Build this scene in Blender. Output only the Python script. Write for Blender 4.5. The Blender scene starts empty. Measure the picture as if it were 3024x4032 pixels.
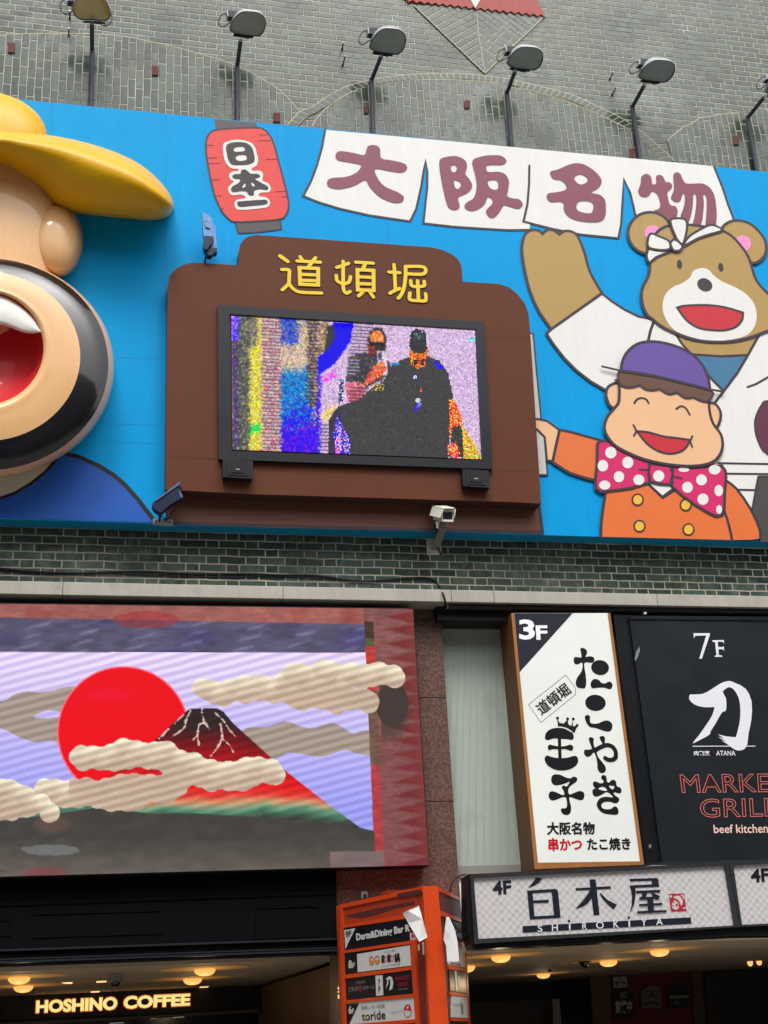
import bpy, bmesh, math, random
import numpy as np
from mathutils import Vector, Matrix
from mathutils.geometry import tessellate_polygon
random.seed(7); RNG = np.random.default_rng(7)
SC = bpy.context.scene
COL = SC.collection
rad = math.radians

# ------------------------------------------------------------------ camera
F = 5112.0                                   # focal length in photo pixels (3024 x 4032)
PITCH, ROLL, YAW = rad(22.2), rad(3.25), rad(-13.4)
CAM = np.array([0.0, -12.0, 2.3])
def _rot(p, r, y):
    cp, sp = math.cos(p), math.sin(p); cr, sr = math.cos(r), math.sin(r); cy, sy = math.cos(y), math.sin(y)
    Rz = np.array([[cy, -sy, 0], [sy, cy, 0], [0, 0, 1]]); Rx = np.array([[1, 0, 0], [0, cp, -sp], [0, sp, cp]])
    Ry = np.array([[cr, 0, sr], [0, 1, 0], [-sr, 0, cr]])
    return Rz @ Rx @ Ry                      # columns: right, forward, up
RM = _rot(PITCH, ROLL, YAW)
cd = bpy.data.cameras.new('camera'); cam = bpy.data.objects.new('camera', cd); COL.objects.link(cam)
cd.sensor_fit = 'VERTICAL'; cd.sensor_height = 36.0; cd.lens = 36.0 * F / 4032.0
cd.clip_start = 0.05; cd.clip_end = 500
r_, f_, u_ = RM[:, 0], RM[:, 1], RM[:, 2]
cam.matrix_world = Matrix(((r_[0], u_[0], -f_[0], CAM[0]), (r_[1], u_[1], -f_[1], CAM[1]), (r_[2], u_[2], -f_[2], CAM[2]), (0, 0, 0, 1)))
SC.camera = cam

# ------------------------------------------------------------------ sky, sun, exposure
EXPO = 0.62
EM = 2.0 ** -EXPO                            # so that a lamp of colour c shows as c
SUN_EL, SUN_AZ = rad(58), rad(-20)           # overcast: soft, high, from the street side
w = bpy.data.worlds.new('World'); SC.world = w; w.use_nodes = True
nt = w.node_tree; bg = nt.nodes['Background']
sky = nt.nodes.new('ShaderNodeTexSky'); sky.sky_type = 'NISHITA'; sky.sun_disc = False
sky.sun_elevation = SUN_EL; sky.sun_rotation = math.pi + SUN_AZ
sky.air_density = 1.0; sky.dust_density = 4.0; sky.ozone_density = 1.0
hs = nt.nodes.new('ShaderNodeHueSaturation'); hs.inputs['Saturation'].default_value = 0.22
nt.links.new(sky.outputs[0], hs.inputs['Color']); nt.links.new(hs.outputs[0], bg.inputs['Color'])
bg.inputs['Strength'].default_value = 0.15
sd = bpy.data.lights.new('sun', 'SUN'); sd.energy = 1.2; sd.angle = rad(18); sd.color = (1.0, 0.97, 0.93)
sun = bpy.data.objects.new('sun', sd); COL.objects.link(sun)
_sv = Vector((math.sin(SUN_AZ) * math.cos(SUN_EL), -math.cos(SUN_AZ) * math.cos(SUN_EL), math.sin(SUN_EL)))
sun.rotation_euler = _sv.to_track_quat('Z', 'Y').to_euler(); sun.location = (0, -10, 30)
vs = SC.view_settings
vs.view_transform = 'Standard'; vs.look = 'None'; vs.gamma = 1.0; vs.use_curve_mapping = False; vs.exposure = EXPO

# ------------------------------------------------------------------ pixels <-> planes
TILES = dict(A=(0,0,1.659), B=(1000,0,1.659), C=(2000,0,1.659), D=(0,1000,1.659), E=(1000,1000,1.659), F=(2000,1000,1.659),
  G=(0,2000,1.659), H=(1000,2000,1.659), I=(2000,2000,1.659), J=(0,3032,1.659), K=(1000,3032,1.659), L=(2000,3032,1.659),
  M=(1320,3460,3.0164), N=(2524,800,3.318), O=(2524,1750,3.318), Pc=(550,1850,6.636), Qc=(1640,1960,8.295), Rc=(760,800,7.9),
  S=(1300,80,5.184), T=(200,0,5.184), U=(2624,2400,2.2125), V=(2000,2400,2.765), W=(1850,3600,1.4131), X=(0,3700,1.2289),
  Y=(1080,970,2.592), Z=(780,460,4.1475), AA=(2050,2950,3.318), BB=(1840,3380,1.4012), CC=(1700,580,4.1475), DD=(2480,640,4.1475),
  EE=(1500,0,2.07375), FF=(2000,3440,2.37), GG=(2600,3500,11.85), HH=(880,1200,1.5952), II=(2550,200,3.5), Q0=(0,0,1.0))
def q(t, pts):
    ox, oy, s = TILES[t]
    return [(ox + p[0] / s, oy + p[1] / s) for p in pts]
def ray(px, py): return RM @ np.array([(px - 1512) / F, 1.0, -(py - 2016) / F])
class Plane:
    """vertical (or tilted) plane: o origin, ux to the right, uz up, n towards the viewer"""
    def __init__(s, o, ux=(1, 0, 0), uz=(0, 0, 1)):
        s.o = np.array(o, float); s.ux = np.array(ux, float); s.ux /= np.linalg.norm(s.ux)
        s.uz = np.array(uz, float); s.uz /= np.linalg.norm(s.uz); s.n = np.cross(s.ux, s.uz)
    def uv(s, pts, off=0.0):
        out = []
        for px, py in pts:
            d = ray(px, py); t = np.dot(s.o + s.n * off - CAM, s.n) / np.dot(d, s.n)
            p = CAM + d * t - s.o; out.append((float(np.dot(p, s.ux)), float(np.dot(p, s.uz))))
        return out
    def w(s, uv, off=0.0): return s.o + s.ux * uv[0] + s.uz * uv[1] + s.n * off
def PlY(Y): return Plane((0, Y, 0))
def PY(px, py, Y):
    d = ray(px, py); return CAM + d * (Y - CAM[1]) / d[1]
def PZ(px, py, Zv):
    d = ray(px, py); return CAM + d * (Zv - CAM[2]) / d[2]

def smooth(pts, n=5, closed=True):
    """Catmull-Rom through pts; a point given twice in a row is a corner"""
    if n <= 1: return list(pts)
    P = [np.array(p, float) for p in pts]; N = len(P); out = []
    rng = range(N) if closed else range(N - 1)
    for i in rng:
        p1, p2 = P[i], P[(i + 1) % N]
        if np.allclose(p1, p2): continue
        p0 = P[i - 1] if (closed or i > 0) else p1; p3 = P[(i + 2) % N] if (closed or i + 2 < N) else p2
        if np.allclose(p0, p1): p0 = p1
        for k in range(n):
            t = k / n
            v = 0.5 * (2 * p1 + (p2 - p0) * t + (2 * p0 - 5 * p1 + 4 * p2 - p3) * t * t + (3 * p1 - p0 - 3 * p2 + p3) * t ** 3)
            out.append((float(v[0]), float(v[1])))
    if not closed: out.append((float(P[-1][0]), float(P[-1][1])))
    return out
def ell(cx, cy, rx, ry, rot=0, n=28):
    c, s = math.cos(rad(rot)), math.sin(rad(rot)); o = []
    for i in range(n):
        a = 2 * math.pi * i / n; x, y = rx * math.cos(a), ry * math.sin(a)
        o.append((cx + x * c - y * s, cy + x * s + y * c))
    return o

class MB:
    """collects faces (world space, material slot) and links them as ONE mesh object"""
    def __init__(s): s.v = []; s.f = []; s.m = []; s.sm = []
    def add(s, verts, faces, mi=0, sm=False):
        b = len(s.v); s.v.extend([tuple(map(float, p)) for p in verts])
        for f in faces: s.f.append(tuple(b + i for i in f)); s.m.append(mi); s.sm.append(sm)
    def poly(s, pl, px, off=0.0, mi=0, thick=0.0, holes=(), sub=1, closed=True, isuv=False, side=None):
        px = smooth(px, sub); uv = px if isuv else pl.uv(px, off)
        hs_ = []
        for h in holes:
            h = smooth(h, sub); hs_.append(h if isuv else pl.uv(h, off))
        loops = [uv] + hs_
        tris = tessellate_polygon([[Vector((a, b, 0)) for a, b in l] for l in loops])
        flat = [p for l in loops for p in l]
        T = []
        for a, b, c in tris:
            A, B, C_ = flat[a], flat[b], flat[c]
            ar = (B[0]-A[0])*(C_[1]-A[1]) - (B[1]-A[1])*(C_[0]-A[0])
            T.append((a, b, c) if ar > 0 else (a, c, b))
        s.add([pl.w(p, off) for p in flat], T, mi)
        if thick:
            for li, l in enumerate(loops):
                area = sum(l[i][0]*l[(i+1) % len(l)][1] - l[(i+1) % len(l)][0]*l[i][1] for i in range(len(l)))
                if (area < 0) == (li == 0): l = l[::-1]
                n = len(l); vv = [pl.w(p, off) for p in l] + [pl.w(p, off - thick) for p in l]
                s.add(vv, [(i, i + n, (i + 1) % n + n, (i + 1) % n) for i in range(n)], mi if side is None else side)
            s.add([pl.w(p, off - thick) for p in flat], [(a, c, b) for a, b, c in T], mi if side is None else side)
    def stroke(s, pl, px, wpx, off=0.0, mi=0, closed=False, sub=1, thick=0.0, wm=None, caps=True, isuv=False):
        """ribbon of width wpx (photo pixels) or wm (metres)"""
        px = smooth(px, sub, closed); uv = [np.array(p) for p in (px if isuv else pl.uv(px, off))]
        if wm is None:
            a = np.array(pl.uv([px[0]], off)[0]); b = np.array(pl.uv([(px[0][0] + 10, px[0][1])], off)[0])
            c = np.array(pl.uv([(px[0][0], px[0][1] + 10)], off)[0])
            wm = wpx / 10 * 0.5 * (np.linalg.norm(b - a) + np.linalg.norm(c - a))
        h = wm / 2; n = len(uv); L = []; Rr = []
        for i in range(n):
            if closed: t0 = uv[i] - uv[i-1]; t1 = uv[(i+1) % n] - uv[i]
            else: t0 = uv[i] - uv[max(i-1, 0)]; t1 = uv[min(i+1, n-1)] - uv[i]
            if np.linalg.norm(t0) < 1e-9: t0 = t1
            if np.linalg.norm(t1) < 1e-9: t1 = t0
            t0 = t0 / (np.linalg.norm(t0) + 1e-12); t1 = t1 / (np.linalg.norm(t1) + 1e-12)
            n0 = np.array((-t0[1], t0[0])); n1 = np.array((-t1[1], t1[0])); m = n0 + n1
            if np.linalg.norm(m) < 1e-6: m = n0
            m = m / np.linalg.norm(m); k = 1 / max(0.5, float(np.dot(m, n1)))
            L.append(uv[i] + m * h * k); Rr.append(uv[i] - m * h * k)
        vv = [pl.w(p, off) for p in L] + [pl.w(p, off) for p in Rr]
        fs = [(i, i + n, (i + 1) % n + n, (i + 1) % n) for i in range(n if closed else n - 1)]
        s.add(vv, fs, mi)
        if caps and not closed:
            for e, o_ in ((0, uv[1]), (n - 1, uv[-2])):
                d = uv[e] - o_; a0 = math.atan2(d[1], d[0]); K = 6
                arc = [uv[e] + h * np.array((math.cos(a0 - math.pi/2 + math.pi*k/K), math.sin(a0 - math.pi/2 + math.pi*k/K))) for k in range(K + 1)]
                s.add([pl.w(p, off) for p in [uv[e]] + arc], [(0, k + 1, k + 2) for k in range(K)], mi)
        if thick:
            bp = [pl.w(p, off - thick) for p in L] + [pl.w(p, off - thick) for p in Rr]
            b = [i for i in range(n)]
            ss = []
            for i in range(n if closed else n - 1):
                j = (i + 1) % n; ss += [(i, j, j + 2*n, i + 2*n), (i + n, i + 3*n, j + 3*n, j + n)]
            s.add(vv + bp, ss, mi)
    def box(s, lo, hi, mi=0):
        x0, y0, z0 = lo; x1, y1, z1 = hi
        v = [(x0,y0,z0),(x1,y0,z0),(x1,y1,z0),(x0,y1,z0),(x0,y0,z1),(x1,y0,z1),(x1,y1,z1),(x0,y1,z1)]
        s.add(v, [(0,3,2,1),(4,5,6,7),(0,1,5,4),(1,2,6,5),(2,3,7,6),(3,0,4,7)], mi)
    def hexa(s, front, back, mi=0):
        """front / back: 4 points TL TR BR BL"""
        v = list(front) + list(back)
        s.add(v, [(0,3,2,1),(4,5,6,7),(0,1,5,4),(1,2,6,5),(2,3,7,6),(3,0,4,7)], mi)
    def tube(s, pts, r, mi=0, seg=8, sub=1):
        P = [np.array(p, float) for p in pts]
        if sub > 1:
            Q = []
            for i in range(len(P) - 1):
                p0 = P[max(i-1, 0)]; p1 = P[i]; p2 = P[i+1]; p3 = P[min(i+2, len(P)-1)]
                for k in range(sub):
                    t = k / sub; Q.append(0.5*(2*p1 + (p2-p0)*t + (2*p0-5*p1+4*p2-p3)*t*t + (3*p1-p0-3*p2+p3)*t**3))
            P = Q + [P[-1]]
        ring = []; up = None
        for i, p in enumerate(P):
            t = P[min(i+1, len(P)-1)] - P[max(i-1, 0)]; t = t / (np.linalg.norm(t) + 1e-12)
            if up is None: up = np.array((0, 0, 1.0)) if abs(t[2]) < .9 else np.array((1.0, 0, 0))
            a = np.cross(t, up); a /= np.linalg.norm(a); b = np.cross(a, t); up = b
            ring.append([p + r * (a * math.cos(2*math.pi*k/seg) + b * math.sin(2*math.pi*k/seg)) for k in range(seg)])
        v = [x for rg in ring for x in rg]; fs = []
        for i in range(len(P) - 1):
            for k in range(seg):
                k2 = (k + 1) % seg; fs.append((i*seg + k, i*seg + k2, (i+1)*seg + k2, (i+1)*seg + k))
        s.add(v, fs, mi, True)
        s.add(ring[0], [tuple(range(seg))], mi); s.add(ring[-1], [tuple(range(seg))[::-1]], mi)
    def loft(s, rings, mi=0, closed=True, cap=True, mis=None):
        n = len(rings[0]); v = [p for rg in rings for p in rg]; b = len(s.v)
        for i in range(len(rings) - 1):
            fs = []
            for k in range(n if closed else n - 1):
                k2 = (k + 1) % n; fs.append((i*n + k, (i)*n + k2, (i+1)*n + k2, (i+1)*n + k))
            if i == 0: s.add(v, fs, mis[i] if mis else mi, True)
            else:
                for f in fs: s.f.append(tuple(b + x for x in f)); s.m.append(mis[i] if mis else mi); s.sm.append(True)
        if cap:
            s.f.append(tuple(b + (len(rings)-1)*n + k for k in range(n))); s.m.append(mis[-1] if mis else mi); s.sm.append(True)
    def build(s, name, mats, parent=None, bevel=0.0, recalc=False, weld=False):
        off = np.array(WL.get(parent.name, (0, 0, 0))) if parent else np.zeros(3)
        me = bpy.data.meshes.new(name)
        if s.v: vv = (np.array(s.v) - off).tolist()
        else: vv = []
        me.from_pydata(vv, [], s.f)
        me.polygons.foreach_set('material_index', s.m); me.polygons.foreach_set('use_smooth', s.sm)
        for m in (mats if isinstance(mats, (list, tuple)) else [mats]): me.materials.append(m)
        if recalc or weld:
            bm = bmesh.new(); bm.from_mesh(me)
            if weld: bmesh.ops.remove_doubles(bm, verts=bm.verts, dist=1e-5)
            if recalc: bmesh.ops.recalc_face_normals(bm, faces=bm.faces)
            bm.to_mesh(me); bm.free()
        me.update(); o = bpy.data.objects.new(name, me); COL.objects.link(o)
        if parent: o.parent = parent; WL[o.name] = tuple(off)
        else: WL[o.name] = (0, 0, 0)
        if bevel:
            md = o.modifiers.new('bevel', 'BEVEL'); md.width = bevel; md.segments = 2; md.limit_method = 'ANGLE'; md.angle_limit = rad(40)
        return o
WL = {}
def thing(name, label, cat, loc, group=None):
    o = bpy.data.objects.new(name, None); COL.objects.link(o); o.location = tuple(map(float, loc)); o.empty_display_size = .1
    WL[o.name] = tuple(map(float, loc)); o['label'] = label; o['category'] = cat
    if group: o['group'] = group
    return o
def tag(o, label=None, cat=None, group=None, kind=None):
    for k, v in (('label', label), ('category', cat), ('group', group), ('kind', kind)):
        if v: o[k] = v
    return o

_TXT = {}
def text_mesh(body, bold):
    key = (body, bold)
    if key not in _TXT:
        c = bpy.data.curves.new('lettering', 'FONT'); c.body = body; c.offset = bold; c.resolution_u = 3
        o = bpy.data.objects.new('lettering', c); COL.objects.link(o)
        dg = bpy.context.evaluated_depsgraph_get(); m = bpy.data.meshes.new_from_object(o.evaluated_get(dg))
        V_ = np.array([v.co[:2] for v in m.vertices]); Fc = [tuple(p.vertices) for p in m.polygons]
        bpy.data.objects.remove(o); bpy.data.curves.remove(c); bpy.data.meshes.remove(m)
        lo, hi = V_.min(0), V_.max(0); _TXT[key] = ((V_ - lo) / np.maximum(hi - lo, 1e-6), Fc)
    return _TXT[key]
def text(mb, pl, body, quad, off, mi=0, bold=0.0):
    """lettering fitted to the photo quad TL TR BR BL"""
    V_, Fc = text_mesh(body, bold); TL, TR, BR, BL = [np.array(p) for p in pl.uv(quad, off)]
    P = []
    for u, v in V_:
        top = TL + (TR - TL) * u; bot = BL + (BR - BL) * u; p = bot + (top - bot) * v; P.append(pl.w(p, off))
    fs = []
    for f in Fc:
        a, b, c = (np.array(V_[i]) for i in f[:3]); fs.append(f)
    # orient towards the viewer
    ar = 0
    for f in Fc:
        for i in range(1, len(f) - 1):
            a, b, c = V_[f[0]], V_[f[i]], V_[f[i+1]]; ar += (b[0]-a[0])*(c[1]-a[1]) - (b[1]-a[1])*(c[0]-a[0])
    if ar < 0: fs = [f[::-1] for f in fs]
    mb.add(P, fs, mi)
def fat_text(mb, pl, body, quad, off, mi=0, d=1.0, bold=0.0):
    """heavy lettering: the same glyphs laid a hair apart, so small counters stay open"""
    for k, (dx, dy) in enumerate(((0, 0), (d, 0), (-d, 0), (0, d), (0, -d))):
        text(mb, pl, body, [(x + dx, y + dy) for x, y in quad], off + k * .0004, mi, bold)
def outline_text(mb, pl, body, quad, off, wpx, mi=0):
    """only the contour lines of the letters"""
    V_, Fc = text_mesh(body, 0.0); cnt = {}
    for f in Fc:
        for a, b in zip(f, f[1:] + f[:1]): k = (min(a, b), max(a, b)); cnt[k] = cnt.get(k, 0) + 1
    nb = {}
    for (a, b), c in cnt.items():
        if c == 1: nb.setdefault(a, []).append(b); nb.setdefault(b, []).append(a)
    TL, TR, BR, BL = [np.array(p) for p in pl.uv(quad, off)]; seen = set()
    for s0 in list(nb):
        if s0 in seen: continue
        loop = [s0]; seen.add(s0)
        while True:
            nx = [x for x in nb[loop[-1]] if x not in seen]
            if not nx: break
            loop.append(nx[0]); seen.add(nx[0])
        P = []
        for i in loop:
            u, v = V_[i]; top = TL + (TR - TL) * u; bot = BL + (BR - BL) * u; P.append(bot + (top - bot) * v)
        if len(P) > 3: mb.stroke(pl, [tuple(x) for x in P], 0, off, mi, closed=True, wm=wpx, isuv=True)
def rq(t, x0, y0, x1, y1, sl=0.0):
    """upright box as a quad, sl = rise of the right end"""
    return q(t, [(x0, y0), (x1, y0 + sl), (x1, y1 + sl), (x0, y1)])

# ------------------------------------------------------------------ materials
def lin(c):
    if isinstance(c, str): c = tuple(int(c[i:i+2], 16) for i in (1, 3, 5))
    return tuple(((x/255)/12.92 if x/255 <= .04045 else ((x/255 + .055)/1.055) ** 2.4) for x in c)
MATS = {}
class NV:
    """tiny expression helper over Math nodes"""
    def __init__(s, nt, sock): s.nt = nt; s.s = sock
    def _op(s, op, b=None, c=None):
        n = s.nt.nodes.new('ShaderNodeMath'); n.operation = op
        s.nt.links.new(s.s, n.inputs[0])
        for i, x in ((1, b), (2, c)):
            if x is None: continue
            if isinstance(x, NV): s.nt.links.new(x.s, n.inputs[i])
            else: n.inputs[i].default_value = x
        return NV(s.nt, n.outputs[0])
    def __add__(s, b): return s._op('ADD', b)
    def __sub__(s, b): return s._op('SUBTRACT', b)
    def __mul__(s, b): return s._op('MULTIPLY', b)
    def __truediv__(s, b): return s._op('DIVIDE', b)
    def floor(s): return s._op('FLOOR')
    def fract(s): return s._op('FRACT')
    def mod(s, b): return s._op('FLOORED_MODULO', b)
    def min(s, b): return s._op('MINIMUM', b)
    def max(s, b): return s._op('MAXIMUM', b)
    def abs(s): return s._op('ABSOLUTE')
    def gt(s, b): return s._op('GREATER_THAN', b)
    def lt(s, b): return s._op('LESS_THAN', b)
def noise(nt, scale, detail=3, vec=None, rough=.5):
    n = nt.nodes.new('ShaderNodeTexNoise'); n.inputs['Scale'].default_value = scale; n.inputs['Detail'].default_value = detail
    n.inputs['Roughness'].default_value = rough
    if vec is not None: nt.links.new(vec, n.inputs['Vector'])
    return NV(nt, n.outputs['Fac'])
def mixc(nt, fac, a, b, mode='MIX'):
    n = nt.nodes.new('ShaderNodeMix'); n.data_type = 'RGBA'; n.blend_type = mode
    if isinstance(fac, NV): nt.links.new(fac.s, n.inputs[0])
    else: n.inputs[0].default_value = fac
    for i, x in ((6, a), (7, b)):
        if isinstance(x, (tuple, list)): n.inputs[i].default_value = (*x[:3], 1)
        else: nt.links.new(x, n.inputs[i])
    return n.outputs[2]
def smoothstep(nt, v, a, b, lo=0.0, hi=1.0):
    n = nt.nodes.new('ShaderNodeMapRange'); n.interpolation_type = 'SMOOTHSTEP'
    nt.links.new(v.s, n.inputs[0]); n.inputs[1].default_value = a; n.inputs[2].default_value = b
    n.inputs[3].default_value = lo; n.inputs[4].default_value = hi
    return NV(nt, n.outputs[0])
def base_mat(name):
    m = bpy.data.materials.new(name); m.use_nodes = True; nt = m.node_tree
    return m, nt, nt.nodes['Principled BSDF']
def paint(name, col, rough=.45, var=.06, streak=.05, bump=.0, coat=0.0, metal=0.0, spec=.28, scale=3.0, dirt=None):
    """painted / plastic / metal surface: slight large-scale tone drift, vertical weather streaks, fine grain"""
    if name in MATS: return MATS[name]
    m, nt, b = base_mat(name); c = lin(col)
    geo = nt.nodes.new('ShaderNodeNewGeometry').outputs['Position']
    n1 = noise(nt, scale, 4, geo)
    mp = nt.nodes.new('ShaderNodeMapping'); mp.inputs['Scale'].default_value = (14, 14, .7); nt.links.new(geo, mp.inputs[0])
    n2 = noise(nt, 1.0, 4, mp.outputs[0], .6)
    v = (n1 - .5) * (2 * var) + (n2 - .5) * (2 * streak) + 1.0
    cmb = nt.nodes.new('ShaderNodeVectorMath'); cmb.operation = 'SCALE'; cmb.inputs[0].default_value = c; nt.links.new(v.s, cmb.inputs['Scale'])
    out = cmb.outputs[0]
    if dirt:
        d = smoothstep(nt, noise(nt, dirt[2], 6, geo, .65), .52, .75, 0, dirt[1]); out = mixc(nt, d, out, lin(dirt[0]))
    nt.links.new(out, b.inputs['Base Color'])
    rr = (n1 - .5) * .16 + rough; nt.links.new(rr.s, b.inputs['Roughness'])
    b.inputs['Metallic'].default_value = metal; b.inputs['Specular IOR Level'].default_value = spec
    b.inputs['Coat Weight'].default_value = coat; b.inputs['Coat Roughness'].default_value = .06
    if bump:
        bp = nt.nodes.new('ShaderNodeBump'); bp.inputs['Strength'].default_value = bump; bp.inputs['Distance'].default_value = .01
        nt.links.new(noise(nt, 2.2, 2, geo).s, bp.inputs['Height']); nt.links.new(bp.outputs[0], b.inputs['Normal'])
        nt.links.new(bp.outputs[0], b.inputs['Coat Normal'])
    MATS[name] = m; return m
def glow(name, col, strength=1.0, base=None):
    if name in MATS: return MATS[name]
    m, nt, b = base_mat(name); c = lin(col); b.inputs['Base Color'].default_value = (*[x * .5 for x in c], 1) if base is None else (*lin(base), 1)
    b.inputs['Emission Color'].default_value = (*c, 1); b.inputs['Emission Strength'].default_value = strength * EM
    b.inputs['Roughness'].default_value = .4
    MATS[name] = m; return m
def brick(name, rot=0.0, vertical=False, course=.082, stretch=.262, head=.128, tone=(.050, .077, .060), soot=0.0):
    """glazed green brick, stretchers and headers alternating, pale mortar"""
    if name in MATS: return MATS[name]
    m, nt, b = base_mat(name)
    geo = nt.nodes.new('ShaderNodeNewGeometry').outputs['Position']
    mp = nt.nodes.new('ShaderNodeMapping'); mp.inputs['Rotation'].default_value = (0, rot, 0); nt.links.new(geo, mp.inputs[0])
    wob = nt.nodes.new('ShaderNodeTexNoise'); wob.inputs['Scale'].default_value = 5.0; nt.links.new(geo, wob.inputs['Vector'])
    sub = nt.nodes.new('ShaderNodeVectorMath'); sub.operation = 'SUBTRACT'; sub.inputs[1].default_value = (.5, .5, .5); nt.links.new(wob.outputs['Color'], sub.inputs[0])
    sca = nt.nodes.new('ShaderNodeVectorMath'); sca.operation = 'SCALE'; sca.inputs['Scale'].default_value = .018; nt.links.new(sub.outputs[0], sca.inputs[0])
    ad = nt.nodes.new('ShaderNodeVectorMath'); nt.links.new(mp.outputs[0], ad.inputs[0]); nt.links.new(sca.outputs[0], ad.inputs[1])
    sx = nt.nodes.new('ShaderNodeSeparateXYZ'); nt.links.new(ad.outputs[0], sx.inputs[0])
    X, Zc = NV(nt, sx.outputs[0]), NV(nt, sx.outputs[2])
    if vertical: X, Zc = Zc, X
    per = stretch + head; sp = stretch / per
    if vertical: per = stretch; sp = 1.0
    zr = Zc / course; row = zr.floor(); fz = zr.fract()
    if vertical:
        wn0 = nt.nodes.new('ShaderNodeTexWhiteNoise'); wn0.noise_dimensions = '1D'; nt.links.new(row.s, wn0.inputs['W'])
        u = X / per + row.mod(2.0) * .5 + NV(nt, wn0.outputs['Value']) * .12
    else: u = X / per + row.mod(2.0) * .5
    cell = u.floor(); fu = u.fract()
    dx = fu.min((fu * -1.0) + 1.0)
    if not vertical: dx = dx.min((fu - sp).abs())
    d = (dx * per).min(fz.min((fz * -1.0) + 1.0) * course)
    half = fu.gt(sp - 1e-4)
    cm = nt.nodes.new('ShaderNodeCombineXYZ'); nt.links.new(cell.s, cm.inputs[0]); nt.links.new(row.s, cm.inputs[1]); nt.links.new(half.s, cm.inputs[2])
    wn = nt.nodes.new('ShaderNodeTexWhiteNoise'); nt.links.new(cm.outputs[0], wn.inputs['Vector'])
    rnd = NV(nt, wn.outputs['Value'])
    grain = noise(nt, 38, 4, geo, .65); big = noise(nt, .9, 4, geo)
    d2 = d + (grain - .5) * .003
    mort = smoothstep(nt, d2, .0040, .0076, 1, 0)
    t = lin((0, 0, 0)); k = (rnd - .5) * .8 + (grain - .5) * .3 + (big - .5) * .5 + 1.0
    sc_ = nt.nodes.new('ShaderNodeVectorMath'); sc_.operation = 'SCALE'; sc_.inputs[0].default_value = tone; nt.links.new(k.s, sc_.inputs['Scale'])
    col = mixc(nt, rnd.gt(.82) * .35, sc_.outputs[0], (tone[0] * 1.15, tone[1] * .95, tone[2] * .95))
    chalk = smoothstep(nt, noise(nt, 7, 7, geo, .72) * .6 + noise(nt, .55, 2, geo) * .4, .46, .70, 0, .42)
    col = mixc(nt, chalk, col, (.36, .40, .37))
    mcol = mixc(nt, smoothstep(nt, noise(nt, 1.3, 5, geo, .6), .46, .70), (.46, .42, .32), (.20, .18, .145))
    mcol = mixc(nt, smoothstep(nt, noise(nt, .8, 4, geo, .6), .56, .70, 0, .8), mcol, (.80, .80, .73))
    col = mixc(nt, mort, col, mcol)
    nt.links.new(col, b.inputs['Base Color'])
    ro = (mort * .55) + (grain * .08) + (rnd * .08) + .10; nt.links.new(ro.s, b.inputs['Roughness'])
    b.inputs['Specular IOR Level'].default_value = .58
    hgt = smoothstep(nt, d2, .003, .012) + (noise(nt, 9, 2, geo) * .12) + (rnd * .10)
    bp = nt.nodes.new('ShaderNodeBump'); bp.inputs['Strength'].default_value = .5; bp.inputs['Distance'].default_value = .012
    nt.links.new(hgt.s, bp.inputs['Height']); nt.links.new(bp.outputs[0], b.inputs['Normal'])
    MATS[name] = m; return m
def granite(name, a=(.205, .105, .078), c=(.085, .052, .043)):
    if name in MATS: return MATS[name]
    m, nt, b = base_mat(name); geo = nt.nodes.new('ShaderNodeNewGeometry').outputs['Position']
    n = smoothstep(nt, noise(nt, 46, 5, geo, .7), .42, .6); col = mixc(nt, n, c, a)
    n2 = smoothstep(nt, noise(nt, 120, 2, geo), .6, .7); col = mixc(nt, n2, col, (.24, .17, .14))
    nt.links.new(col, b.inputs['Base Color']); b.inputs['Roughness'].default_value = .42; b.inputs['Specular IOR Level'].default_value = .3
    MATS[name] = m; return m
def checker(name, c1, c2, size, ux):
    if name in MATS: return MATS[name]
    m, nt, b = base_mat(name); geo = nt.nodes.new('ShaderNodeNewGeometry').outputs['Position']
    sx = nt.nodes.new('ShaderNodeSeparateXYZ'); nt.links.new(geo, sx.inputs[0])
    X = NV(nt, sx.outputs[0]) * (1 / ux); Zc = NV(nt, sx.outputs[2])
    k = ((X / size).floor() + (Zc / size).floor()).mod(2.0)
    gx = (X / size).floor(); gz = (Zc / size).floor(); cm = nt.nodes.new('ShaderNodeCombineXYZ'); nt.links.new(gx.s, cm.inputs[0]); nt.links.new(gz.s, cm.inputs[1])
    wn = nt.nodes.new('ShaderNodeTexWhiteNoise'); nt.links.new(cm.outputs[0], wn.inputs['Vector'])
    f = k * ((NV(nt, wn.outputs['Value']) * .6) + .4)
    col = mixc(nt, f, lin(c1), lin(c2)); nt.links.new(col, b.inputs['Base Color']); nt.links.new(col, b.inputs['Emission Color'])
    b.inputs['Emission Strength'].default_value = .04 * EM; b.inputs['Roughness'].default_value = .35
    MATS[name] = m; return m

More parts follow.
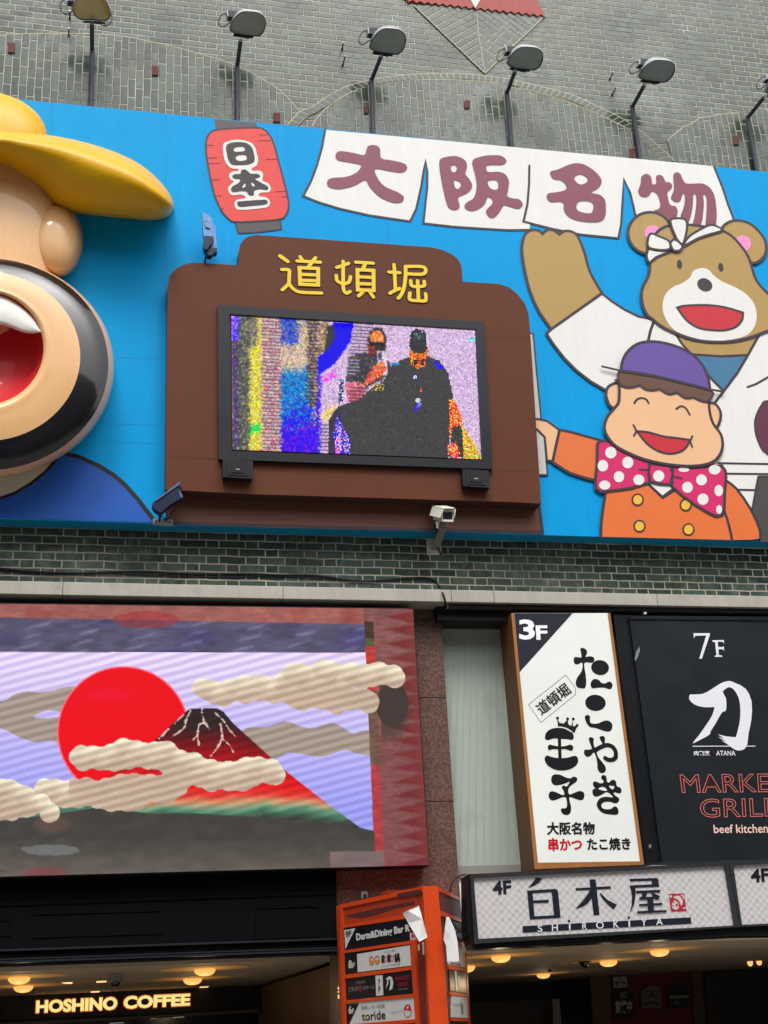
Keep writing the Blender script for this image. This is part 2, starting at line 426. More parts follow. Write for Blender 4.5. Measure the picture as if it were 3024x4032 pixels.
def raster_screen(name, quad, pl, off, nx, ny, painter, parent, gain=1.0, ss=1):
    """LED wall: one small emitting face per lamp cell, colour computed cell by cell"""
    TL, TR, BR, BL = [np.array(p) for p in pl.uv(quad, off)]
    u = np.linspace(0, 1, nx + 1); v = np.linspace(0, 1, ny + 1); U, V_ = np.meshgrid(u, v)
    P = (TL[None, None] * ((1-U)*(1-V_))[..., None] + TR * (U*(1-V_))[..., None] + BR * (U*V_)[..., None] + BL * ((1-U)*V_)[..., None])
    W3 = pl.o + P[..., :1] * pl.ux + P[..., 1:] * pl.uz + pl.n * off
    base = np.array(WL[parent.name]); co = (W3 - base).reshape(-1, 3)
    idx = np.arange((nx+1)*(ny+1)).reshape(ny+1, nx+1)
    f = np.stack([idx[1:, :-1], idx[1:, 1:], idx[:-1, 1:], idx[:-1, :-1]], -1).reshape(-1, 4)
    me = bpy.data.meshes.new(name); me.vertices.add(len(co)); me.vertices.foreach_set('co', co.ravel())
    me.loops.add(f.size); me.loops.foreach_set('vertex_index', f.ravel().astype(np.int32))
    me.polygons.add(len(f)); me.polygons.foreach_set('loop_start', np.arange(0, f.size, 4, dtype=np.int32))
    me.update(calc_edges=True)
    uc = (np.arange(nx * ss) + .5) / (nx * ss); vc = (np.arange(ny * ss) + .5) / (ny * ss); UU, VV = np.meshgrid(uc, vc)
    # cell centres back in photo pixels
    Pc = (TL[None, None] * ((1-UU)*(1-VV))[..., None] + TR * (UU*(1-VV))[..., None] + BR * (UU*VV)[..., None] + BL * ((1-UU)*VV)[..., None])
    Wc = pl.o + Pc[..., :1] * pl.ux + Pc[..., 1:] * pl.uz + pl.n * off
    cv = (Wc - CAM) @ RM; sx = 1512 + F * cv[..., 0] / cv[..., 1]; sy = 2016 - F * cv[..., 2] / cv[..., 1]
    c = np.clip(painter(sx, sy) / 255.0, 0, 1.2); c = c.reshape(ny, ss, nx, ss, 3).mean((1, 3)); lc = np.where(c <= .04045, c / 12.92, ((c + .055) / 1.055) ** 2.4)
    rgba = np.concatenate([lc.reshape(-1, 3), np.ones((lc.size // 3, 1))], 1)
    at = me.color_attributes.new('led', 'FLOAT_COLOR', 'CORNER'); at.data.foreach_set('color', np.repeat(rgba, 4, 0).astype(np.float32).ravel())
    m, nt, b = base_mat(name + '_light'); an = nt.nodes.new('ShaderNodeAttribute'); an.attribute_name = 'led'
    b.inputs['Base Color'].default_value = (.006, .006, .006, 1); b.inputs['Roughness'].default_value = .6; b.inputs['Specular IOR Level'].default_value = .06
    nt.links.new(an.outputs['Color'], b.inputs['Emission Color']); b.inputs['Emission Strength'].default_value = gain * EM
    me.materials.append(m); o = bpy.data.objects.new(name, me); COL.objects.link(o); o.parent = parent; WL[o.name] = tuple(base)
    return o
def inpoly(x, y, pts):
    r = np.zeros(x.shape, bool); n = len(pts)
    for i in range(n):
        x0, y0 = pts[i]; x1, y1 = pts[(i + 1) % n]
        if y0 == y1: continue
        c = ((y0 > y) != (y1 > y)) & (x < (x1 - x0) * (y - y0) / (y1 - y0) + x0); r ^= c
    return r
# ================================================================== SETTING
g = MB(); g.add([(-60, -60, 0), (60, -60, 0), (60, 20, 0), (-60, 20, 0)], [(0, 1, 2, 3)])
tag(g.build('street', paint('paving', (120, 118, 114), .8, .12, 0)), kind='structure')

BRK = brick('green_brick'); BRKV = brick('green_brick_upright', vertical=True, course=.0845, stretch=.262, head=.0)
BRKL = brick('green_brick_falling', rot=rad(-38)); BRKR = brick('green_brick_rising', rot=rad(38))
MORT = paint('mortar', (196, 190, 165), .8, .2, 0)
L_Y = -0.004
bld = thing('brick_building', 'tall building of glazed green brick behind the blue billboard', 'building', (3, 0, 0))
m = MB(); m.box((-4, 0, 6.30), (12.5, .4, 18)); m.build('brick_wall', BRK, bld)
# fields of upright bricks under the arches
PW = PlY(0.0)
archs = [q('A', [(-150, 300), (-60, 262), (0, 232), (60, 224), (250, 218), (550, 218), (700, 224), (860, 245), (1050, 285), (1200, 320), (1340, 362), (1480, 402), (1580, 445), (1659, 480)]) + q('B', [(60, 520), (150, 575), (210, 625), (260, 680), (300, 730), (240, 800), (220, 900)]) + q('A', [(-150, 900)])]
archs.append(q('B', [(380, 820), (400, 785), (470, 705), (560, 640), (660, 590), (760, 553), (880, 530), (1050, 520), (1250, 518), (1450, 528), (1659, 545)]) +
             q('C', [(20, 570), (130, 585), (250, 615), (400, 665), (560, 730), (700, 800), (800, 850), (880, 915), (960, 985), (1040, 1045), (1060, 1150)]) + q('B', [(380, 960)]))
archs.append(q('II', [(270, 1240), (330, 1180), (420, 1110), (500, 1040), (590, 1010), (720, 925), (850, 905), (1040, 870), (1250, 850), (1450, 825), (1700, 800), (1900, 800), (1900, 1750), (370, 1560), (350, 1500)]))
for a in archs:
    m = MB(); m.poly(PW, a, .012, 0, .014, side=1); m.stroke(PW, a[:-2] if a is not archs[2] else a[:9], 3.4, .0135, 1); m.build('arch_field', [BRKV, MORT], bld)
# row of header bricks along the arches
def arch_ring(outer, inner, n, name):
    m = MB(); o_ = smooth(outer, 12, False); i_ = smooth(inner, 12, False)
    m.poly(PW, o_ + i_[::-1], .014, 1, .016)
    def at(l, t):
        d = [0]
        for a, b in zip(l, l[1:]): d.append(d[-1] + math.hypot(b[0]-a[0], b[1]-a[1]))
        x = t * d[-1]; k = min(max(int(np.searchsorted(d, x)) , 1), len(l)-1); f = (x - d[k-1]) / max(d[k]-d[k-1], 1e-9)
        return np.array(l[k-1]) * (1-f) + np.array(l[k]) * f
    for k in range(n):
        t0, t1 = (k + .09) / n, (k + .91) / n
        a, b, c, d = at(o_, t0), at(o_, t1), at(i_, t1), at(i_, t0)
        s_ = lambda p, r, f: tuple(p + (r - p) * f)
        m.poly(PW, [s_(a, d, .1), s_(b, c, .1), s_(c, b, .1), s_(d, a, .1)], .0165, 0, .004)
    return m.build(name, [paint('header_brick', (58, 76, 66), .14, .3, .0, spec=.62, dirt=((130, 135, 128), .4, 9)), MORT], bld)
arch_ring(q('B', [(215, 815), (300, 725), (370, 700), (460, 640), (560, 580), (680, 538), (800, 510), (950, 490), (1150, 478), (1350, 478), (1550, 495), (1659, 512)]) + q('C', [(80, 530), (250, 570), (430, 620), (560, 680), (700, 745), (830, 822), (930, 905), (1020, 980), (1090, 1050)]),
          q('B', [(275, 830), (350, 760), (400, 735), (480, 685), (580, 625), (690, 580), (810, 550), (950, 528), (1150, 516), (1350, 516), (1550, 532), (1659, 550)]) + q('C', [(70, 568), (240, 608), (415, 660), (545, 718), (680, 785), (800, 855), (895, 935), (975, 1005), (1020, 1060)]), 66, 'arch_header_row')
# chevron field with a red band and white point above it
m = MB(); m.poly(PW, q('EE', [(270, 40), (780, 60), (800, 300), (850, 597), (340, 110)]), .012, 0, .014, side=2)
m.poly(PW, q('EE', [(780, 60), (1345, 125), (850, 597), (800, 300)]), .012, 1, .014, side=2)
m.stroke(PW, q('EE', [(270, 40), (340, 110), (850, 597), (1345, 125)]), 3.4, .016, 2); m.stroke(PW, q('EE', [(780, 60), (800, 300), (850, 597)]), 2.6, .016, 2)
m.build('chevron_field', [BRKR, BRKL, MORT], bld)
zz = [(215, 0)]
zx = np.linspace(230, 1340, 19)
for k, x in enumerate(zx): yb = 3 + (x - 230) * .112; zz += [(x, yb + 12), (x + 30, yb - 4)]
m = MB(); m.poly(PW, q('EE', [(-100, -420)] + zz[:-1] + [(1342, 125), (1270, 0), (1150, -420)]), .03, 0, .03); m.build('red_band', paint('red_plaster', (182, 104, 98), .8, .12, .12, bump=.3, dirt=((150, 70, 70), .4, 12)), bld)
m = MB(); m.poly(PW, q('EE', [(770, 66), (735, 0), (620, -220), (930, -220), (810, 0)]), .036, 0, .006); m.build('white_wedge', paint('white_plaster', (235, 233, 228), .7), bld)

# steel ledge
LED = paint('ledge_steel', (178, 173, 163), .38, .08, .16, metal=.0, spec=.6, dirt=((120, 112, 102), .3, 4))
xs = [-4, -.3, 1.75, 3.42, 3.86, 5.6, 7.4, 12.5]
m = MB()
for a, b in zip(xs, xs[1:]): m.box((a + .002, -.30, 6.275), (b - .002, 0.0, 6.40))
m.build('steel_ledge', LED, bld, bevel=.004)
# granite cladding below the ledge, with the pillar
GR = granite('red_granite'); PG = PlY(-.05)
m = MB(); m.poly(PG, [(-900, 2300), (1729, 2340), (1733, 2392), (1802, 3394), (1856, 4150), (1332, 4150), (1328, 3700), (1324, 3395), (-900, 3430)], 0, 0, .40)
for a in (('K', (1126, 204), (1306, 204)), ('H', (1080, 1238), (1256, 1238))):
    m.stroke(PG, q(a[0], a[1:]), 3, .002, 1, caps=False)
for x in (235, 775, 1285): m.stroke(PG, [(x, 2345), (x, 2385)], 2.5, .002, 1, caps=False)
m.build('granite_cladding', [GR, paint('joint', (40, 32, 28), .8)], bld)
# pale ribbed siding between pillar and signs
PS = PlY(.12); SID = paint('siding_sheet', (176, 188, 178), .5, .05, .10, dirt=((110, 122, 112), .25, 3)); SLN = paint('siding_seam', (150, 162, 152), .6)
m = MB(); m.poly(PS, q('H', [(1190, 620), (1700, 620)]) + q('L', [(210, 720), (-520, 740)]), 0, 0, .03)
for k in range(11):
    xt, xb = 1250 + k * 38.5, -488 + k * 54
    if k in (0,): continue
    m.stroke(PS, q('H', [(xt + 20, 835)]) + q('L', [(xb + 90 * (.30) - 20, 628)]), 1.3, .003, 1, caps=False)
m.poly(PS, q('K', [(1335, 628), (1800, 615), (1800, 700), (1335, 705)]), .012, 2, .01)
m.build('ribbed_siding', [SID, SLN, paint('siding_foot', (150, 148, 140), .5)], bld)
# dark band above the ribbed siding and the signs
DK = paint('dark_steel', (30, 30, 34), .45, .1, .1)
m = MB(); m.box((3.30, -.16, 6.13), (12.5, .4, 6.274)); m.build('lintel', DK, bld)
# dark shop front box left, with mouldings
SH = paint('black_cladding', (11, 11, 14), .7, .12, .05, spec=.06); SH2 = paint('black_moulding', (36, 38, 44), .4, .08, .06)
PB = PlY(-.12)
m = MB(); m.poly(PB, [(-900, 3476), (1323, 3400), (1329, 3745), (-900, 3826)], 0, 0, .5)
for y0, y1, o_, mi in ((1172, 1186, .03, 1), (1236, 1246, .05, 1), (1252, 1266, .065, 1), (1272, 1290, .055, 0)):
    # left tile J at x=0 .. pillar edge
    l = q('J', [(0, y0), (0, y1)]); r0 = 3761 - (3810 - l[0][1]) * .93; r1 = 3761 - (3810 - l[1][1]) * .93
    m.poly(PB, [(-900, l[0][1] + 30), (1327, r0 - 2), (1327, r1 - 2), (-900, l[1][1] + 30)], o_, mi, o_)
for x0, y0, x1, y1 in ((-560, 3640, 40, 3700), (130, 3600, 640, 3690), (1010, 3575, 1255, 3695)):
    m.stroke(PB, [(x0, y0), (x1, y0 - (x1 - x0) * .03), (x1, y1 - (x1 - x0) * .03), (x0, y1)], 5, .008, 0, closed=True, thick=.008)
m.build('shopfront_box', [SH, SH2], bld)
for k in range(2):
    m = MB(); y0 = 3490 + 60 * k
    m.poly(PB, [(-900, y0 + 34), (1318, y0 - 45), (1318, y0 - 30), (-900, y0 + 49)], .012, 0, .012); m.build('shutter_rail', SH, bld)

# entrance halls under the building: ceilings, walls
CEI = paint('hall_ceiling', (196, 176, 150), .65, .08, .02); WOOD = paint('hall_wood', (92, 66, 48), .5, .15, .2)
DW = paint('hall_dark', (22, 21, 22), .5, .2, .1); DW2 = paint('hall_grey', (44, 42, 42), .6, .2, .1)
m = MB(); m.box((-4, .38, 3.043), (2.30, 5.3, 3.12)); m.build('hall_ceiling', CEI, bld)
m = MB(); m.box((2.95, -.30, 3.008), (12.5, 7.0, 3.09)); m.build('hall_ceiling', CEI, bld)
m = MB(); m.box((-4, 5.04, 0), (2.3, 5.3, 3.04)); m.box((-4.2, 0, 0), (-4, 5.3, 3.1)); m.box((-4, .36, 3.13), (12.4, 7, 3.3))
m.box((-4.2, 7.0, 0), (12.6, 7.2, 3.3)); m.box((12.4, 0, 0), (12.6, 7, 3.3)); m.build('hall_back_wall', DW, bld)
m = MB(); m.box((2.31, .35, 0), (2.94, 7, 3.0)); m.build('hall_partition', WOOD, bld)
m = MB(); m.box((-4, .3, 0.004), (12.4, 7, 0.05)); m.build('hall_floor', paint('hall_floor', (70, 64, 58), .5), bld)

# building across the street (it shades and mirrors in the lower brickwork)
ob = thing('opposite_building', 'plain grey building across the street, facing the billboard', 'building', (2, -24, 0))
m = MB(); m.box((-45, -34, 0), (55, -24, 20)); m.build('concrete_wall', paint('concrete', (120, 118, 112), .8, .15, .2), ob)
for zf in range(5):
    for xf in range(12): m = MB(); m.box((-44 + xf * 8.2, -23.98, 2 + zf * 3.7), (-39.3 + xf * 8.2, -23.9, 4.2 + zf * 3.7)); m.build('window', paint('dark_pane', (40, 48, 54), .1, spec=.8), ob)

# ================================================================== BILLBOARD
PBB = PlY(-.25); WMM = .0034
LINE = paint('line_dark', (62, 50, 60), .45, .05, .05); WHT = paint('white_sheet', (236, 235, 231), .5, .03, .06, spec=.15)
BLUE = paint('blue_sheet', (0, 158, 226), .5, .06, .10, spec=.10); BLUE2 = paint('blue_seam', (0, 120, 182), .5); BLUE_SHADED = paint('blue_edge_shaded', (0, 118, 160), .5)  # edge is the same blue, with the underside's shade put into its colour
bb = thing('billboard', 'long blue painted billboard with banner, lantern and cartoon figures', 'billboard', (3, -.25, 7.03))
m = MB(); m.poly(PBB, [(-900, 310), (66, 390.6), (844, 466), (2000, 577), (3000, 675), (3500, 724), (3500, 2146), (2874, 2128), (2138, 2107), (597, 2061), (0, 2043.5), (-900, 2016)], 0, 0, .19, side=1)
for xt, yt, xb, yb in ((203, 408, 198, 900), (653, 450, 652, 1240), (1091, 492, 1095, 930), (1503, 530, 1530, 960), (1910, 570, 1935, 900), (2296, 604, 2330, 920), (2700, 645, 2745, 900)):
    m.stroke(PBB, [(xt, yt), (xb, yb)], 1.3, .0012, 2, caps=False)
for xl, yl, xr, yr in ((455, 1408, 652, 1412), (405, 1670, 652, 1674), (385, 1742, 652, 1748), (2115, 1300, 2160, 1302)):
    m.stroke(PBB, [(xl, yl), (xr, yr)], 1.3, .0012, 2, caps=False)
m.build('panel', [BLUE, BLUE_SHADED, BLUE2], bb)
# painted base of the screen cabinet
BRN = paint('brown_paint', (112, 72, 58), .5, .06, .08)
m = MB(); m.poly(PBB, [(655, 1900), (2120, 1980), (2130, 2096), (2000, 2088), (1000, 2066), (681, 2056), (655, 2054)], .003, 0)
m.stroke(PBB, [(660, 2058), (1000, 2069), (2000, 2093), (2136, 2098), (2122, 1985)], 14, .0045, 1); m.stroke(PBB, [(656, 2056), (655, 1930)], 8, .0045, 1)
m.build('painted_base', [BRN, LINE], bb)
# white cloth banner
ban = MB()
banner = q('B', [(465, 848)]) + [(2000, 577)] + q('C', [(1345, 1085), (1400, 1220), (1440, 1340), (1475, 1432), (1400, 1560), (860, 1560), (832, 1400), (800, 1260), (757, 1165), (750, 1300), (740, 1460), (722, 1556), (480, 1532), (300, 1496), (145, 1462), (140, 1500), (0, 1503)]) + \
    q('B', [(1450, 1490), (1300, 1480), (1107, 1458), (1120, 1330), (1132, 1220), (1133, 1120), (1121, 1040), (1110, 1110), (1092, 1220), (1060, 1365), (1020, 1445), (900, 1428), (750, 1405), (560, 1362), (430, 1323), (320, 1280), (372, 1185), (410, 1085), (445, 960)])
ban.poly(PBB, banner, .003, 0)
LB = q('B', [(465, 848), (445, 960), (410, 1085), (372, 1185), (322, 1280), (430, 1323), (560, 1362), (750, 1405), (900, 1428), (1020, 1445), (1060, 1365), (1092, 1220), (1110, 1110), (1121, 1045), (1133, 1120), (1132, 1220), (1120, 1330), (1107, 1458), (1300, 1480), (1450, 1490)])
ban.stroke(PBB, LB + q('C', [(0, 1503), (140, 1501)]), 8, .005, 1)
ban.stroke(PBB, q('C', [(140, 1082), (138, 1200), (128, 1330), (102, 1447), (300, 1496), (480, 1532), (722, 1556), (740, 1460), (750, 1300), (757, 1168), (800, 1260), (832, 1400)]), 8, .0055, 1)
ban.stroke(PBB, q('C', [(1347, 1090), (1400, 1220), (1440, 1340), (1475, 1432)]), 8, .005, 1)
bo = ban.build('painted_banner', [WHT, LINE], bb)
MAR = paint('maroon_paint', (138, 76, 92), .45, .06, .06)
lt = MB()
lt.poly(PBB, q('B', [(733, 985), (745, 955), (785, 947), (822, 968), (832, 1032), (900, 1047), (980, 1067), (1001, 1098), (972, 1126), (900, 1120), (797, 1104), (802, 1152), (852, 1215), (945, 1258), (980, 1290), (960, 1322), (900, 1321), (820, 1285), (755, 1220), (727, 1178), (650, 1215), (560, 1235), (492, 1222), (478, 1188), (505, 1163), (600, 1155), (668, 1128), (697, 1092), (690, 1074), (620, 1060), (548, 1045), (533, 1012), (560, 987), (640, 997), (718, 1012)]), .0075, 0, sub=4)
lt.poly(PBB, q('CC', [(125, 230), (170, 175), (320, 142), (450, 155), (550, 220), (577, 320), (550, 435), (610, 510), (660, 610), (640, 690), (560, 760), (460, 800), (430, 850), (455, 940), (440, 1000), (370, 1025), (280, 990), (240, 900), (200, 750), (150, 500), (130, 370)]), .0075, 0, sub=4,
        holes=[q('CC', [(315, 312), (350, 292), (390, 299), (411, 340), (395, 390), (360, 407), (318, 378)]), q('CC', [(363, 548), (400, 540), (460, 570), (477, 620), (450, 665), (412, 680), (378, 645)])])
lt.poly(PBB, q('CC', [(662, 240), (700, 185), (850, 140), (980, 127), (1130, 137), (1217, 205), (1195, 265), (1120, 290), (970, 287), (900, 305), (890, 350), (930, 402), (1100, 398), (1210, 450), (1262, 560), (1248, 700), (1235, 795), (1320, 832), (1425, 847), (1487, 925), (1450, 988), (1380, 1000), (1200, 950), (1160, 970), (1090, 1080), (1010, 1150), (935, 1137), (887, 1060), (910, 1000), (985, 925), (985, 850), (930, 812), (898, 850), (860, 930), (780, 1000), (670, 1040), (560, 1010), (535, 950), (580, 895), (670, 840), (715, 750), (732, 600), (700, 420), (670, 310)]), .0075, 0, sub=4,
        holes=[q('CC', [(915, 570), (950, 540), (1050, 537), (1083, 590), (1078, 670), (1030, 693), (970, 675), (930, 630)])])
lt.poly(PBB, q('C', [(280, 1120), (330, 1105), (400, 1075), (450, 1065), (500, 1075), (560, 1112), (605, 1160), (610, 1200), (583, 1235), (545, 1258), (600, 1272), (632, 1302), (640, 1355), (635, 1412), (608, 1445), (540, 1452), (450, 1440), (390, 1410), (365, 1370), (363, 1332), (340, 1318), (280, 1320), (253, 1292), (265, 1262), (320, 1255), (375, 1240), (380, 1213), (350, 1180), (300, 1170), (278, 1142)]), .0075, 0, sub=4,
        holes=[q('C', [(434, 1160), (472, 1139), (515, 1160), (516, 1188), (480, 1205), (448, 1190)]), q('C', [(458, 1322), (500, 1312), (550, 1325), (557, 1360), (540, 1392), (480, 1385), (448, 1362)])])
lt.poly(PBB, q('DD', [(190, 230), (260, 185), (330, 210), (358, 280), (365, 340), (395, 358), (430, 330), (428, 230), (475, 200), (535, 220), (570, 285), (595, 320), (650, 322), (690, 370), (675, 430), (615, 490), (625, 580), (660, 690), (740, 712), (780, 780), (775, 840), (755, 890), (650, 960), (430, 960), (390, 800), (460, 762), (495, 712), (485, 620), (450, 525), (400, 480), (350, 485), (310, 545), (240, 565), (170, 540), (138, 460), (168, 370), (180, 300)]), .0075, 0, sub=4)
lt.poly(PBB, q('DD', [(712, 200), (760, 158), (820, 180), (860, 260), (900, 328), (980, 345), (1170, 340), (1270, 380), (1340, 450), (1390, 570), (1410, 720), (1420, 860), (1405, 1050), (1405, 1050), (1230, 1050), (1230, 1050), (1245, 900), (1255, 700), (1250, 580), (1222, 522), (1198, 548), (1210, 650), (1200, 800), (1185, 930), (1150, 1050), (1150, 1050), (1010, 1050), (1010, 1050), (1040, 950), (1070, 800), (1085, 650), (1080, 540), (1057, 513), (1035, 550), (1030, 680), (1010, 820), (970, 955), (940, 985), (830, 890), (860, 790), (890, 680), (900, 580), (890, 518), (868, 512), (850, 555), (825, 622), (770, 648), (700, 620), (672, 570), (700, 500), (720, 430), (715, 330)]), .0075, 0, sub=3)
lt.build('lettering', MAR, bo)
# painted red lantern
RED = paint('red_paint', (226, 70, 66), .42, .05, .05); GRYB = paint('grey_paint', (86, 80, 84), .45)
m = MB()
m.poly(PBB, q('Z', [(262, 38), (950, 97), (970, 175), (600, 192), (287, 210)]), .003, 2); m.poly(PBB, q('Z', [(605, 1715), (1000, 1695), (1335, 1665), (1370, 1830), (1000, 1880), (655, 1900)]), .003, 2)
lbody = q('Z', [(290, 212), (600, 187), (960, 176), (1090, 215), (1170, 300), (1220, 400), (1270, 560), (1335, 800), (1400, 1040), (1450, 1240), (1477, 1400), (1470, 1520), (1425, 1612), (1340, 1670), (1000, 1700), (600, 1715), (480, 1645), (390, 1545), (320, 1405), (265, 1260), (205, 1020), (150, 720), (132, 560), (130, 420), (150, 330), (205, 255)])
m.poly(PBB, lbody, .0045, 0, sub=3); m.stroke(PBB, lbody, 6.5, .006, 1, closed=True, sub=3)
m.stroke(PBB, q('Z', [(605, 1720), (655, 1898), (1000, 1880), (1365, 1830), (1335, 1670)]), 5, .006, 1)
for a in (((155, 465), (245, 462)), ((160, 672), (305, 667)), ((170, 765), (350, 758)), ((215, 1030), (355, 1020)), ((280, 1288), (385, 1290)), ((350, 1492), (415, 1494)), ((1015, 295), (1135, 290)), ((985, 390), (1185, 382)), ((1115, 695), (1290, 688)), ((1265, 1220), (1430, 1214)), ((1370, 1305), (1450, 1302))):
    m.stroke(PBB, q('Z', a), 3.4, .0068, 3)
la = m.build('painted_lantern', [RED, LINE, GRYB, paint('rib_red', (135, 52, 58), .5)], bb)
m = MB()
m.poly(PBB, q('Z', [(405, 480), (440, 420), (560, 382), (700, 376), (840, 410), (920, 480), (960, 600), (980, 690), (958, 790), (882, 842), (892, 880), (1010, 882), (1062, 940), (1050, 1040), (1140, 1080), (1188, 1160), (1160, 1228), (1060, 1235), (1000, 1252), (1000, 1295), (1120, 1320), (1175, 1390), (1150, 1460), (1060, 1490), (700, 1520), (612, 1482), (595, 1410), (640, 1352), (768, 1330), (755, 1290), (680, 1270), (560, 1280), (500, 1220), (500, 1140), (582, 1060), (522, 1020), (510, 940), (562, 897), (648, 880), (655, 852), (540, 838), (460, 760), (420, 650)]), .0082, 1, sub=4)
m.poly(PBB, q('Z', [(455, 500), (490, 440), (620, 411), (780, 425), (872, 490), (917, 620), (915, 732), (820, 780), (690, 790), (550, 780), (490, 690), (465, 580)]), .0098, 0, sub=4,
       holes=[q('Z', [(582, 532), (640, 495), (740, 495), (765, 540), (740, 560), (610, 570)]), q('Z', [(613, 665), (670, 628), (770, 630), (794, 680), (760, 712), (650, 716)])])
m.poly(PBB, q('Z', [(700, 880), (760, 855), (810, 885), (862, 925), (970, 930), (1017, 970), (980, 1000), (935, 1017), (1040, 1080), (1130, 1130), (1147, 1175), (1110, 1197), (1000, 1185), (917, 1213), (910, 1275), (862, 1290), (815, 1265), (790, 1225), (700, 1217), (580, 1233), (535, 1190), (570, 1130), (670, 1072), (680, 1022), (590, 1012), (555, 968), (600, 937), (690, 930)]), .0098, 0, sub=4,
       holes=[q('Z', [(718, 1150), (760, 1090), (778, 1110), (760, 1150)]), q('Z', [(872, 1075), (902, 1087), (926, 1125), (895, 1135), (874, 1108)])])
m.poly(PBB, q('Z', [(640, 1405), (680, 1380), (1060, 1353), (1115, 1360), (1136, 1400), (1090, 1435), (900, 1455), (700, 1473), (645, 1445)]), .0098, 0, sub=4)
m.build('lettering', [paint('ink', (58, 54, 58), .45), WHT], la)

# painted bear
TAN = paint('tan_paint', (181, 148, 86), .42, .04, .05); PNK = paint('pink_paint', (250, 148, 205), .42); RD2 = paint('mouth_red', (203, 42, 56), .42)
INK = paint('ink', (58, 54, 58)); TSH = paint('steel_blue_paint', (66, 122, 160), .42); MRN = paint('plum_paint', (100, 44, 68), .42); CHR = paint('charcoal_paint', (74, 72, 70), .42)
LW = 10.5
b = MB()   # mats: 0 tan 1 line 2 white 3 pink 4 red 5 ink 6 steel blue 7 plum 8 charcoal
armL = [(93, 1659), (92, 1600), (110, 1535), (150, 1503), (200, 1505), (225, 1527), (225, 1527), (260, 1500), (300, 1505), (335, 1530), (335, 1530), (375, 1508), (430, 1518), (465, 1560), (500, 1650)]
arm = q('C', armL) + q('F', [(530, 100), (570, 180), (615, 255), (615, 255), (285, 492), (285, 492), (240, 430), (190, 350), (140, 230), (107, 90)])
b.poly(PBB, arm, .010, 0, sub=3); b.stroke(PBB, arm, LW, .0115, 1, closed=True, sub=3)
body = q('F', [(250, 520), (285, 490), (615, 258), (680, 310), (760, 362), (850, 407), (960, 430), (1100, 500), (1320, 540), (1659, 500), (2300, 520), (2300, 1960), (1300, 1845), (700, 1500), (700, 1000), (640, 890), (540, 832), (450, 762), (370, 682), (300, 592)])
body = [p if p[1] < 2125 else (p[0], 2122 + (p[0] - 2874) * .029) for p in body]
b.poly(PBB, body, .012, 2); b.stroke(PBB, q('F', [(700, 925), (640, 890), (540, 832), (450, 762), (370, 682), (300, 592), (252, 520), (285, 490), (615, 258), (680, 310), (760, 362), (850, 407), (960, 430)]), LW, .0135, 1)
b.stroke(PBB, q('F', [(950, 450), (930, 505), (915, 575)]), LW, .0135, 1)
b.stroke(PBB, q('F', [(1565, 870), (1620, 850), (1700, 805)]), 8, .0135, 1)
b.poly(PBB, q('F', [(1095, 520), (1140, 590), (1200, 655), (1390, 668), (1568, 660), (1632, 535), (1400, 450)]), .0135, 0)
b.poly(PBB, q('F', [(1200, 655), (1390, 668), (1568, 660), (1500, 775), (1410, 895), (1320, 805)]), .0135, 6)
b.stroke(PBB, q('F', [(1095, 520), (1140, 590), (1200, 655), (1390, 668), (1568, 660)]), 9, .015, 1); b.stroke(PBB, q('F', [(1640, 530), (1568, 660), (1500, 775), (1410, 895), (1345, 980)]), 9, .0155, 1)
b.stroke(PBB, q('F', [(1200, 655), (1320, 805), (1410, 895)]), 9, .0158, 1)
b.stroke(PBB, q('O', [(1010, 242), (1400, 250), (1750, 255)]), 7, .0155, 1); b.stroke(PBB, q('O', [(1110, 380), (1750, 386)]), 7, .0155, 1); b.stroke(PBB, q('O', [(1240, 590), (1500, 595)]), 7, .0155, 1)
b.poly(PBB, q('F', [(1900, 960), (1700, 960), (1659, 985), (1622, 1060), (1614, 1130), (1635, 1220), (1700, 1310), (1900, 1330)]), .0145, 7, sub=3); b.stroke(PBB, q('F', [(1900, 960), (1700, 960), (1659, 985), (1622, 1060), (1614, 1130), (1635, 1220), (1700, 1310), (1900, 1330)]), 7, .016, 1, sub=3)
b.poly(PBB, q('O', [(1530, 425), (1545, 415), (2200, 415), (2200, 1285), (1560, 1270), (1450, 860)]), .0165, 8); b.stroke(PBB, q('O', [(1450, 860), (1530, 425), (1545, 418), (2200, 415)]), 7, .018, 1)
# ears, head
for e, pk in ((ell(*q('C', [(928, 1522)])[0], 86, 82), (q('C', [(945, 1522)])[0], 31)), (q('N', [(1060, 345), (1120, 265), (1220, 227), (1340, 235), (1460, 290), (1560, 390), (1622, 490), (1638, 590), (1618, 680), (1550, 752), (1460, 780), (1300, 700), (1150, 500)]), (q('N', [(1330, 525)])[0], 32))):
    b.poly(PBB, e, .018, 0, sub=3); b.stroke(PBB, e, LW, .0195, 1, closed=True, sub=3)
    b.poly(PBB, ell(*pk[0], pk[1], pk[1] * .98), .0198, 3)
head = q('N', [(200, 390), (290, 322), (380, 292), (600, 280), (780, 300), (960, 320), (1080, 365), (1200, 440), (1300, 550), (1380, 660), (1430, 770), (1460, 880), (1500, 990), (1570, 1090), (1659, 1180)]) + [(3046, 1175), (3062, 1225), (3050, 1290)] + q('F', [(1690, 505), (1560, 552), (1440, 572), (1320, 572), (1200, 555), (1090, 515), (1000, 470), (940, 420)]) + \
    q('N', [(100, 1480), (40, 1380), (10, 1260), (10, 1150), (40, 1060), (95, 960), (115, 860), (112, 785), (75, 700), (100, 560)])
b.poly(PBB, head, .021, 0, sub=3); b.stroke(PBB, head, LW, .0225, 1, closed=True, sub=3)
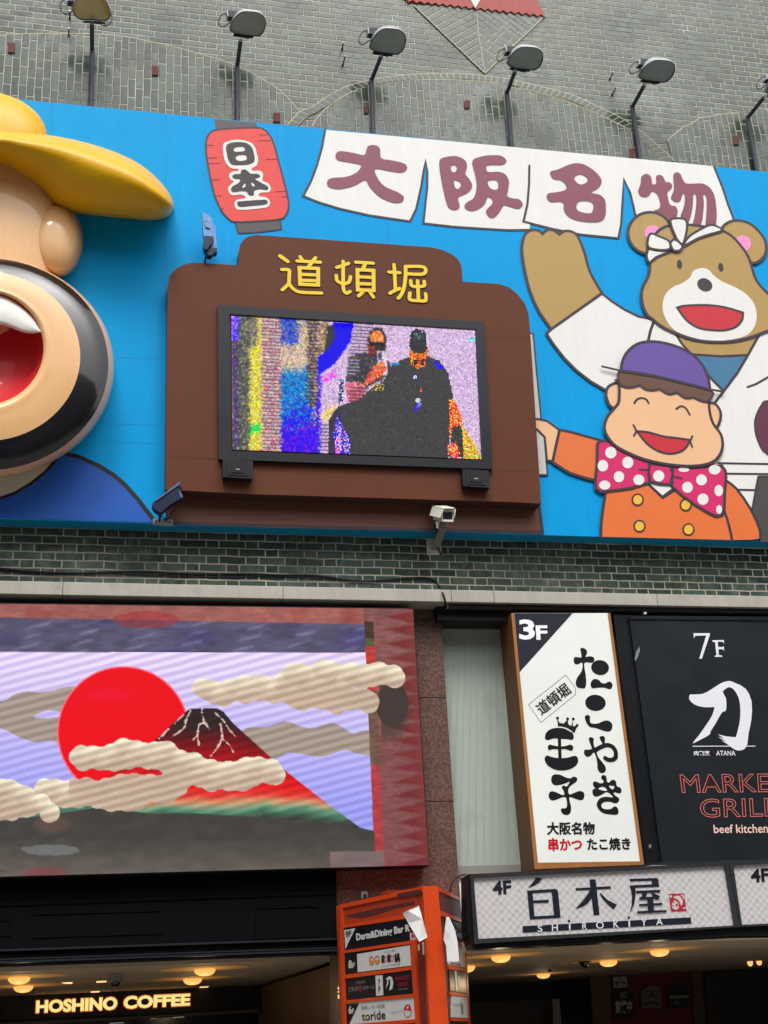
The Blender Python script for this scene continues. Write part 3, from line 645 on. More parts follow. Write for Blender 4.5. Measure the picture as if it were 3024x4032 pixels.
b.poly(PBB, q('F', [(1210, 112), (1260, 92), (1310, 103), (1345, 140), (1400, 180), (1480, 215), (1560, 265), (1610, 330), (1625, 400), (1612, 470), (1565, 528), (1480, 556), (1380, 566), (1250, 556), (1120, 515), (1060, 470), (1020, 400), (1010, 330), (1030, 262), (1080, 215), (1140, 190), (1190, 152)]), .0235, 2, sub=4)
b.poly(PBB, ell(*q('N', [(833, 1067)])[0], 31, 25, 28), .025, 5); b.poly(PBB, ell(*q('N', [(504, 797)])[0], 10, 17.5, -6), .0245, 5); b.poly(PBB, ell(*q('N', [(1043, 836)])[0], 10, 17, -10), .0245, 5)
mo = q('F', [(1106, 350), (1106, 350), (1160, 337), (1300, 333), (1420, 348), (1536, 382), (1536, 382), (1530, 430), (1490, 475), (1420, 497), (1330, 497), (1240, 480), (1165, 430)])
b.poly(PBB, mo, .025, 4, sub=3); b.stroke(PBB, mo, 8, .0265, 1, closed=True, sub=3)
bear = b.build('painted_bear', [TAN, LINE, WHT, PNK, RD2, INK, TSH, MRN, CHR], bb)
h = MB()
for i, pts in enumerate(([(100, 600), (200, 618), (300, 622), (415, 615), (300, 662), (200, 705), (112, 772), (75, 700), (82, 640)], [(555, 560), (590, 480), (660, 410), (780, 340), (880, 290), (960, 290), (1062, 352), (900, 405), (760, 452), (640, 515)],
          [(90, 480), (100, 430), (140, 395), (230, 430), (360, 490), (388, 580), (330, 610), (220, 607), (112, 582), (85, 530)], [(385, 222), (420, 200), (500, 197), (580, 217), (602, 300), (582, 430), (545, 532), (480, 482), (425, 370), (395, 290)], [(385, 520), (430, 473), (500, 512), (542, 570), (500, 618), (430, 615), (395, 562)])):
    o_ = .0285 + i * .0026; h.poly(PBB, q('N', pts), o_, 0, sub=3); h.stroke(PBB, q('N', pts), 8.5, o_ + .0013, 1, closed=True, sub=3)
h.build('headband', [WHT, LINE], bear)

# painted boy
SKN = paint('skin_paint', (240, 190, 146), .42, .03, .03); ORG = paint('orange_paint', (230, 117, 58), .42, .04, .05); PUR = paint('purple_paint', (104, 80, 160), .42, .04, .04)
HAI = paint('hair_paint', (106, 74, 60), .42); MAG = paint('magenta_paint', (216, 38, 108), .42, .04, .04); YEL = paint('button_yellow', (240, 188, 66), .42); GRS = paint('grey_white_paint', (205, 205, 198), .42)
b = MB()   # 0 skin 1 line 2 orange 3 white 4 red 5 button 6 grey white
for s_, o_ in (([(120, 515), (165, 520), (190, 800), (217, 1078), (120, 1078)], .010), ([(120, 1150), (190, 1150), (235, 1163), (258, 1442), (120, 1442)], .0113)):
    b.poly(PBB, q('F', s_), o_, 6); b.stroke(PBB, q('F', s_), 6, o_ + .0012, 1, closed=True)
hand = [(150, 1080), (195, 1078), (255, 1090), (335, 1148), (300, 1352), (255, 1350), (240, 1195), (190, 1145), (150, 1140)]
b.poly(PBB, q('F', hand), .0135, 0); b.stroke(PBB, q('F', hand), 8.5, .015, 1, closed=True)
armp = [(338, 1148), (420, 1165), (500, 1188), (600, 1215), (600, 1480), (555, 1475), (480, 1455), (400, 1428), (292, 1360), (310, 1270)]
b.poly(PBB, q('F', armp), .0165, 2); b.stroke(PBB, q('F', armp), LW, .018, 1, closed=True)
jk = q('F', [(640, 1550), (760, 1540), (915, 1498), (1010, 1590), (1080, 1545), (1300, 1300)]) + q('O', [(1110, 470), (1170, 510), (1245, 575), (1340, 700), (1430, 840), (1510, 1000), (1558, 1130), (1562, 1225), (1450, 1245)]) + [(2874, 2126), (2600, 2119)] + q('I', [(605, 188), (608, 100), (620, 0)])
b.poly(PBB, jk, .0195, 2); b.stroke(PBB, q('O', [(1110, 470), (1170, 510), (1245, 575), (1340, 700), (1430, 840), (1510, 1000), (1558, 1130), (1562, 1225)]), LW, .021, 1)
b.stroke(PBB, q('F', [(640, 1550)]) + q('I', [(622, 0), (610, 95), (607, 186)]), LW, .021, 1); b.stroke(PBB, q('O', [(1088, 870), (1125, 970), (1155, 1080), (1192, 1255)]), LW, .021, 1)
b.stroke(PBB, q('F', [(880, 1505), (915, 1500), (1010, 1592), (1085, 1545)]), LW, .021, 1)
b.poly(PBB, q('O', [(95, 520), (140, 500), (380, 548), (412, 582), (282, 675)]), .021, 3); b.stroke(PBB, q('O', [(95, 515), (282, 685), (415, 585)]), 9, .0225, 1)
for c in (q('F', [(848, 1605)])[0], q('O', [(585, 790)])[0], q('I', [(860, 118)])[0], q('I', [(1180, 140)])[0]):
    b.poly(PBB, ell(*c, 21, 22), .0225, 5); b.stroke(PBB, ell(*c, 21, 22), 6, .024, 1, closed=True)
for e in ([(740, 848), (690, 848), (652, 872), (641, 910), (648, 950), (672, 995), (720, 1000)], [(1310, 985), (1355, 980), (1388, 1030), (1385, 1090), (1355, 1138), (1300, 1100)]):
    b.poly(PBB, q('F', e), .0225, 0, sub=3); b.stroke(PBB, q('F', e), LW, .024, 1, closed=True, sub=3)
face = [(728, 820), (728, 850), (726, 960), (700, 1003), (652, 1060), (630, 1130), (650, 1190), (700, 1250), (790, 1300), (900, 1343), (1050, 1375), (1200, 1385), (1310, 1370), (1372, 1330), (1402, 1260), (1392, 1180), (1342, 1110), (1320, 1040), (1312, 960), (1316, 890), (1000, 800)]
b.poly(PBB, q('F', face), .0345, 0, sub=3); b.stroke(PBB, q('F', face), LW, .036, 1, closed=True, sub=3)
for e in ([(826, 975), (842, 952), (870, 941), (903, 950), (919, 975)], [(1100, 1012), (1130, 995), (1160, 1006), (1188, 1050)]): b.stroke(PBB, q('F', e), 8, .036, 1, sub=4)
mo = [(845, 1158), (845, 1158), (920, 1165), (1020, 1192), (1110, 1203), (1192, 1215), (1192, 1215), (1150, 1278), (1070, 1304), (990, 1290), (910, 1240)]
b.poly(PBB, q('F', mo), .036, 4, sub=3); b.stroke(PBB, q('F', mo), 8.5, .0375, 1, closed=True, sub=3)
b.stroke(PBB, q('F', [(820, 1118), (838, 1155), (822, 1188)]), 7, .0378, 1, sub=3); b.stroke(PBB, q('F', [(1205, 1190), (1192, 1225), (1205, 1260)]), 7, .0378, 1, sub=3)
boy = b.build('painted_boy', [SKN, LINE, ORG, WHT, RD2, YEL, GRS], bb)
c = MB()
hair = [(728, 765), (860, 770), (1000, 800), (1318, 880), (1311, 960), (1260, 957), (1212, 935), (1212, 935), (1160, 940), (1105, 903), (1105, 903), (1050, 915), (990, 880), (990, 880), (950, 890), (900, 883), (862, 856), (862, 856), (800, 872), (735, 852)]
c.poly(PBB, q('F', hair), .039, 0, sub=3); c.stroke(PBB, q('F', hair), 8.5, .0405, 1, closed=True, sub=3); c.build('painted_hair', [HAI, LINE], boy)
c = MB(); cap = [(738, 762), (738, 762), (748, 700), (780, 640), (840, 590), (920, 571), (1020, 580), (1130, 614), (1220, 668), (1280, 740), (1310, 815), (1320, 885), (1320, 885), (1180, 850), (1000, 805), (860, 778)]
c.poly(PBB, q('F', cap), .042, 0, sub=3); c.stroke(PBB, q('F', cap), LW, .0435, 1, closed=True, sub=3); c.stroke(PBB, q('F', [(616, 735), (740, 763), (1000, 805), (1320, 885), (1410, 900)]), 8.5, .044, 1); c.build('painted_cap', [PUR, LINE], boy)
c = MB(); wl = [(585, 1240), (605, 1220), (650, 1222), (720, 1258), (800, 1305), (925, 1355), (930, 1440), (920, 1495), (800, 1530), (610, 1555), (572, 1530), (572, 1470), (583, 1380)]
c.poly(PBB, q('F', wl), .0255, 0); c.stroke(PBB, q('F', wl), LW, .027, 1, closed=True)
wr = [(415, 280), (650, 305), (880, 292), (1060, 278), (1102, 340), (1112, 430), (1095, 620), (1087, 850), (1060, 920), (980, 937), (880, 890), (700, 782), (560, 682), (405, 550)]
c.poly(PBB, q('O', wr), .0255, 0); c.stroke(PBB, q('O', wr), LW, .027, 1, closed=True)
kn = [(925, 1370), (1062, 1385), (1077, 1440), (1062, 1505), (1000, 1503), (930, 1488), (920, 1430)]
c.poly(PBB, q('F', kn), .0282, 0); c.stroke(PBB, q('F', kn), LW, .0295, 1, closed=True)
c.stroke(PBB, q('F', [(860, 1408), (915, 1410)]), 7, .0282, 1); c.stroke(PBB, q('F', [(1080, 1452), (1135, 1465)]), 7, .0282, 1)
for x, y, rx, ry in ((672, 1298, 37, 38), (783, 1362, 36, 38), (620, 1383, 34, 38), (725, 1455, 34, 36), (855, 1475, 36, 34), (632, 1510, 36, 30)): c.poly(PBB, ell(*q('F', [(x, y)])[0], rx / 1.659, ry / 1.659), .0285, 2)
c.poly(PBB, ell(*q('F', [(985, 1450)])[0], 22, 22), .031, 2)
for x, y, rx, ry in ((607, 560, 70, 72), (790, 463, 70, 72), (962, 330, 78, 62), (1015, 603, 56, 74), (810, 715, 72, 74), (1020, 850, 38, 58), (560, 328, 70, 32)): c.poly(PBB, ell(*q('O', [(x, y)])[0], rx / 3.318, ry / 3.318), .0285, 2)
c.build('painted_bow_tie', [MAG, LINE, WHT], boy)
# painted collar and shirt under the big head
SHB = paint('shirt_blue', (34, 92, 186), .42, .05, .06); b = MB()
arc = q('D', [(-400, 1720), (0, 1595), (100, 1560), (200, 1500), (300, 1420), (360, 1350), (405, 1308)])
shirt = arc + q('D', [(430, 1305), (520, 1327), (640, 1380), (740, 1440), (820, 1510), (900, 1600)]) + q('G', [(945, 0), (1003, 90)]) + [(597, 2057), (0, 2040), (-400, 2028)]
b.poly(PBB, q('D', [(-400, 1300), (430, 1200), (410, 1310), (300, 1425), (200, 1505), (100, 1565), (0, 1600), (-400, 1725)]), .003, 2); b.poly(PBB, shirt, .0045, 0)
b.stroke(PBB, arc, 12, .006, 1); b.stroke(PBB, q('D', [(405, 1306), (430, 1305), (520, 1327), (640, 1380), (740, 1440), (820, 1510), (900, 1600)]) + q('G', [(945, 0), (1000, 70)]), 16, .0065, 1)
b.build('painted_shirt', [SHB, paint('black_line', (34, 32, 34), .45), paint('collar_white', (200, 198, 186), .45)], bb)

# ================================================================== BIG HEAD (fibreglass figure on the billboard)
hd = thing('giant_head', 'giant glossy laughing head with yellow hat and black beard, on the blue billboard', 'sculpture', PY(-60, 1400, -.25))
GS = paint('gloss_skin', (234, 184, 128), .36, .05, .07, bump=.12, coat=.5); GK = paint('gloss_black', (22, 22, 27), .22, .05, .03, bump=.25, coat=1.0)
GY = paint('gloss_yellow', (226, 172, 10), .42, .05, .06, bump=.15, coat=.16); GR_ = paint('gloss_red', (206, 42, 52), .5, .05, .03, coat=.25); GT = paint('gloss_teeth', (236, 234, 226), .55, .04, .04, spec=.3)
def ering(cx, cy, rx, ry, Y, n=72): return [PY(x, y, Y) for x, y in ell(cx, cy, rx, ry, 0, n)]
def ering_r(*a): return ering(*a)[::-1]
# muzzle: nested rings from the billboard outwards and back into the mouth
prof = [(-60, 1450, 508, 432, -.25, 0), (-60, 1448, 510, 434, -.38, 0), (-60, 1444, 506, 430, -.52, 0), (-60, 1438, 499, 426, -.62, 0), (-60, 1434, 487, 419, -.69, 1), (-60, 1430, 464, 404, -.735, 1), (-60, 1424, 440, 386, -.765, 1), (-60, 1415, 410, 361, -.785, 1), (-60, 1403, 376, 334, -.80, 0), (-60, 1399, 350, 312, -.812, 0), (-60, 1393, 318, 287, -.824, 0), (-60, 1387, 285, 262, -.83, 0), (-60, 1381, 262, 245, -.832, 0), (-60, 1377, 250, 238, -.838, 0), (-60, 1373, 240, 230, -.83, 0), (-60, 1371, 231, 222, -.795, 0)]
def muzzle(lo, hi, mat, name, extra=()):
    m = MB(); m.loft([ering(a, b_, c_, d, Y) for a, b_, c_, d, Y, k in prof[lo:hi + 1]] + list(extra), 0, True, False); return m.build(name, mat, hd, recalc=True)
muzzle(0, 4, GS, 'muzzle_rim'); muzzle(4, 8, GK, 'beard'); muzzle(8, 15, GS, 'lip')
m = MB(); m.loft([ering(-60, 1371, 231, 222, -.795), ering(-60, 1371, 228, 220, -.68), ering(-60, 1375, 205, 205, -.55), ering(-60, 1380, 120, 130, -.48), ering(-60, 1380, 20, 20, -.46)], 0, True, True); m.build('mouth', GR_, hd, recalc=True)
# upper teeth
top = q('D', [(-440, 265), (-220, 235), (0, 268), (90, 310), (170, 370), (225, 430), (268, 505)]); bot = q('D', [(-440, 430), (-220, 440), (0, 462), (90, 490), (150, 512), (215, 520), (262, 512)])
rows = []
for f, Y in ((0, -.775), (.12, -.80), (.5, -.81), (.85, -.81), (.97, -.795), (1.0, -.70)):
    rows.append([PY(a[0] + (c_[0] - a[0]) * f, a[1] + (c_[1] - a[1]) * f, Y) for a, c_ in zip(smooth(top, 4, False), smooth(bot, 4, False))])
m = MB(); m.loft(rows, 0, False, False); m.build('teeth', GT, hd)
# face behind the muzzle, ear
m = MB(); m.loft([ering(-70, 930 - k * 3, 300 * s_, 420 * s_, Y) for k, (s_, Y) in enumerate(((1, -.25), (1.0, -.36), (.99, -.43), (.965, -.48), (.91, -.52), (.82, -.555), (.68, -.58), (.5, -.60), (.3, -.61), (.1, -.615)))], 0, True, True); m.build('face', GS, hd, recalc=True)
m = MB(); m.loft([ering(232 - 4 * k, 948 - 2 * k, 95 * s_, 143 * s_, Y, 48) for k, (s_, Y) in enumerate(((1, -.25), (1.0, -.32), (.99, -.39), (.95, -.455), (.87, -.51), (.72, -.555), (.45, -.59), (.12, -.60)))], 0, True, True); m.build('ear', GS, hd, recalc=True)
# hat: dome and brim
hat = MB(); hat.loft([ering(-80, 548 - 4 * k, 266 * s_, 186 * s_, Y) for k, (s_, Y) in enumerate(((1, -.25), (1, -.32), (.97, -.40), (.9, -.47), (.78, -.53), (.6, -.57), (.35, -.595), (.1, -.60)))], 0, True, True)
ho = hat.build('hat_crown', GY, hd, recalc=True)
T_ = [(-700, 905), (-350, 870), (0, 858), (150, 866), (300, 880), (450, 905), (600, 942), (750, 992), (880, 1052), (980, 1122), (1060, 1202), (1110, 1270), (1130, 1318), (1135, 1352)]
B_ = [(-700, 1130), (-350, 1075), (0, 1088), (110, 1150), (200, 1205), (275, 1265), (320, 1320), (410, 1372), (560, 1402), (720, 1418), (860, 1430), (980, 1440), (1070, 1426), (1115, 1398), (1135, 1356)]
Ts, Bs = smooth(q('A', T_), 5, False), smooth(q('A', B_), 5, False)
rows = []; nT = len(Ts)
for v, Y in ((-.0, -.25), (0, -.45), (.015, -.60), (.045, -.76), (.085, -.88), (.13, -.955), (.18, -.99), (.24, -1.0), (.34, -.98), (.50, -.91), (.68, -.80), (.84, -.66), (.94, -.53), (.985, -.40), (1.0, -.25)):
    r = []
    for i, (a, c_) in enumerate(zip(Ts, Bs)):
        e = i / (nT - 1); Ys = -.63 + .36 * min(1, max(0, (e - .22) / .3)); k = math.sqrt(max(0.0, 1 - max(0, (e - .55) / .45) ** 2.2)) if e > .55 else 1.0
        kk = .22 + .78 * k; Yv = -.25 + (Y + .25) * kk; Yv = min(Yv, Ys) if v < .4 and v + abs(Y + .25) > .01 else Yv; vv = v
        if e > .97: vv = v
        r.append(PY(a[0] + (c_[0] - a[0]) * vv, a[1] + (c_[1] - a[1]) * vv, Yv))
    rows.append(r)
m = MB(); m.loft(rows, 0, False, False)
tip = [rw[-1] for rw in rows]; cen = PY(*(np.array(Ts[-1]) * .5 + np.array(Bs[-1]) * .5 + np.array((2, 0))), -.30)
m.add([cen] + tip, [(0, k + 1, k + 2) for k in range(len(tip) - 1)], 0, True)
m.build('hat_brim', GY, hd, recalc=True, weld=True)
# ================================================================== LED SCREEN CABINET
PC = PlY(-.42)
led = thing('led_display', 'brown stepped screen cabinet with yellow lettering, mounted on the blue billboard', 'screen', PY(1400, 1960, -.42))
CAB = paint('cabinet_brown', (100, 58, 41), .5, .07, .08, spec=.12); CABE = paint('cabinet_edge', (66, 42, 36), .5); BLK = paint('bezel_black', (30, 33, 38), .4, .1, .1); BLK2 = paint('box_black', (28, 30, 34), .42, .1, .1)
cab = [(651, 1928), (655, 1500), (660, 1150), (660, 1132), (664, 1098), (674, 1078), (693, 1058), (723, 1042), (760, 1034), (800, 1036), (939, 1044), (939, 1044), (940, 990), (944, 968), (955, 948), (975, 932), (1009, 925), (1200, 938), (1693, 973), (1740, 983), (1778, 1000), (1803, 1020), (1817, 1048), (1822, 1109), (1822, 1109), (1964, 1118), (2005, 1131), (2038, 1158), (2066, 1193), (2081, 1235), (2088, 1313), (2110, 1660), (2131, 1983), (2000, 1976), (1000, 1946)]
m = MB(); m.poly(PC, cab, 0, 0, .165, side=1)
for a in (((662, 1238), (790, 1244)), ((1925, 1325), (2087, 1330)), ((652, 1800), (855, 1806)), ((1960, 1850), (2122, 1858)), ((955, 1045), (938, 1190)), ((1822, 1110), (1826, 1180))): m.stroke(PC, a, 1.4, .0015, 2, caps=False)
m.build('cabinet', [CAB, CABE, paint('cabinet_seam', (74, 47, 38), .5)], led, bevel=.006)
bz = [(857, 1199), (1907, 1268), (1940, 1847), (861, 1808)]; scq = [(911, 1241), (1870, 1300), (1895.5, 1808), (915.7, 1770)]
m = MB(); m.poly(PC, bz, .05, 0, .05, holes=[[(905, 1236), (1875, 1295), (1901, 1813), (910, 1775)]]); m.build('bezel', BLK, led, bevel=.005)
Yk = MB(); ys = [[(58, 97), (138, 153)], [(75, 236), (150, 241), (152, 300), (150, 375)], [(150, 380), (82, 443)], [(152, 382), (190, 430), (245, 462), (330, 471), (483, 476)], [(263, 105), (290, 145)], [(422, 115), (392, 150), (352, 205)], [(232, 148), (350, 155), (470, 161)], [(262, 285), (440, 292)], [(268, 345), (440, 350)],
   [(637, 214), (700, 195), (758, 172)], [(703, 152), (703, 340), (708, 440), (735, 476), (772, 460)], [(633, 297), (642, 350), (700, 380), (760, 365), (778, 308)], [(832, 161), (1010, 171)], [(930, 175), (908, 222)], [(855, 310), (1010, 318)], [(858, 380), (1010, 386)], [(902, 468), (860, 505)], [(978, 468), (1013, 518)],
   [(1170, 262), (1280, 269)], [(1222, 185), (1230, 300), (1236, 440)], [(1180, 478), (1240, 445), (1280, 430)], [(1338, 205), (1525, 210), (1525, 280), (1365, 280)], [(1340, 215), (1338, 330), (1318, 440), (1290, 500), (1265, 528)], [(1393, 350), (1402, 400), (1460, 411), (1528, 402), (1530, 357)], [(1462, 350), (1468, 450), (1471, 540)], [(1384, 475), (1386, 543), (1470, 553), (1543, 552), (1545, 483)]]
bx = [[(257, 217), (448, 226), (448, 394), (264, 386)], [(848, 238), (1013, 245), (1015, 450), (852, 444)]]
for i, s_ in enumerate(ys):
    ww = 38 if i in (0,) else 34
    Yk.stroke(PC, q('Y', s_), (ww + 18) / 2.592, .003 + i * .0001, 1, sub=4); Yk.stroke(PC, q('Y', s_), ww / 2.592, .0065 + i * .00012, 0, sub=4)
for i, s_ in enumerate(bx):
    Yk.stroke(PC, q('Y', s_), 50 / 2.592, .006 + i * .0001, 1, closed=True); Yk.stroke(PC, q('Y', s_), 36 / 2.592, .0098 + i * .0001, 0, closed=True)
Yk.build('lettering', [paint('letter_yellow', (240, 202, 42), .4), paint('letter_edge', (48, 26, 20), .5)], led)
SPK = []
for quad in ([(877, 1807), (996, 1815), (995, 1885), (878, 1878)], [(1821, 1846), (1924, 1853), (1929, 1921), (1824, 1913)]):
    m = MB(); m.poly(PC, quad, .09, 0, .088)
    c = np.array(quad).mean(0); ins = [tuple(c + (np.array(p) - c) * .72) for p in quad]; m.poly(PC, ins, .096, 0, .008); ins2 = [tuple(c + (np.array(p) - c) * .42) for p in quad]; m.poly(PC, ins2, .102, 0, .007)
    s_ = m.build('speaker', BLK2, led, bevel=.008)
    m = MB(); m.stroke(PC, [(c[0] - 7, c[1] + 1), (c[0] + 8, c[1] + 1)], 3.5, .104, 0, caps=False, thick=.001); m.build('badge', paint('badge_silver', (190, 190, 190), .3), s_)
# picture on the screen
def cell_hash(sx, sy, s=1.0): return RNG.random(sx.shape)
def led_paint(sx, sy):
    X = (sx - 880) * 1.5952; Yp = (sy - 1200) * 1.5952
    sh = sx.shape; ny, nx = sh; R1, R2, R3 = RNG.random(sh), RNG.random(sh), RNG.random(sh)
    row = np.arange(ny)[:, None] * np.ones((1, nx)); col = np.arange(nx)[None] * np.ones((ny, 1))
    out = np.zeros(sh + (3,))
    def pick(mask, pal, wts):
        pal = np.array(pal, float); cw = np.cumsum(wts) / np.sum(wts); k = np.searchsorted(cw, R1); k = np.minimum(k, len(pal) - 1)
        out[mask] = pal[k][mask]
    lil = [(230, 205, 234), (214, 192, 230), (236, 208, 226), (196, 170, 224), (220, 214, 228)]
    pick(np.ones(sh, bool), lil, [6, 4, 3, 2, 1])
    out *= np.where(col % 2 == 0, 1.0, .90)[..., None]
    jit = (R2 - .5) * 26
    Xj = X + jit
    pick(Xj < 100, [(70, 66, 84), (40, 40, 60), (110, 90, 130), (60, 110, 100), (160, 150, 180), (70, 40, 160), (150, 60, 90)], [5, 4, 3, 2, 1.4, 2, 1])
    pick((Xj < 95) & (Yp < 225), [(60, 50, 230), (150, 160, 255), (240, 190, 250), (190, 60, 240)], [5, 2, 2, 1.4])
    pick((Xj >= 95) & (Xj < 165), [(80, 78, 84), (56, 60, 60), (140, 150, 110), (90, 120, 80), (150, 120, 150), (200, 190, 120)], [5, 4, 2, 2, 1.5, 1])
    pick((Xj >= 165) & (Xj < 238), [(214, 200, 80), (240, 225, 70), (200, 180, 130), (170, 160, 90), (235, 235, 200), (150, 190, 90)], [4, 4, 2, 2, 1, 1])
    pick((Xj >= 165) & (Xj < 215) & (Yp < 260), [(110, 104, 110), (150, 140, 130), (70, 66, 80), (200, 190, 120)], [4, 3, 2, 1])
    pick((Xj >= 165) & (Xj < 230) & (np.abs(Yp - 775 - jit) < 25), [(0, 200, 90), (60, 230, 110), (160, 220, 90)], [3, 2, 1])
    a = (Xj >= 238) & (Xj < 362); pick(a, [(232, 205, 215), (240, 225, 190), (215, 140, 170), (160, 120, 150), (225, 60, 110), (120, 170, 150)], [5, 3, 2.4, 2, .9, .8])
    st = a & (row.astype(int) % 3 == 0); out[st] *= .42
    b_ = (Xj >= 362) & (Xj < 600); pick(b_, [(206, 180, 170), (222, 200, 120), (180, 150, 190), (150, 160, 120), (235, 215, 190)], [4, 3, 3, 2, 2])
    pick(b_ & (X < 470 + jit * 2) & (Yp < 250 + jit * 2), [(40, 60, 190), (70, 60, 150), (120, 130, 190), (50, 120, 160), (180, 170, 160)], [4, 2, 2, 2, 1])
    pick(b_ & (Yp > 410 + jit * 3) & (X < 560 + jit), [(0, 140, 190), (0, 100, 180), (40, 60, 190), (20, 180, 190), (90, 110, 170), (150, 170, 150)], [4, 3, 3, 2, 2, .8])
    pick(b_ & (Yp > 640 + jit * 5) & (R3 < .45), [(60, 10, 200), (30, 0, 235), (110, 40, 200)], [3, 3, 1])
    pick(b_ & (Yp > 760 + jit * 4), [(60, 10, 210), (30, 0, 235), (120, 40, 190), (200, 40, 210), (70, 60, 130)], [4, 5, 2, 1.6, 1])
    g_ = (Xj >= 525) & (Xj < 600) & (Yp < 640); pick(g_ & (R3 < .8), [(190, 160, 130), (70, 60, 70), (120, 70, 90), (210, 190, 120), (60, 70, 150)], [4, 4, 2, 2, 2]); out[g_ & (row.astype(int) % 3 == 0)] *= .35
    pick((Xj >= 590) & (Xj < 610) & (Yp > 380), [(50, 20, 230), (90, 60, 200), (230, 220, 250)], [4, 2, 1])
    P = lambda pts: inpoly(X + jit * .16, Yp + (R3 - .5) * 7, pts)
    mg = P([(610, 460), (700, 400), (720, 440), (640, 500)]); pick(mg, [(240, 90, 220), (225, 190, 240), (200, 60, 220)], [2, 3, 1])
    pick(P([(605, 105), (660, 105), (665, 250), (600, 330)]), [(200, 170, 110), (120, 100, 90), (225, 200, 190), (90, 80, 80)], [3, 3, 2, 2])
    pick(P([(660, 130), (720, 115), (690, 260), (640, 350), (630, 300)]), [(66, 64, 70), (50, 50, 58), (60, 40, 140)], [5, 4, 1])
    pick(P([(690, 110), (820, 112), (795, 235), (700, 370), (600, 440), (592, 330), (660, 280), (700, 200)]), [(20, 10, 238), (36, 20, 220), (50, 40, 180)], [6, 4, 1])
    s2 = P([(820, 115), (940, 120), (940, 250), (860, 400), (780, 400), (800, 230)]); out[s2 & (row.astype(int) % 3 == 0)] *= .35
    pick(P([(605, 690), (680, 620), (735, 640), (650, 735), (610, 720)]), [(214, 190, 110), (235, 220, 150), (230, 200, 230)], [3, 2, 2])
    s3 = P([(608, 735), (665, 735), (660, 940), (608, 940)]); out[s3 & (row.astype(int) % 3 == 0)] *= .3
    dark = [(66, 66, 68), (58, 58, 60), (74, 74, 76), (62, 60, 66)]; dw = [5, 4, 3, 2]
    # first person with phone
    pick(P([(880, 300), (1000, 300), (1040, 360), (1060, 420), (1000, 470), (900, 520), (770, 480), (780, 330)]), [(52, 52, 58), (70, 66, 72), (40, 60, 120), (160, 120, 90)], [5, 3, 1, .8])
    s4 = P([(780, 330), (860, 330), (850, 430), (775, 440)]); out[s4 & (row.astype(int) % 3 == 0)] = (190, 180, 200)
    pick(P([(920, 165), (960, 140), (1000, 150), (1022, 200), (1020, 300), (960, 340), (915, 300), (905, 215)]), [(60, 52, 54), (44, 40, 44)], [2, 1])
    pick(P([(918, 190), (945, 160), (985, 165), (1010, 200), (1010, 235), (925, 232)]), [(220, 130, 70), (190, 60, 60), (235, 190, 90), (240, 160, 130)], [3, 2, 2, 2])
    pick(P([(905, 235), (1020, 235), (1018, 262), (1000, 258), (970, 250), (930, 262)]), [(36, 32, 36)], [1])
    pick(P([(900, 250), (945, 262), (960, 300), (920, 330)]), [(150, 40, 40), (210, 120, 110), (90, 40, 50)], [2, 1, 2])
    pick(P([(965, 290), (1028, 292), (1030, 445), (972, 440)]), [(228, 214, 226), (240, 225, 240), (200, 190, 200)], [4, 3, 2])
    pick(P([(972, 300), (996, 300), (996, 345), (975, 345)]), [(110, 100, 120), (60, 60, 80)], [1, 1])
    pick(P([(940, 390), (1000, 350), (1022, 400), (1000, 440), (880, 520), (770, 560), (762, 490), (880, 495)]), [(225, 110, 60), (210, 40, 60), (240, 150, 150), (240, 190, 90), (120, 40, 50)], [4, 3, 2, 2, 1])
    pick(P([(765, 490), (830, 480), (900, 520), (860, 610), (780, 610)]), [(220, 110, 140), (190, 60, 110), (235, 180, 180), (150, 120, 120)], [3, 2, 2, 2]); s5 = P([(800, 500), (920, 500), (880, 620), (780, 620)]); out[s5 & (row.astype(int) % 3 == 0)] *= .4
    bl = out.copy()
    for dy in (-1, 0, 1):
        for dx in (-1, 0, 1): bl += np.roll(np.roll(out, dy, 0), dx, 1)
    bl /= 10.0; left = ((X < 610))[..., None]; out = np.where(left, out * .42 + bl * .58, out * .5 + bl * .5)
    # dark shirts
    pick(P([(720, 640), (860, 590), (920, 530), (1010, 470), (1060, 380), (1130, 340), (1180, 325), (1290, 325), (1360, 355), (1410, 430), (1445, 585), (1420, 600), (1425, 800), (1415, 960), (800, 940), (740, 830), (735, 700)]), dark, dw)
    pick(P([(660, 720), (725, 630), (740, 700), (735, 940), (660, 940)]), [(60, 58, 66), (50, 48, 60), (70, 50, 150)], [5, 4, 1])
    pick(P([(715, 680), (745, 760), (800, 860), (790, 940), (715, 940), (690, 830)]), [(40, 20, 220), (150, 130, 240), (70, 66, 80), (225, 190, 245)], [4, 2, 3, 2])
    pick(P([(700, 850), (735, 800), (740, 940), (705, 940)]), [(235, 200, 245), (220, 80, 210), (60, 40, 220)], [3, 2, 2])
    pick(P([(730, 470), (755, 470), (750, 600), (722, 640)]), [(60, 60, 70), (50, 90, 160), (230, 220, 250)], [4, 2, 1])
    # second person
    pick(P([(1165, 290), (1285, 270), (1280, 320), (1262, 390), (1215, 400), (1175, 370)]), [(232, 128, 56), (196, 66, 44), (244, 190, 100), (120, 44, 36)], [5, 3, 2, 1.4])
    pick(P([(1175, 180), (1200, 155), (1250, 155), (1272, 180), (1278, 270), (1270, 300), (1225, 310), (1180, 290), (1165, 260)]), [(50, 52, 56), (60, 64, 66)], [2, 1])
    pick(P([(1195, 170), (1250, 165), (1258, 215), (1200, 222)]), [(56, 60, 64), (70, 80, 84), (190, 215, 225), (110, 140, 150)], [5, 4, 1.3, 1.3])
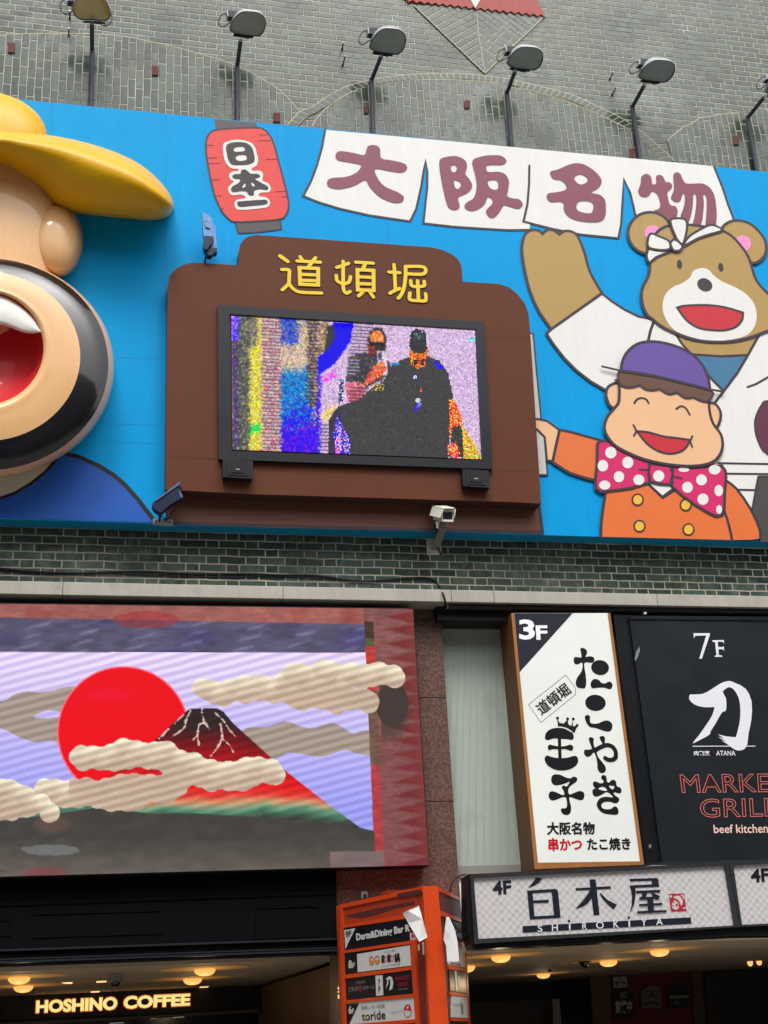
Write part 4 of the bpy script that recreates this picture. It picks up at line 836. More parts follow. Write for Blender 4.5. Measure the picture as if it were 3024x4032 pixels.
    pick(P([(1188, 345), (1262, 345), (1255, 392), (1225, 350), (1200, 395)]), [(54, 42, 40), (60, 48, 44)], [3, 1]); pick(P([(1212, 352), (1244, 352), (1240, 376), (1216, 376)]), [(226, 80, 48), (190, 50, 40)], [2, 1])
    for x, y, r, pal in ((1203, 455, 13, [(120, 150, 230), (230, 235, 250), (60, 110, 200)]), (1222, 600, 16, [(230, 230, 240), (180, 190, 230)]), (1228, 630, 16, [(60, 50, 230), (140, 150, 235)]), (1210, 660, 15, [(50, 40, 210), (70, 70, 90)]), (1240, 535, 8, [(230, 120, 70), (70, 70, 70)])):
        pick((X - x) ** 2 + (Yp - y) ** 2 < r * r, pal, [1] * len(pal))
    pick(P([(1320, 350), (1355, 365), (1385, 395), (1370, 408), (1325, 380)]), [(40, 30, 225), (60, 50, 180)], [2, 1]); pick(P([(1045, 370), (1110, 365), (1100, 378), (1050, 382)]), [(40, 120, 190), (60, 150, 190)], [1, 1])
    pick(P([(925, 505), (1010, 495), (1015, 540), (930, 540)]) & (R3 < .55), [(220, 200, 90), (190, 160, 80), (70, 66, 66)], [2, 2, 2])
    pick(P([(1420, 600), (1450, 595), (1495, 690), (1500, 740), (1480, 840), (1420, 830)]), [(230, 60, 40), (245, 150, 60), (240, 200, 140), (200, 30, 40)], [3, 3, 2, 2])
    pick(P([(1440, 770), (1510, 750), (1515, 960), (1410, 960)]), [(50, 48, 52), (70, 66, 60), (60, 100, 70)], [4, 2, 1])
    pick(P([(1405, 880), (1460, 860), (1485, 930), (1460, 970), (1415, 940)]), [(225, 40, 50), (240, 120, 130), (240, 200, 120)], [3, 2, 1])
    pick(P([(1490, 740), (1590, 890), (1622, 975), (1510, 965), (1505, 830)]), [(225, 205, 70), (230, 130, 60), (80, 160, 80), (240, 220, 150), (200, 60, 60)], [4, 2, 1.4, 2, 1])
    pick((X > 1535) & (X < 1580) & (np.abs(Yp - 216) < 9), [(60, 200, 210), (180, 225, 235)], [3, 2])
    # lamp-cell grain
    g2 = 1 + (RNG.random(sh) - .5) * .34; lum_ = out.mean(-1) > 90; out *= np.where(lum_, g2, 1)[..., None]; mean = out.mean(-1, keepdims=True); out = np.where(lum_[..., None], mean + (out - mean) * 1.25, out)
    return np.clip(out, 0, 262)
o = raster_screen('screen', scq, PlY(-.42), .012, 216, 114, led_paint, led, 1.0)

# ================================================================== BIG VIDEO WALL WITH THE MOUNTAIN
PF = PlY(-.27)
vw = thing('video_wall', 'large video wall showing a red sun and red mountain among clouds', 'screen', PY(800, 3430, -.27))
fq = [(-420, 2372), (1625.6, 2397.8), (1689, 3405.7), (-420, 3463)]
m = MB(); m.poly(PF, [(-424, 2368), (1628, 2394), (1692, 3409), (-424, 3468)], -.006, 0, .19); m.build('screen_housing', paint('housing_black', (24, 22, 24), .5), vw, bevel=.004)
def vnoise(x, y, seed):
    r = np.random.default_rng(seed); T = r.random((64, 64)); xi, yi = np.floor(x).astype(int), np.floor(y).astype(int); fx, fy = x - xi, y - yi
    fx = fx * fx * (3 - 2 * fx); fy = fy * fy * (3 - 2 * fy); g_ = lambda a, b: T[a % 64, b % 64]
    return (g_(xi, yi) * (1 - fx) + g_(xi + 1, yi) * fx) * (1 - fy) + (g_(xi, yi + 1) * (1 - fx) + g_(xi + 1, yi + 1) * fx) * fy
def fbm(x, y, seed): return sum(vnoise(x * 2 ** k, y * 2 ** k, seed + k) * .5 ** (k + 1) for k in range(4)) / .9375
def smst(v, a, b): t = np.clip((v - a) / (b - a), 0, 1); return t * t * (3 - 2 * t)
def fuji_paint(x, y):
    sh = x.shape; out = np.zeros(sh + (3,)); A_ = lambda c: np.array(c, float)
    def mixm(mask, c): out[mask] = (c if np.ndim(c) == 1 else c[mask])
    n1 = fbm(x / 60, y / 22, 3); n2 = fbm(x / 24, y / 9, 9); n3 = fbm(x / 130, y / 130, 21)
    def shade(c, amt, nz): return A_(c)[None, None] * (1 + (nz - .5)[..., None] * amt)
    stripe = .5 + .5 * np.sin((y + x * .26) / 33.0 * 2 * math.pi + 1.5 * (n3 - .5)); stripe = smst(stripe, .15, .85)
    tooth = np.abs(((y / 54 + (n3 - .5) * .5) % 1) - .5) * 2 + (n2 - .5) * .5
    # picture frame of red stone
    out[:] = shade((158, 94, 88), .5, n1 * .6 + n2 * .4)
    redmask = smst(n3, .5, .7)[..., None]; out[:] = out * (1 - .35 * redmask) + A_((150, 52, 52)) * .35 * redmask
    rb = x > 1434 + (y - 2448) * .051
    fr = smst(tooth + (x - (1560 + (y - 2448) * .055)) / 120, .35, .95)[..., None]
    mixm(rb, shade((134, 84, 82), .4, n2) * (1 - fr) + shade((120, 44, 46), .3, n1) * fr)
    e2 = smst((x - (1600 + (y - 2448) * .06)) / 40 + tooth * .8, .2, .9)[..., None]; mixm(rb & (x > 1570), out * (1 - .4 * e2) + A_((135, 70, 62)) * .4 * e2)
    low = rb & (y > 2900); mixm(low, out * .86 + A_((16, 6, 8)))
    # slate band
    sl = (y > 2431 + x * .0185) & (y < 2569) & (x < 1434 + (y - 2448) * .051)
    mixm(sl, shade((86, 82, 108), .5, n1)); d = sl & True; st2 = (smst(np.sin((y + x * .24) / 5.6 + 2 * n3), .0, .9) * smst(np.sin(x / 34.0 + y / 60.0) + n1 - .5, .2, .9) * .6)[..., None]; mixm(d, out + st2 * A_((40, 38, 44)))
    mixm(sl, out * (1 - .3 * smst(fbm(x / 200, y / 90, 31), .5, .75)[..., None]) + A_((60, 52, 130)) * .3 * smst(fbm(x / 200, y / 90, 31), .5, .75)[..., None])
    mixm(((x - 575) / 130) ** 2 + ((y - 2440) / 34) ** 2 < 1, out * .5 + A_((165, 44, 52)) * .5)
    colm = (x > 1434 + (y - 2448) * .042) & (x < 1470 + (y - 2448) * .046) & (y > 2446)
    t = y; cc = np.where((t < 2515)[..., None], A_((72, 52, 44)), np.where((t < 2545)[..., None], A_((88, 92, 58)), np.where((t < 2720)[..., None], A_((190, 60, 52)), np.where((t < 3010)[..., None], A_((110, 84, 68)), A_((176, 62, 66))))))
    mixm(colm, cc * (1 + (n2 - .5)[..., None] * .4))
    mixm(((x - 1545) / 62) ** 2 + ((y - 2775) / 90) ** 2 < 1, shade((62, 50, 48), .3, n2)); 
    gm = smst(((x - 1530) / 90) ** 2 + ((y - 2790) / 130) ** 2, 1.3, .4)[..., None]; mixm(rb & (x > 1480 + (y - 2448) * .05), out * (1 - .7 * gm) + A_((70, 58, 54)) * .7 * gm)
    # sky
    sk = (y > 2567 + x * .002) & (x < 1440 + (y - 2570) * .0427)
    gy = np.clip((y - 2570) / 620, 0, 1)[..., None]; hi = A_((246, 228, 255)) * (1 - gy) + A_((166, 166, 255)) * gy; lo_ = A_((216, 196, 238)) * (1 - gy) + A_((146, 146, 228)) * gy
    mixm(sk, lo_ + (hi - lo_) * stripe[..., None])
    S_ = stripe[..., None]
    P = lambda pts, n=6: inpoly(x, y, smooth(pts, n)) & (x < 1640)
    bc = A_((178, 158, 146)) * (1 - S_) * 1.0 + A_((206, 186, 174)) * S_
    bc = bc * .86
    mixm(P(q('G', [(-300, 1290), (-60, 1270), (40, 1255), (90, 1220), (170, 1198), (260, 1205), (340, 1195), (400, 1178), (480, 1165), (560, 1180), (560, 1330), (380, 1325), (300, 1325), (220, 1365), (300, 1375), (400, 1365), (560, 1380), (560, 1560), (420, 1550), (330, 1520), (230, 1530), (120, 1495), (0, 1440), (-300, 1400)])) & sk, bc)
    mixm(P(q('H', [(-60, 1445), (80, 1430), (170, 1400), (230, 1398), (300, 1425), (380, 1440), (450, 1420), (520, 1405), (590, 1440), (650, 1475), (700, 1458), (790, 1470), (800, 1600), (700, 1610), (600, 1580), (530, 1600), (430, 1625), (300, 1605), (230, 1598), (170, 1625), (100, 1640), (-60, 1560)])) & sk, bc)
    # sun
    r = np.hypot(x - 486, (y - 2884) * 1.0); sun_m = (r < 258) & sk; mixm(sun_m, A_((238, 2, 22)) + np.zeros(sh + (3,)))
    hl = (smst(np.hypot((x - 430) / 130, (y - 2735) / 40), 1.0, .3) * .5)[..., None]; mixm(sun_m, out * (1 - hl) + A_((240, 20, 70)) * hl)
    hr_ = (np.abs(r - 258) < 3) & sk; mixm(hr_, A_((250, 110, 130)))
    # mountain
    mt = inpoly(x, y, [(560, 2990), (610, 2915), (690, 2840), (735, 2800), (752, 2790), (855, 2789), (880, 2803), (920, 2850), (1000, 2922), (1118, 3030), (1270, 3150), (1422, 3262), (1470, 3285), (1470, 3340), (300, 3340), (300, 3120)])
    ty = y + (n3 - .5) * 50
    def ramp(v, stops):
        xs_ = [s[0] for s in stops]; return np.stack([np.interp(v, xs_, [s[1][k] for s in stops]) for k in range(3)], -1)
    mc = ramp(ty, [(2790, (46, 34, 38)), (2850, (52, 34, 36)), (2900, (104, 16, 24)), (2960, (160, 8, 22)), (3040, (222, 16, 26)), (3100, (240, 22, 28)), (3135, (238, 60, 50)), (3158, (226, 150, 110)), (3175, (170, 170, 130)), (3195, (90, 150, 120)), (3215, (70, 100, 80)), (3240, (60, 56, 50))])
    mixm(mt & (x < 1480), mc * (.86 + .14 * S_))
    for ln in ([(1245, 1325), (1215, 1385), (1200, 1440), (1130, 1490)], [(1200, 1345), (1140, 1410)], [(1320, 1315), (1318, 1335)], [(1325, 1355), (1330, 1400), (1300, 1420), (1290, 1480), (1265, 1510)], [(1335, 1400), (1370, 1450)], [(1290, 1490), (1300, 1550)], [(1395, 1330), (1450, 1380), (1500, 1450), (1540, 1495)], [(1440, 1410), (1450, 1470), (1445, 1520), (1410, 1580), (1375, 1620)], [(1455, 1510), (1500, 1550), (1525, 1595)], [(1100, 1445), (1030, 1515)]):
        L_ = smooth(q('G', ln), 5, False); dmin = np.full(sh, 1e9)
        for (x0, y0), (x1, y1) in zip(L_, L_[1:]):
            dx, dy = x1 - x0, y1 - y0; t_ = np.clip(((x - x0) * dx + (y - y0) * dy) / (dx * dx + dy * dy + 1e-9), 0, 1); dmin = np.minimum(dmin, np.hypot(x - x0 - t_ * dx, y - y0 - t_ * dy))
        mixm((dmin < 2.8 + 11 * (n2 - .5)) & mt, A_((222, 190, 172)))
    # dark foreground
    gb = np.interp(x, [-420, 0, 120, 360, 600, 770, 1000, 1200, 1422, 1470, 1480], [3240, 3228, 3215, 3180, 3203, 3203, 3216, 3228, 3260, 3272, 3290])
    fgm = (y > gb) & (x < 1475 + (y - 3273) * .04)
    fgc = ramp(y, [(3180, (66, 62, 58)), (3300, (70, 66, 62)), (3400, (92, 86, 78)), (3450, (104, 96, 90))])
    mixm(fgm, fgc * (1 + (n1 - .5)[..., None] * .22))
    mixm((y > 3352 + (1400 - x) * .012) & (x > 1300) & (x < 1512), shade((124, 104, 104), .2, n1)); 
    gg = ((y > gb - 22) & (y < gb + 4) & (x < 700)); mixm(gg & (x > 80) & (x < 360), A_((70, 120, 100)) + np.zeros(sh + (3,)))
    pm = smst(((x - 205) / 80) ** 2 + ((y - 3245) / 40) ** 2, 1.2, .3)[..., None]; mixm(fgm, out * (1 - .5 * pm) + A_((120, 84, 78)) * .5 * pm)
    pm = smst(((x - 200) / 120) ** 2 + ((y - 3347) / 22) ** 2 + (n2 - .5) * .8, 1.1, .8)[..., None]; mixm(fgm, out * (1 - .6 * pm) + A_((130, 136, 138)) * .6 * pm)
    pm = smst(((x - 180) / 100) ** 2 + ((y - 3438) / 26) ** 2, 1.2, .3)[..., None]; mixm(fgm, out * (1 - .45 * pm) + A_((150, 50, 60)) * .45 * pm)
    # front clouds
    def cloud(pts, lim=None):
        pp = smooth(pts, 6); mk = inpoly(x, y, pp)
        top_y = np.full(sh, 9999.0)
        ax = np.array([p[0] for p in pp]); ay = np.array([p[1] for p in pp]); bins = np.arange(-420, 1700, 6); ty_ = np.full(len(bins), np.nan); by_ = np.full(len(bins), np.nan)
        n_ = len(pp)
        for i in range(n_):
            x0, y0 = pp[i]; x1, y1 = pp[(i + 1) % n_]
            lo, hi_ = min(x0, x1), max(x0, x1)
            for k in range(max(0, int((lo + 420) // 6)), min(len(bins) - 1, int((hi_ + 420) // 6) + 1) + 1):
                f = np.clip((bins[k] - x0) / (x1 - x0 + 1e-9), 0, 1) if abs(x1 - x0) > 1e-6 else 0
                yy = y0 + (y1 - y0) * f
                if np.isnan(ty_[k]) or yy < ty_[k]: ty_[k] = yy
        per = [0.0]
        for a_, b_ in zip(pp, pp[1:] + pp[:1]): per.append(per[-1] + math.hypot(b_[0] - a_[0], b_[1] - a_[1]))
        K_ = int(per[-1] / 62); best = np.full(sh, -1.0); lit = np.full(sh, .5); rg_ = np.random.default_rng(K_)
        for k in range(K_):
            t_ = (k + .5) / K_ * per[-1]; i_ = int(np.searchsorted(per, t_)) - 1; f_ = (t_ - per[i_]) / max(per[i_ + 1] - per[i_], 1e-6)
            cx_, cy_ = (np.array(pp[i_]) * (1 - f_) + np.array(pp[(i_ + 1) % n_]) * f_); rr = 36 + 6 * rg_.random()
            nx_, ny_ = pp[(i_ + 1) % n_][1] - pp[i_][1], -(pp[(i_ + 1) % n_][0] - pp[i_][0]); nl_ = math.hypot(nx_, ny_) + 1e-6; dx_, dy_ = nx_ / nl_, ny_ / nl_
            if inpoly(np.array([cx_ + dx_ * 5]), np.array([cy_ + dy_ * 5]), pp)[0]: dx_, dy_ = -dx_, -dy_
            cx_, cy_ = cx_ - dx_ * (rr - 5.5), cy_ - dy_ * (rr - 5.5)
            d2_ = (x - cx_) ** 2 + (y - cy_) ** 2; z_ = rr * rr - d2_; up_ = z_ > np.maximum(best, 0); best = np.where(up_, z_, best); lit = np.where(up_, .5 - .5 * (y - cy_) / rr, lit); mk = mk | ((z_ > 0) & (x < 1640))
        ok = ~np.isnan(ty_); tv = np.interp(x, bins[ok], ty_[ok]); dpt = np.clip((y - tv + 9 * np.sin(x / 15.0 + y / 26.0)) / 66 + (n3 - .5) * .25, 0, 1.4)[..., None]
        dpt = np.clip(.62 * dpt + .45 * (1 - lit)[..., None] * (.55 + .45 * smst(best, 0, 300))[..., None], 0, 1)
        c_ = A_((255, 244, 214)) * (1 - np.clip(dpt, 0, 1)) + A_((206, 180, 158)) * np.clip(dpt, 0, 1)
        c_ = c_ * (.87 + .15 * S_); c_ = c_ * (1 + (n3 - .5)[..., None] * .1)
        mixm(mk, c_)
    cloud(q('G', [(1262, 1180), (1290, 1130), (1350, 1122), (1420, 1140), (1490, 1130), (1560, 1105), (1659, 1098)]) + q('H', [(60, 1095), (130, 1110), (160, 1080), (220, 1035), (290, 1018), (370, 1030), (430, 1000), (500, 1005), (560, 1022), (640, 1015), (720, 1030), (790, 1010), (870, 1025), (940, 1040), (978, 1085), (970, 1140), (930, 1165), (860, 1155), (790, 1160), (720, 1178), (640, 1165), (560, 1180), (600, 1172), (680, 1185), (740, 1190), (790, 1230), (806, 1280), (790, 1325), (730, 1320), (640, 1315), (540, 1340), (450, 1310), (370, 1308), (290, 1320), (200, 1270), (120, 1270), (40, 1252)]) + q('G', [(1600, 1270), (1540, 1262), (1470, 1290), (1390, 1275), (1310, 1235)]))
    cloud(q('G', [(465, 1600), (520, 1558), (600, 1560), (700, 1555), (770, 1518), (830, 1512), (920, 1530), (1000, 1535), (1060, 1525), (1130, 1540), (1190, 1590), (1280, 1605), (1350, 1640), (1420, 1655), (1520, 1659), (1600, 1635)]) + q('H', [(0, 1630), (90, 1640), (150, 1660)]) + q('K', [(195, 20), (180, 65), (110, 90), (40, 85)]) + q('J', [(1640, 120), (1550, 135), (1450, 125), (1370, 135), (1260, 98), (1180, 170), (1080, 215), (990, 205), (900, 260), (800, 262), (700, 262), (590, 235), (480, 245), (360, 232), (280, 200), (232, 140), (240, 90), (300, 60), (430, 70), (560, 55), (640, 70), (700, 55), (800, 30), (900, 28), (1040, 35), (1060, 5), (1000, -5), (900, -20), (790, 0), (700, 0), (600, -10), (540, 0)]) + q('G', [(500, 1690), (465, 1650)]))
    cloud([(-420, 3080)] + q('J', [(-150, 60), (0, 58), (80, 70), (160, 105), (220, 135), (250, 200), (360, 232), (240, 285), (120, 312), (0, 328)]) + [(-420, 3236)])
    out *= (1 + (RNG.random(sh) - .5) * .05)[..., None]
    # dim top shade of the display's own picture frame
    return np.clip(out, 0, 262)
raster_screen('screen', fq, PF, 0.0, 560, 280, fuji_paint, vw, 1.0, ss=2)
# ================================================================== FLOODLIGHTS ABOVE THE BILLBOARD
POLE = paint('pole_grey', (66, 66, 78), .45, .1, .1); ALU = paint('lamp_alu', (176, 180, 184), .35, .06, .1, spec=.6); RIM = paint('lamp_rim', (30, 34, 38), .4); BOXB = paint('lamp_box', (34, 34, 40), .45, .1, .1)
def lens_mat():
    m, nt, b = base_mat('lamp_glass'); geo = nt.nodes.new('ShaderNodeNewGeometry').outputs['Position']
    n = noise(nt, 9, 3, geo); nt.links.new(mixc(nt, n, (.26, .30, .265), (.38, .43, .38)), b.inputs['Base Color'])
    b.inputs['Roughness'].default_value = .12; b.inputs['Specular IOR Level'].default_value = .6; return m
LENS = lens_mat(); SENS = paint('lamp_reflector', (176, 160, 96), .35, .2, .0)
lensS = [(820, 560), (835, 480), (880, 370), (940, 290), (1010, 225), (1080, 185), (1150, 172), (1280, 178), (1390, 195), (1470, 235), (1520, 300), (1540, 390), (1530, 490), (1490, 590), (1430, 660), (1370, 695), (1280, 690), (1100, 670), (980, 650), (890, 620)]
lensT = [(455, 180), (465, 110), (500, 30), (560, -60), (650, -130), (780, -150), (920, -150), (1030, -100), (1110, 10), (1170, 130), (1210, 250), (1195, 340), (1150, 400), (1080, 420), (900, 410), (740, 405), (600, 390), (520, 340), (470, 260)]
def lamp(lens, box, cable, bar, arm, kink, base, label, extra=None, hl=None):
    """photo-pixel outlines of one lamp; head lies on a plane tilted to the street, arm reaches out from the wall"""
    YH = -.52
    c = PY(*np.mean(lens, 0), YH)
    t = thing('floodlight', label, 'floodlight', PY(*base, -.03), 'floodlights on poles above the billboard')
    pl = Plane(c, (1, 0, 0), (0, -.86, .50)) if False else Plane(c, (1, 0, 0), (0, -.89, .456))
    pl = Plane(c, (1, 0, 0), (0, .0, 1)) if False else pl
    pk, pb, ph = PY(*kink, -.05), PY(*base, -.05), PY(*arm, YH + .06)
    m = MB(); m.tube([pb + np.array((0, 0, -.30)), pb, pk], .028, 0, 10); m.tube([pk + np.array((0, 0, -.02)), ph], .024, 0, 10); m.build('pole', POLE, t)
    m = MB(); ls = smooth(lens, 3)
    cl = np.mean(lens, 0); out_ = [tuple(cl + (np.array(p) - cl) * 1.04) for p in ls]
    inn = ls
    m.poly(pl, out_, 0.0, 0, .03, holes=[ls[::-1]])
    uvo = pl.uv(out_, 0); ctr = np.mean(uvo, 0)
    rings = []
    for k, (s_, d) in enumerate(((1.0, -.005), (1.02, -.03), (.97, -.08), (.82, -.14), (.5, -.17), (.12, -.18))): rings.append([pl.w(ctr + (np.array(p) - ctr) * s_, d) for p in uvo])
    m2 = MB(); m2.loft(rings[::-1], 0, True, False); m2.add(rings[-1], [tuple(range(len(rings[-1])))], 0)
    hs_ = m2.build('housing', ALU, t, recalc=True); m.build('rim', RIM, hs_)
    m = MB(); m.poly(pl, ls, -.012, 0)
    m.build('lens', LENS, t)
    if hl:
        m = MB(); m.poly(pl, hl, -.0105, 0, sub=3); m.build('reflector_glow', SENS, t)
    m = MB(); m.poly(pl, bar, .02, 0, .03); m.build('mount_bar', RIM, t)
    if box:
        bc = [PY(x, y, YH - .02) for x, y in box]; bk = [p + np.array((0, .12, .04)) for p in bc]
        m = MB(); m.hexa(bc, bk, 0)
        w_ = np.array(box); capq = [tuple(w_[0] + (w_[0] - w_[1]) * .10), tuple(w_[0] + (w_[1] - w_[0]) * .06), tuple(w_[3] + (w_[2] - w_[3]) * .06), tuple(w_[3] + (w_[3] - w_[2]) * .10)]
        m.hexa([PY(x, y, YH - .024) for x, y in capq], [PY(x, y, YH - .024) + np.array((0, .12, .04)) for x, y in capq], 1); m.build('ballast_box', [BOXB, ALU], t, bevel=.004)
    for cb in cable:
        m = MB(); m.tube([PY(x, y, YH - .01) for x, y in cb], .0065, 0, 6, sub=5); m.build('cable', RIM, t)
    return t
boxS = [(780, 140), (980, 150), (915, 300), (790, 265)]; cabS = [(758, 215), (690, 222), (630, 280), (588, 370), (592, 440), (625, 488), (680, 490), (750, 445), (800, 412), (850, 403)]; barS = [(870, 665), (920, 655), (1190, 705), (1280, 705), (1270, 735), (1185, 738), (1180, 752), (1060, 725), (870, 695)]
def moved(pts, dx, dy, sx=1.0, sy=1.0, sh=0.0):
    p = np.array(q('S', pts)); c = np.array(q('S', [(1180, 440)])[0]); d = p - c; d = np.stack([d[:, 0] * sx + d[:, 1] * sh, d[:, 1] * sy], 1); return [tuple(x) for x in d + c + np.array((dx, dy))]
lamp(q('T', lensT), q('T', [(330, -40), (490, -30), (470, 30), (340, 25)]), [q('T', [(270, -10), (215, 50), (190, 130), (215, 215), (265, 275), (330, 285), (400, 250), (450, 200)]), q('T', [(1205, 240), (1240, 310), (1245, 400), (1205, 480), (1130, 525), (1060, 515), (990, 470)])], q('T', [(665, 445), (1000, 450), (1110, 470), (1110, 495), (665, 470)]), q('T', [(838, 480)])[0], q('T', [(845, 1000)])[0], q('A', [(596, 690)])[0],
     'leftmost floodlight, yellowish lens facing straight out, above the yellow hat', hl=q('T', [(1000, 10), (1080, 15), (1150, 130), (1190, 250), (1170, 330), (1120, 300), (1100, 200), (1050, 100)]))
specs = [((-552, -69, 1.0, .96, .06), (1546, 262), (1551, 425), 'A', (1551, 792), 'floodlight on a pole directly above the red painted lantern'),
         ((0, 0, 1.0, 1.0, 0), None, None, 'B', (779, 872), 'floodlight above the first large character of the white banner'),
         ((541, 67, .98, .90, -.02), None, None, 'C', (22, 958), 'floodlight beside the tip of the pale chevron brickwork'),
         ((1060, 117, .965, .86, -.14), None, None, 'C', (862, 1038), 'floodlight second from the right, above the right end of the white banner'),
         ((1560, 176, .96, .88, -.16), None, None, 'C', (1624, 1112), 'rightmost floodlight, its head cut off by the right edge of the view')]
arms = [(q('A', [(1572, 262)])[0], q('A', [(1550, 420)])[0], q('A', [(1551, 792)])[0]), (q('B', [(832, 365)])[0], q('B', [(767, 515)])[0], q('B', [(779, 872)])[0]), (q('C', [(48, 462)])[0], q('C', [(-8, 600)])[0], q('C', [(24, 958)])[0]), (q('C', [(893, 552)])[0], q('C', [(812, 690)])[0], q('C', [(862, 1038)])[0]), (q('II', [(1605, 640)])[0], q('II', [(1375, 905)])[0], q('C', [(1624, 1112)])[0])]
for (mv, _, _, _, _, lab), (a_, k_, b_) in zip(specs, arms):
    lamp(moved(lensS, *mv), moved(boxS, *mv), [moved(cabS, *mv)], moved(barS, *mv), a_, k_, b_, lab)
# small rusty blocks and steel spikes left in the brickwork
RUST = paint('rust_block', (112, 66, 60), .8, .3, .2, bump=.5, dirt=((58, 40, 38), .7, 40)); PIN = paint('pin_steel', (52, 48, 54), .5); PINW = paint('pin_tip', (230, 230, 225), .4)
for t_, x, y, w_, h_, lab in (('A', 74, 310, 46, 66, 'small rusty block in the bricks left of the first floodlight pole'), ('A', 1013, 460, 46, 62, 'small rusty block between the first and second floodlight poles'), ('B', 149, 766, 44, 60, 'small rusty block beside the red lantern cap on the wall'), ('B', 735, 716, 30, 48, 'small rusty block just left of the third floodlight pole'), ('B', 1393, 680, 36, 52, 'small rusty block in the middle of the central arch'), ('C', 808, 1000, 36, 60, 'small rusty block just left of the second pole from the right'), ('C', 1490, 915, 40, 60, 'small rusty block in the rightmost arch field')):
    qd = rq(t_, x - w_/2, y - h_/2, x + w_/2, y + h_/2); m = MB(); m.hexa([PY(a, b_, -.03) for a, b_ in qd], [PY(a, b_, 0.0) for a, b_ in qd], 0)
    o = m.build('rusty_block', RUST, bevel=.006); tag(o, lab, 'bracket', 'rusty blocks in the brick wall')
for t_, x0, y0, x1, y1, lab in (('A', 450, 240, 448, 188, 'short spike below the loose cable of the leftmost floodlight'), ('A', 455, 125, 457, 74, 'short spike behind the loose cable of the leftmost floodlight'), ('B', 576, 325, 584, 280, 'short spike left of the third floodlight, upper of two'), ('B', 578, 432, 595, 370, 'short spike left of the third floodlight, lower of two'), ('C', 665, 522, 687, 474, 'short spike left of the second floodlight from the right, upper one'), ('C', 680, 625, 703, 573, 'short spike left of the second floodlight from the right, lower one')):
    a, b_ = q(t_, [(x0, y0), (x1, y1)]); pa = PY(*a, 0.0); pb = PY(*b_, -.10); tip = pb + (pb - pa) * .10
    t = thing('wall_spike', lab, 'spike', pa, 'steel spikes in the brick wall'); m = MB(); m.tube([pa, pb], .008, 0, 8); m.tube([pa, pa + (pb - pa) * .25], .013, 0, 8); m.build('rod', PIN, t); m = MB(); m.tube([pb, tip], .0095, 0, 8); m.build('tip', PINW, t)

# ================================================================== CAMERAS, SPOTLIGHT, CABLE, PIPE
CW = paint('cctv_white', (222, 222, 205), .35, .05, .08, dirt=((150, 146, 130), .3, 20)); CG = paint('cctv_grey', (120, 116, 112), .5, .1, .1); CB = paint('cctv_glass', (26, 28, 36), .1, spec=.8)
def P8(t_, pts, Y): return [PY(x, y, Y) for x, y in q(t_, pts)]
cc = thing('security_camera', 'white box security camera on a bracket under the brown screen cabinet', 'camera', P8('Qc', [(550, 1500)], 0)[0])
fr = P8('Qc', [(850, 392), (1240, 392), (1212, 800), (835, 782)], -.66); bk = P8('Qc', [(505, 300), (905, 300), (880, 690), (540, 712)], -.36)
m = MB(); m.hexa(fr, bk, 0); m.build('camera_body', CW, cc, bevel=.006)
m = MB(); hf = P8('Qc', [(885, 362), (1262, 352), (1285, 380), (880, 390)], -.70)
def sheet(mb, pts, n, mi=0):
    n = np.array(n); p = [np.array(x) for x in pts]; mb.hexa(p, [x + n for x in p], mi)
sheet(m, P8('Qc', [(880, 360)], -.70) + P8('Qc', [(1255, 348)], -.70) + P8('Qc', [(940, 268)], -.36) + P8('Qc', [(520, 275)], -.36), (0, .0, .006))
sheet(m, P8('Qc', [(872, 368)], -.70) + P8('Qc', [(505, 285)], -.36) + P8('Qc', [(425, 575)], -.36) + P8('Qc', [(752, 652)], -.70), (.006, 0, 0))
sheet(m, P8('Qc', [(1250, 352)], -.70) + P8('Qc', [(1285, 395)], -.70) + P8('Qc', [(1245, 640)], -.70) + P8('Qc', [(1225, 600)], -.68), (.004, .06, 0))
m.build('sun_hood', CW, cc)
m = MB(); m.poly(PlY(-.662), q('Qc', [(872, 470), (1182, 468), (1168, 708), (862, 700)]), 0, 0); m.build('front_glass', CB, cc)
m = MB(); m.hexa(P8('Qc', [(625, 760), (745, 770), (715, 1015), (650, 990)], -.52), P8('Qc', [(640, 760), (755, 770), (725, 1010), (660, 990)], -.48), 0)
m.hexa(P8('Qc', [(740, 1000), (985, 985), (965, 1110), (700, 1120)], -.52), P8('Qc', [(760, 960), (1000, 950), (965, 1080), (720, 1100)], -.40), 1); m.hexa(P8('Qc', [(912, 812), (1000, 812), (985, 960), (925, 950)], -.50), P8('Qc', [(930, 812), (1010, 812), (1000, 960), (940, 950)], -.44), 1)
m.build('swivel', [CW, CG], cc, bevel=.003)
m = MB(); m.hexa(P8('Qc', [(735, 1040)], -.50) + P8('Qc', [(975, 1040)], -.50) + P8('Qc', [(745, 1640)], -.04) + P8('Qc', [(640, 1370)], -.10), P8('Qc', [(715, 1080)], -.44) + P8('Qc', [(960, 1080)], -.44) + P8('Qc', [(735, 1700)], -.03) + P8('Qc', [(440, 1680)], -.03), 0)
m.poly(PlY(-.05), q('Qc', [(600, 1250), (700, 1120), (720, 1150), (600, 1400), (455, 1680), (430, 1640)]), 0, 1, .03); m.build('arm', [CG, CW], cc, bevel=.002)
m = MB(); m.poly(PlY(0), q('Qc', [(335, 1260), (360, 1248), (600, 1258), (800, 1500), (835, 1790), (770, 1835), (380, 1840), (355, 1800)]), .03, 0, .03)
for x, y in ((408, 1305), (445, 1785), (520, 1700), (675, 1705)): m.poly(PlY(0), ell(*q('Qc', [(x, y)])[0], 3, 3, 0, 10), .034, 1, .004)
m.build('wall_plate', [CW, CG], cc, bevel=.003)
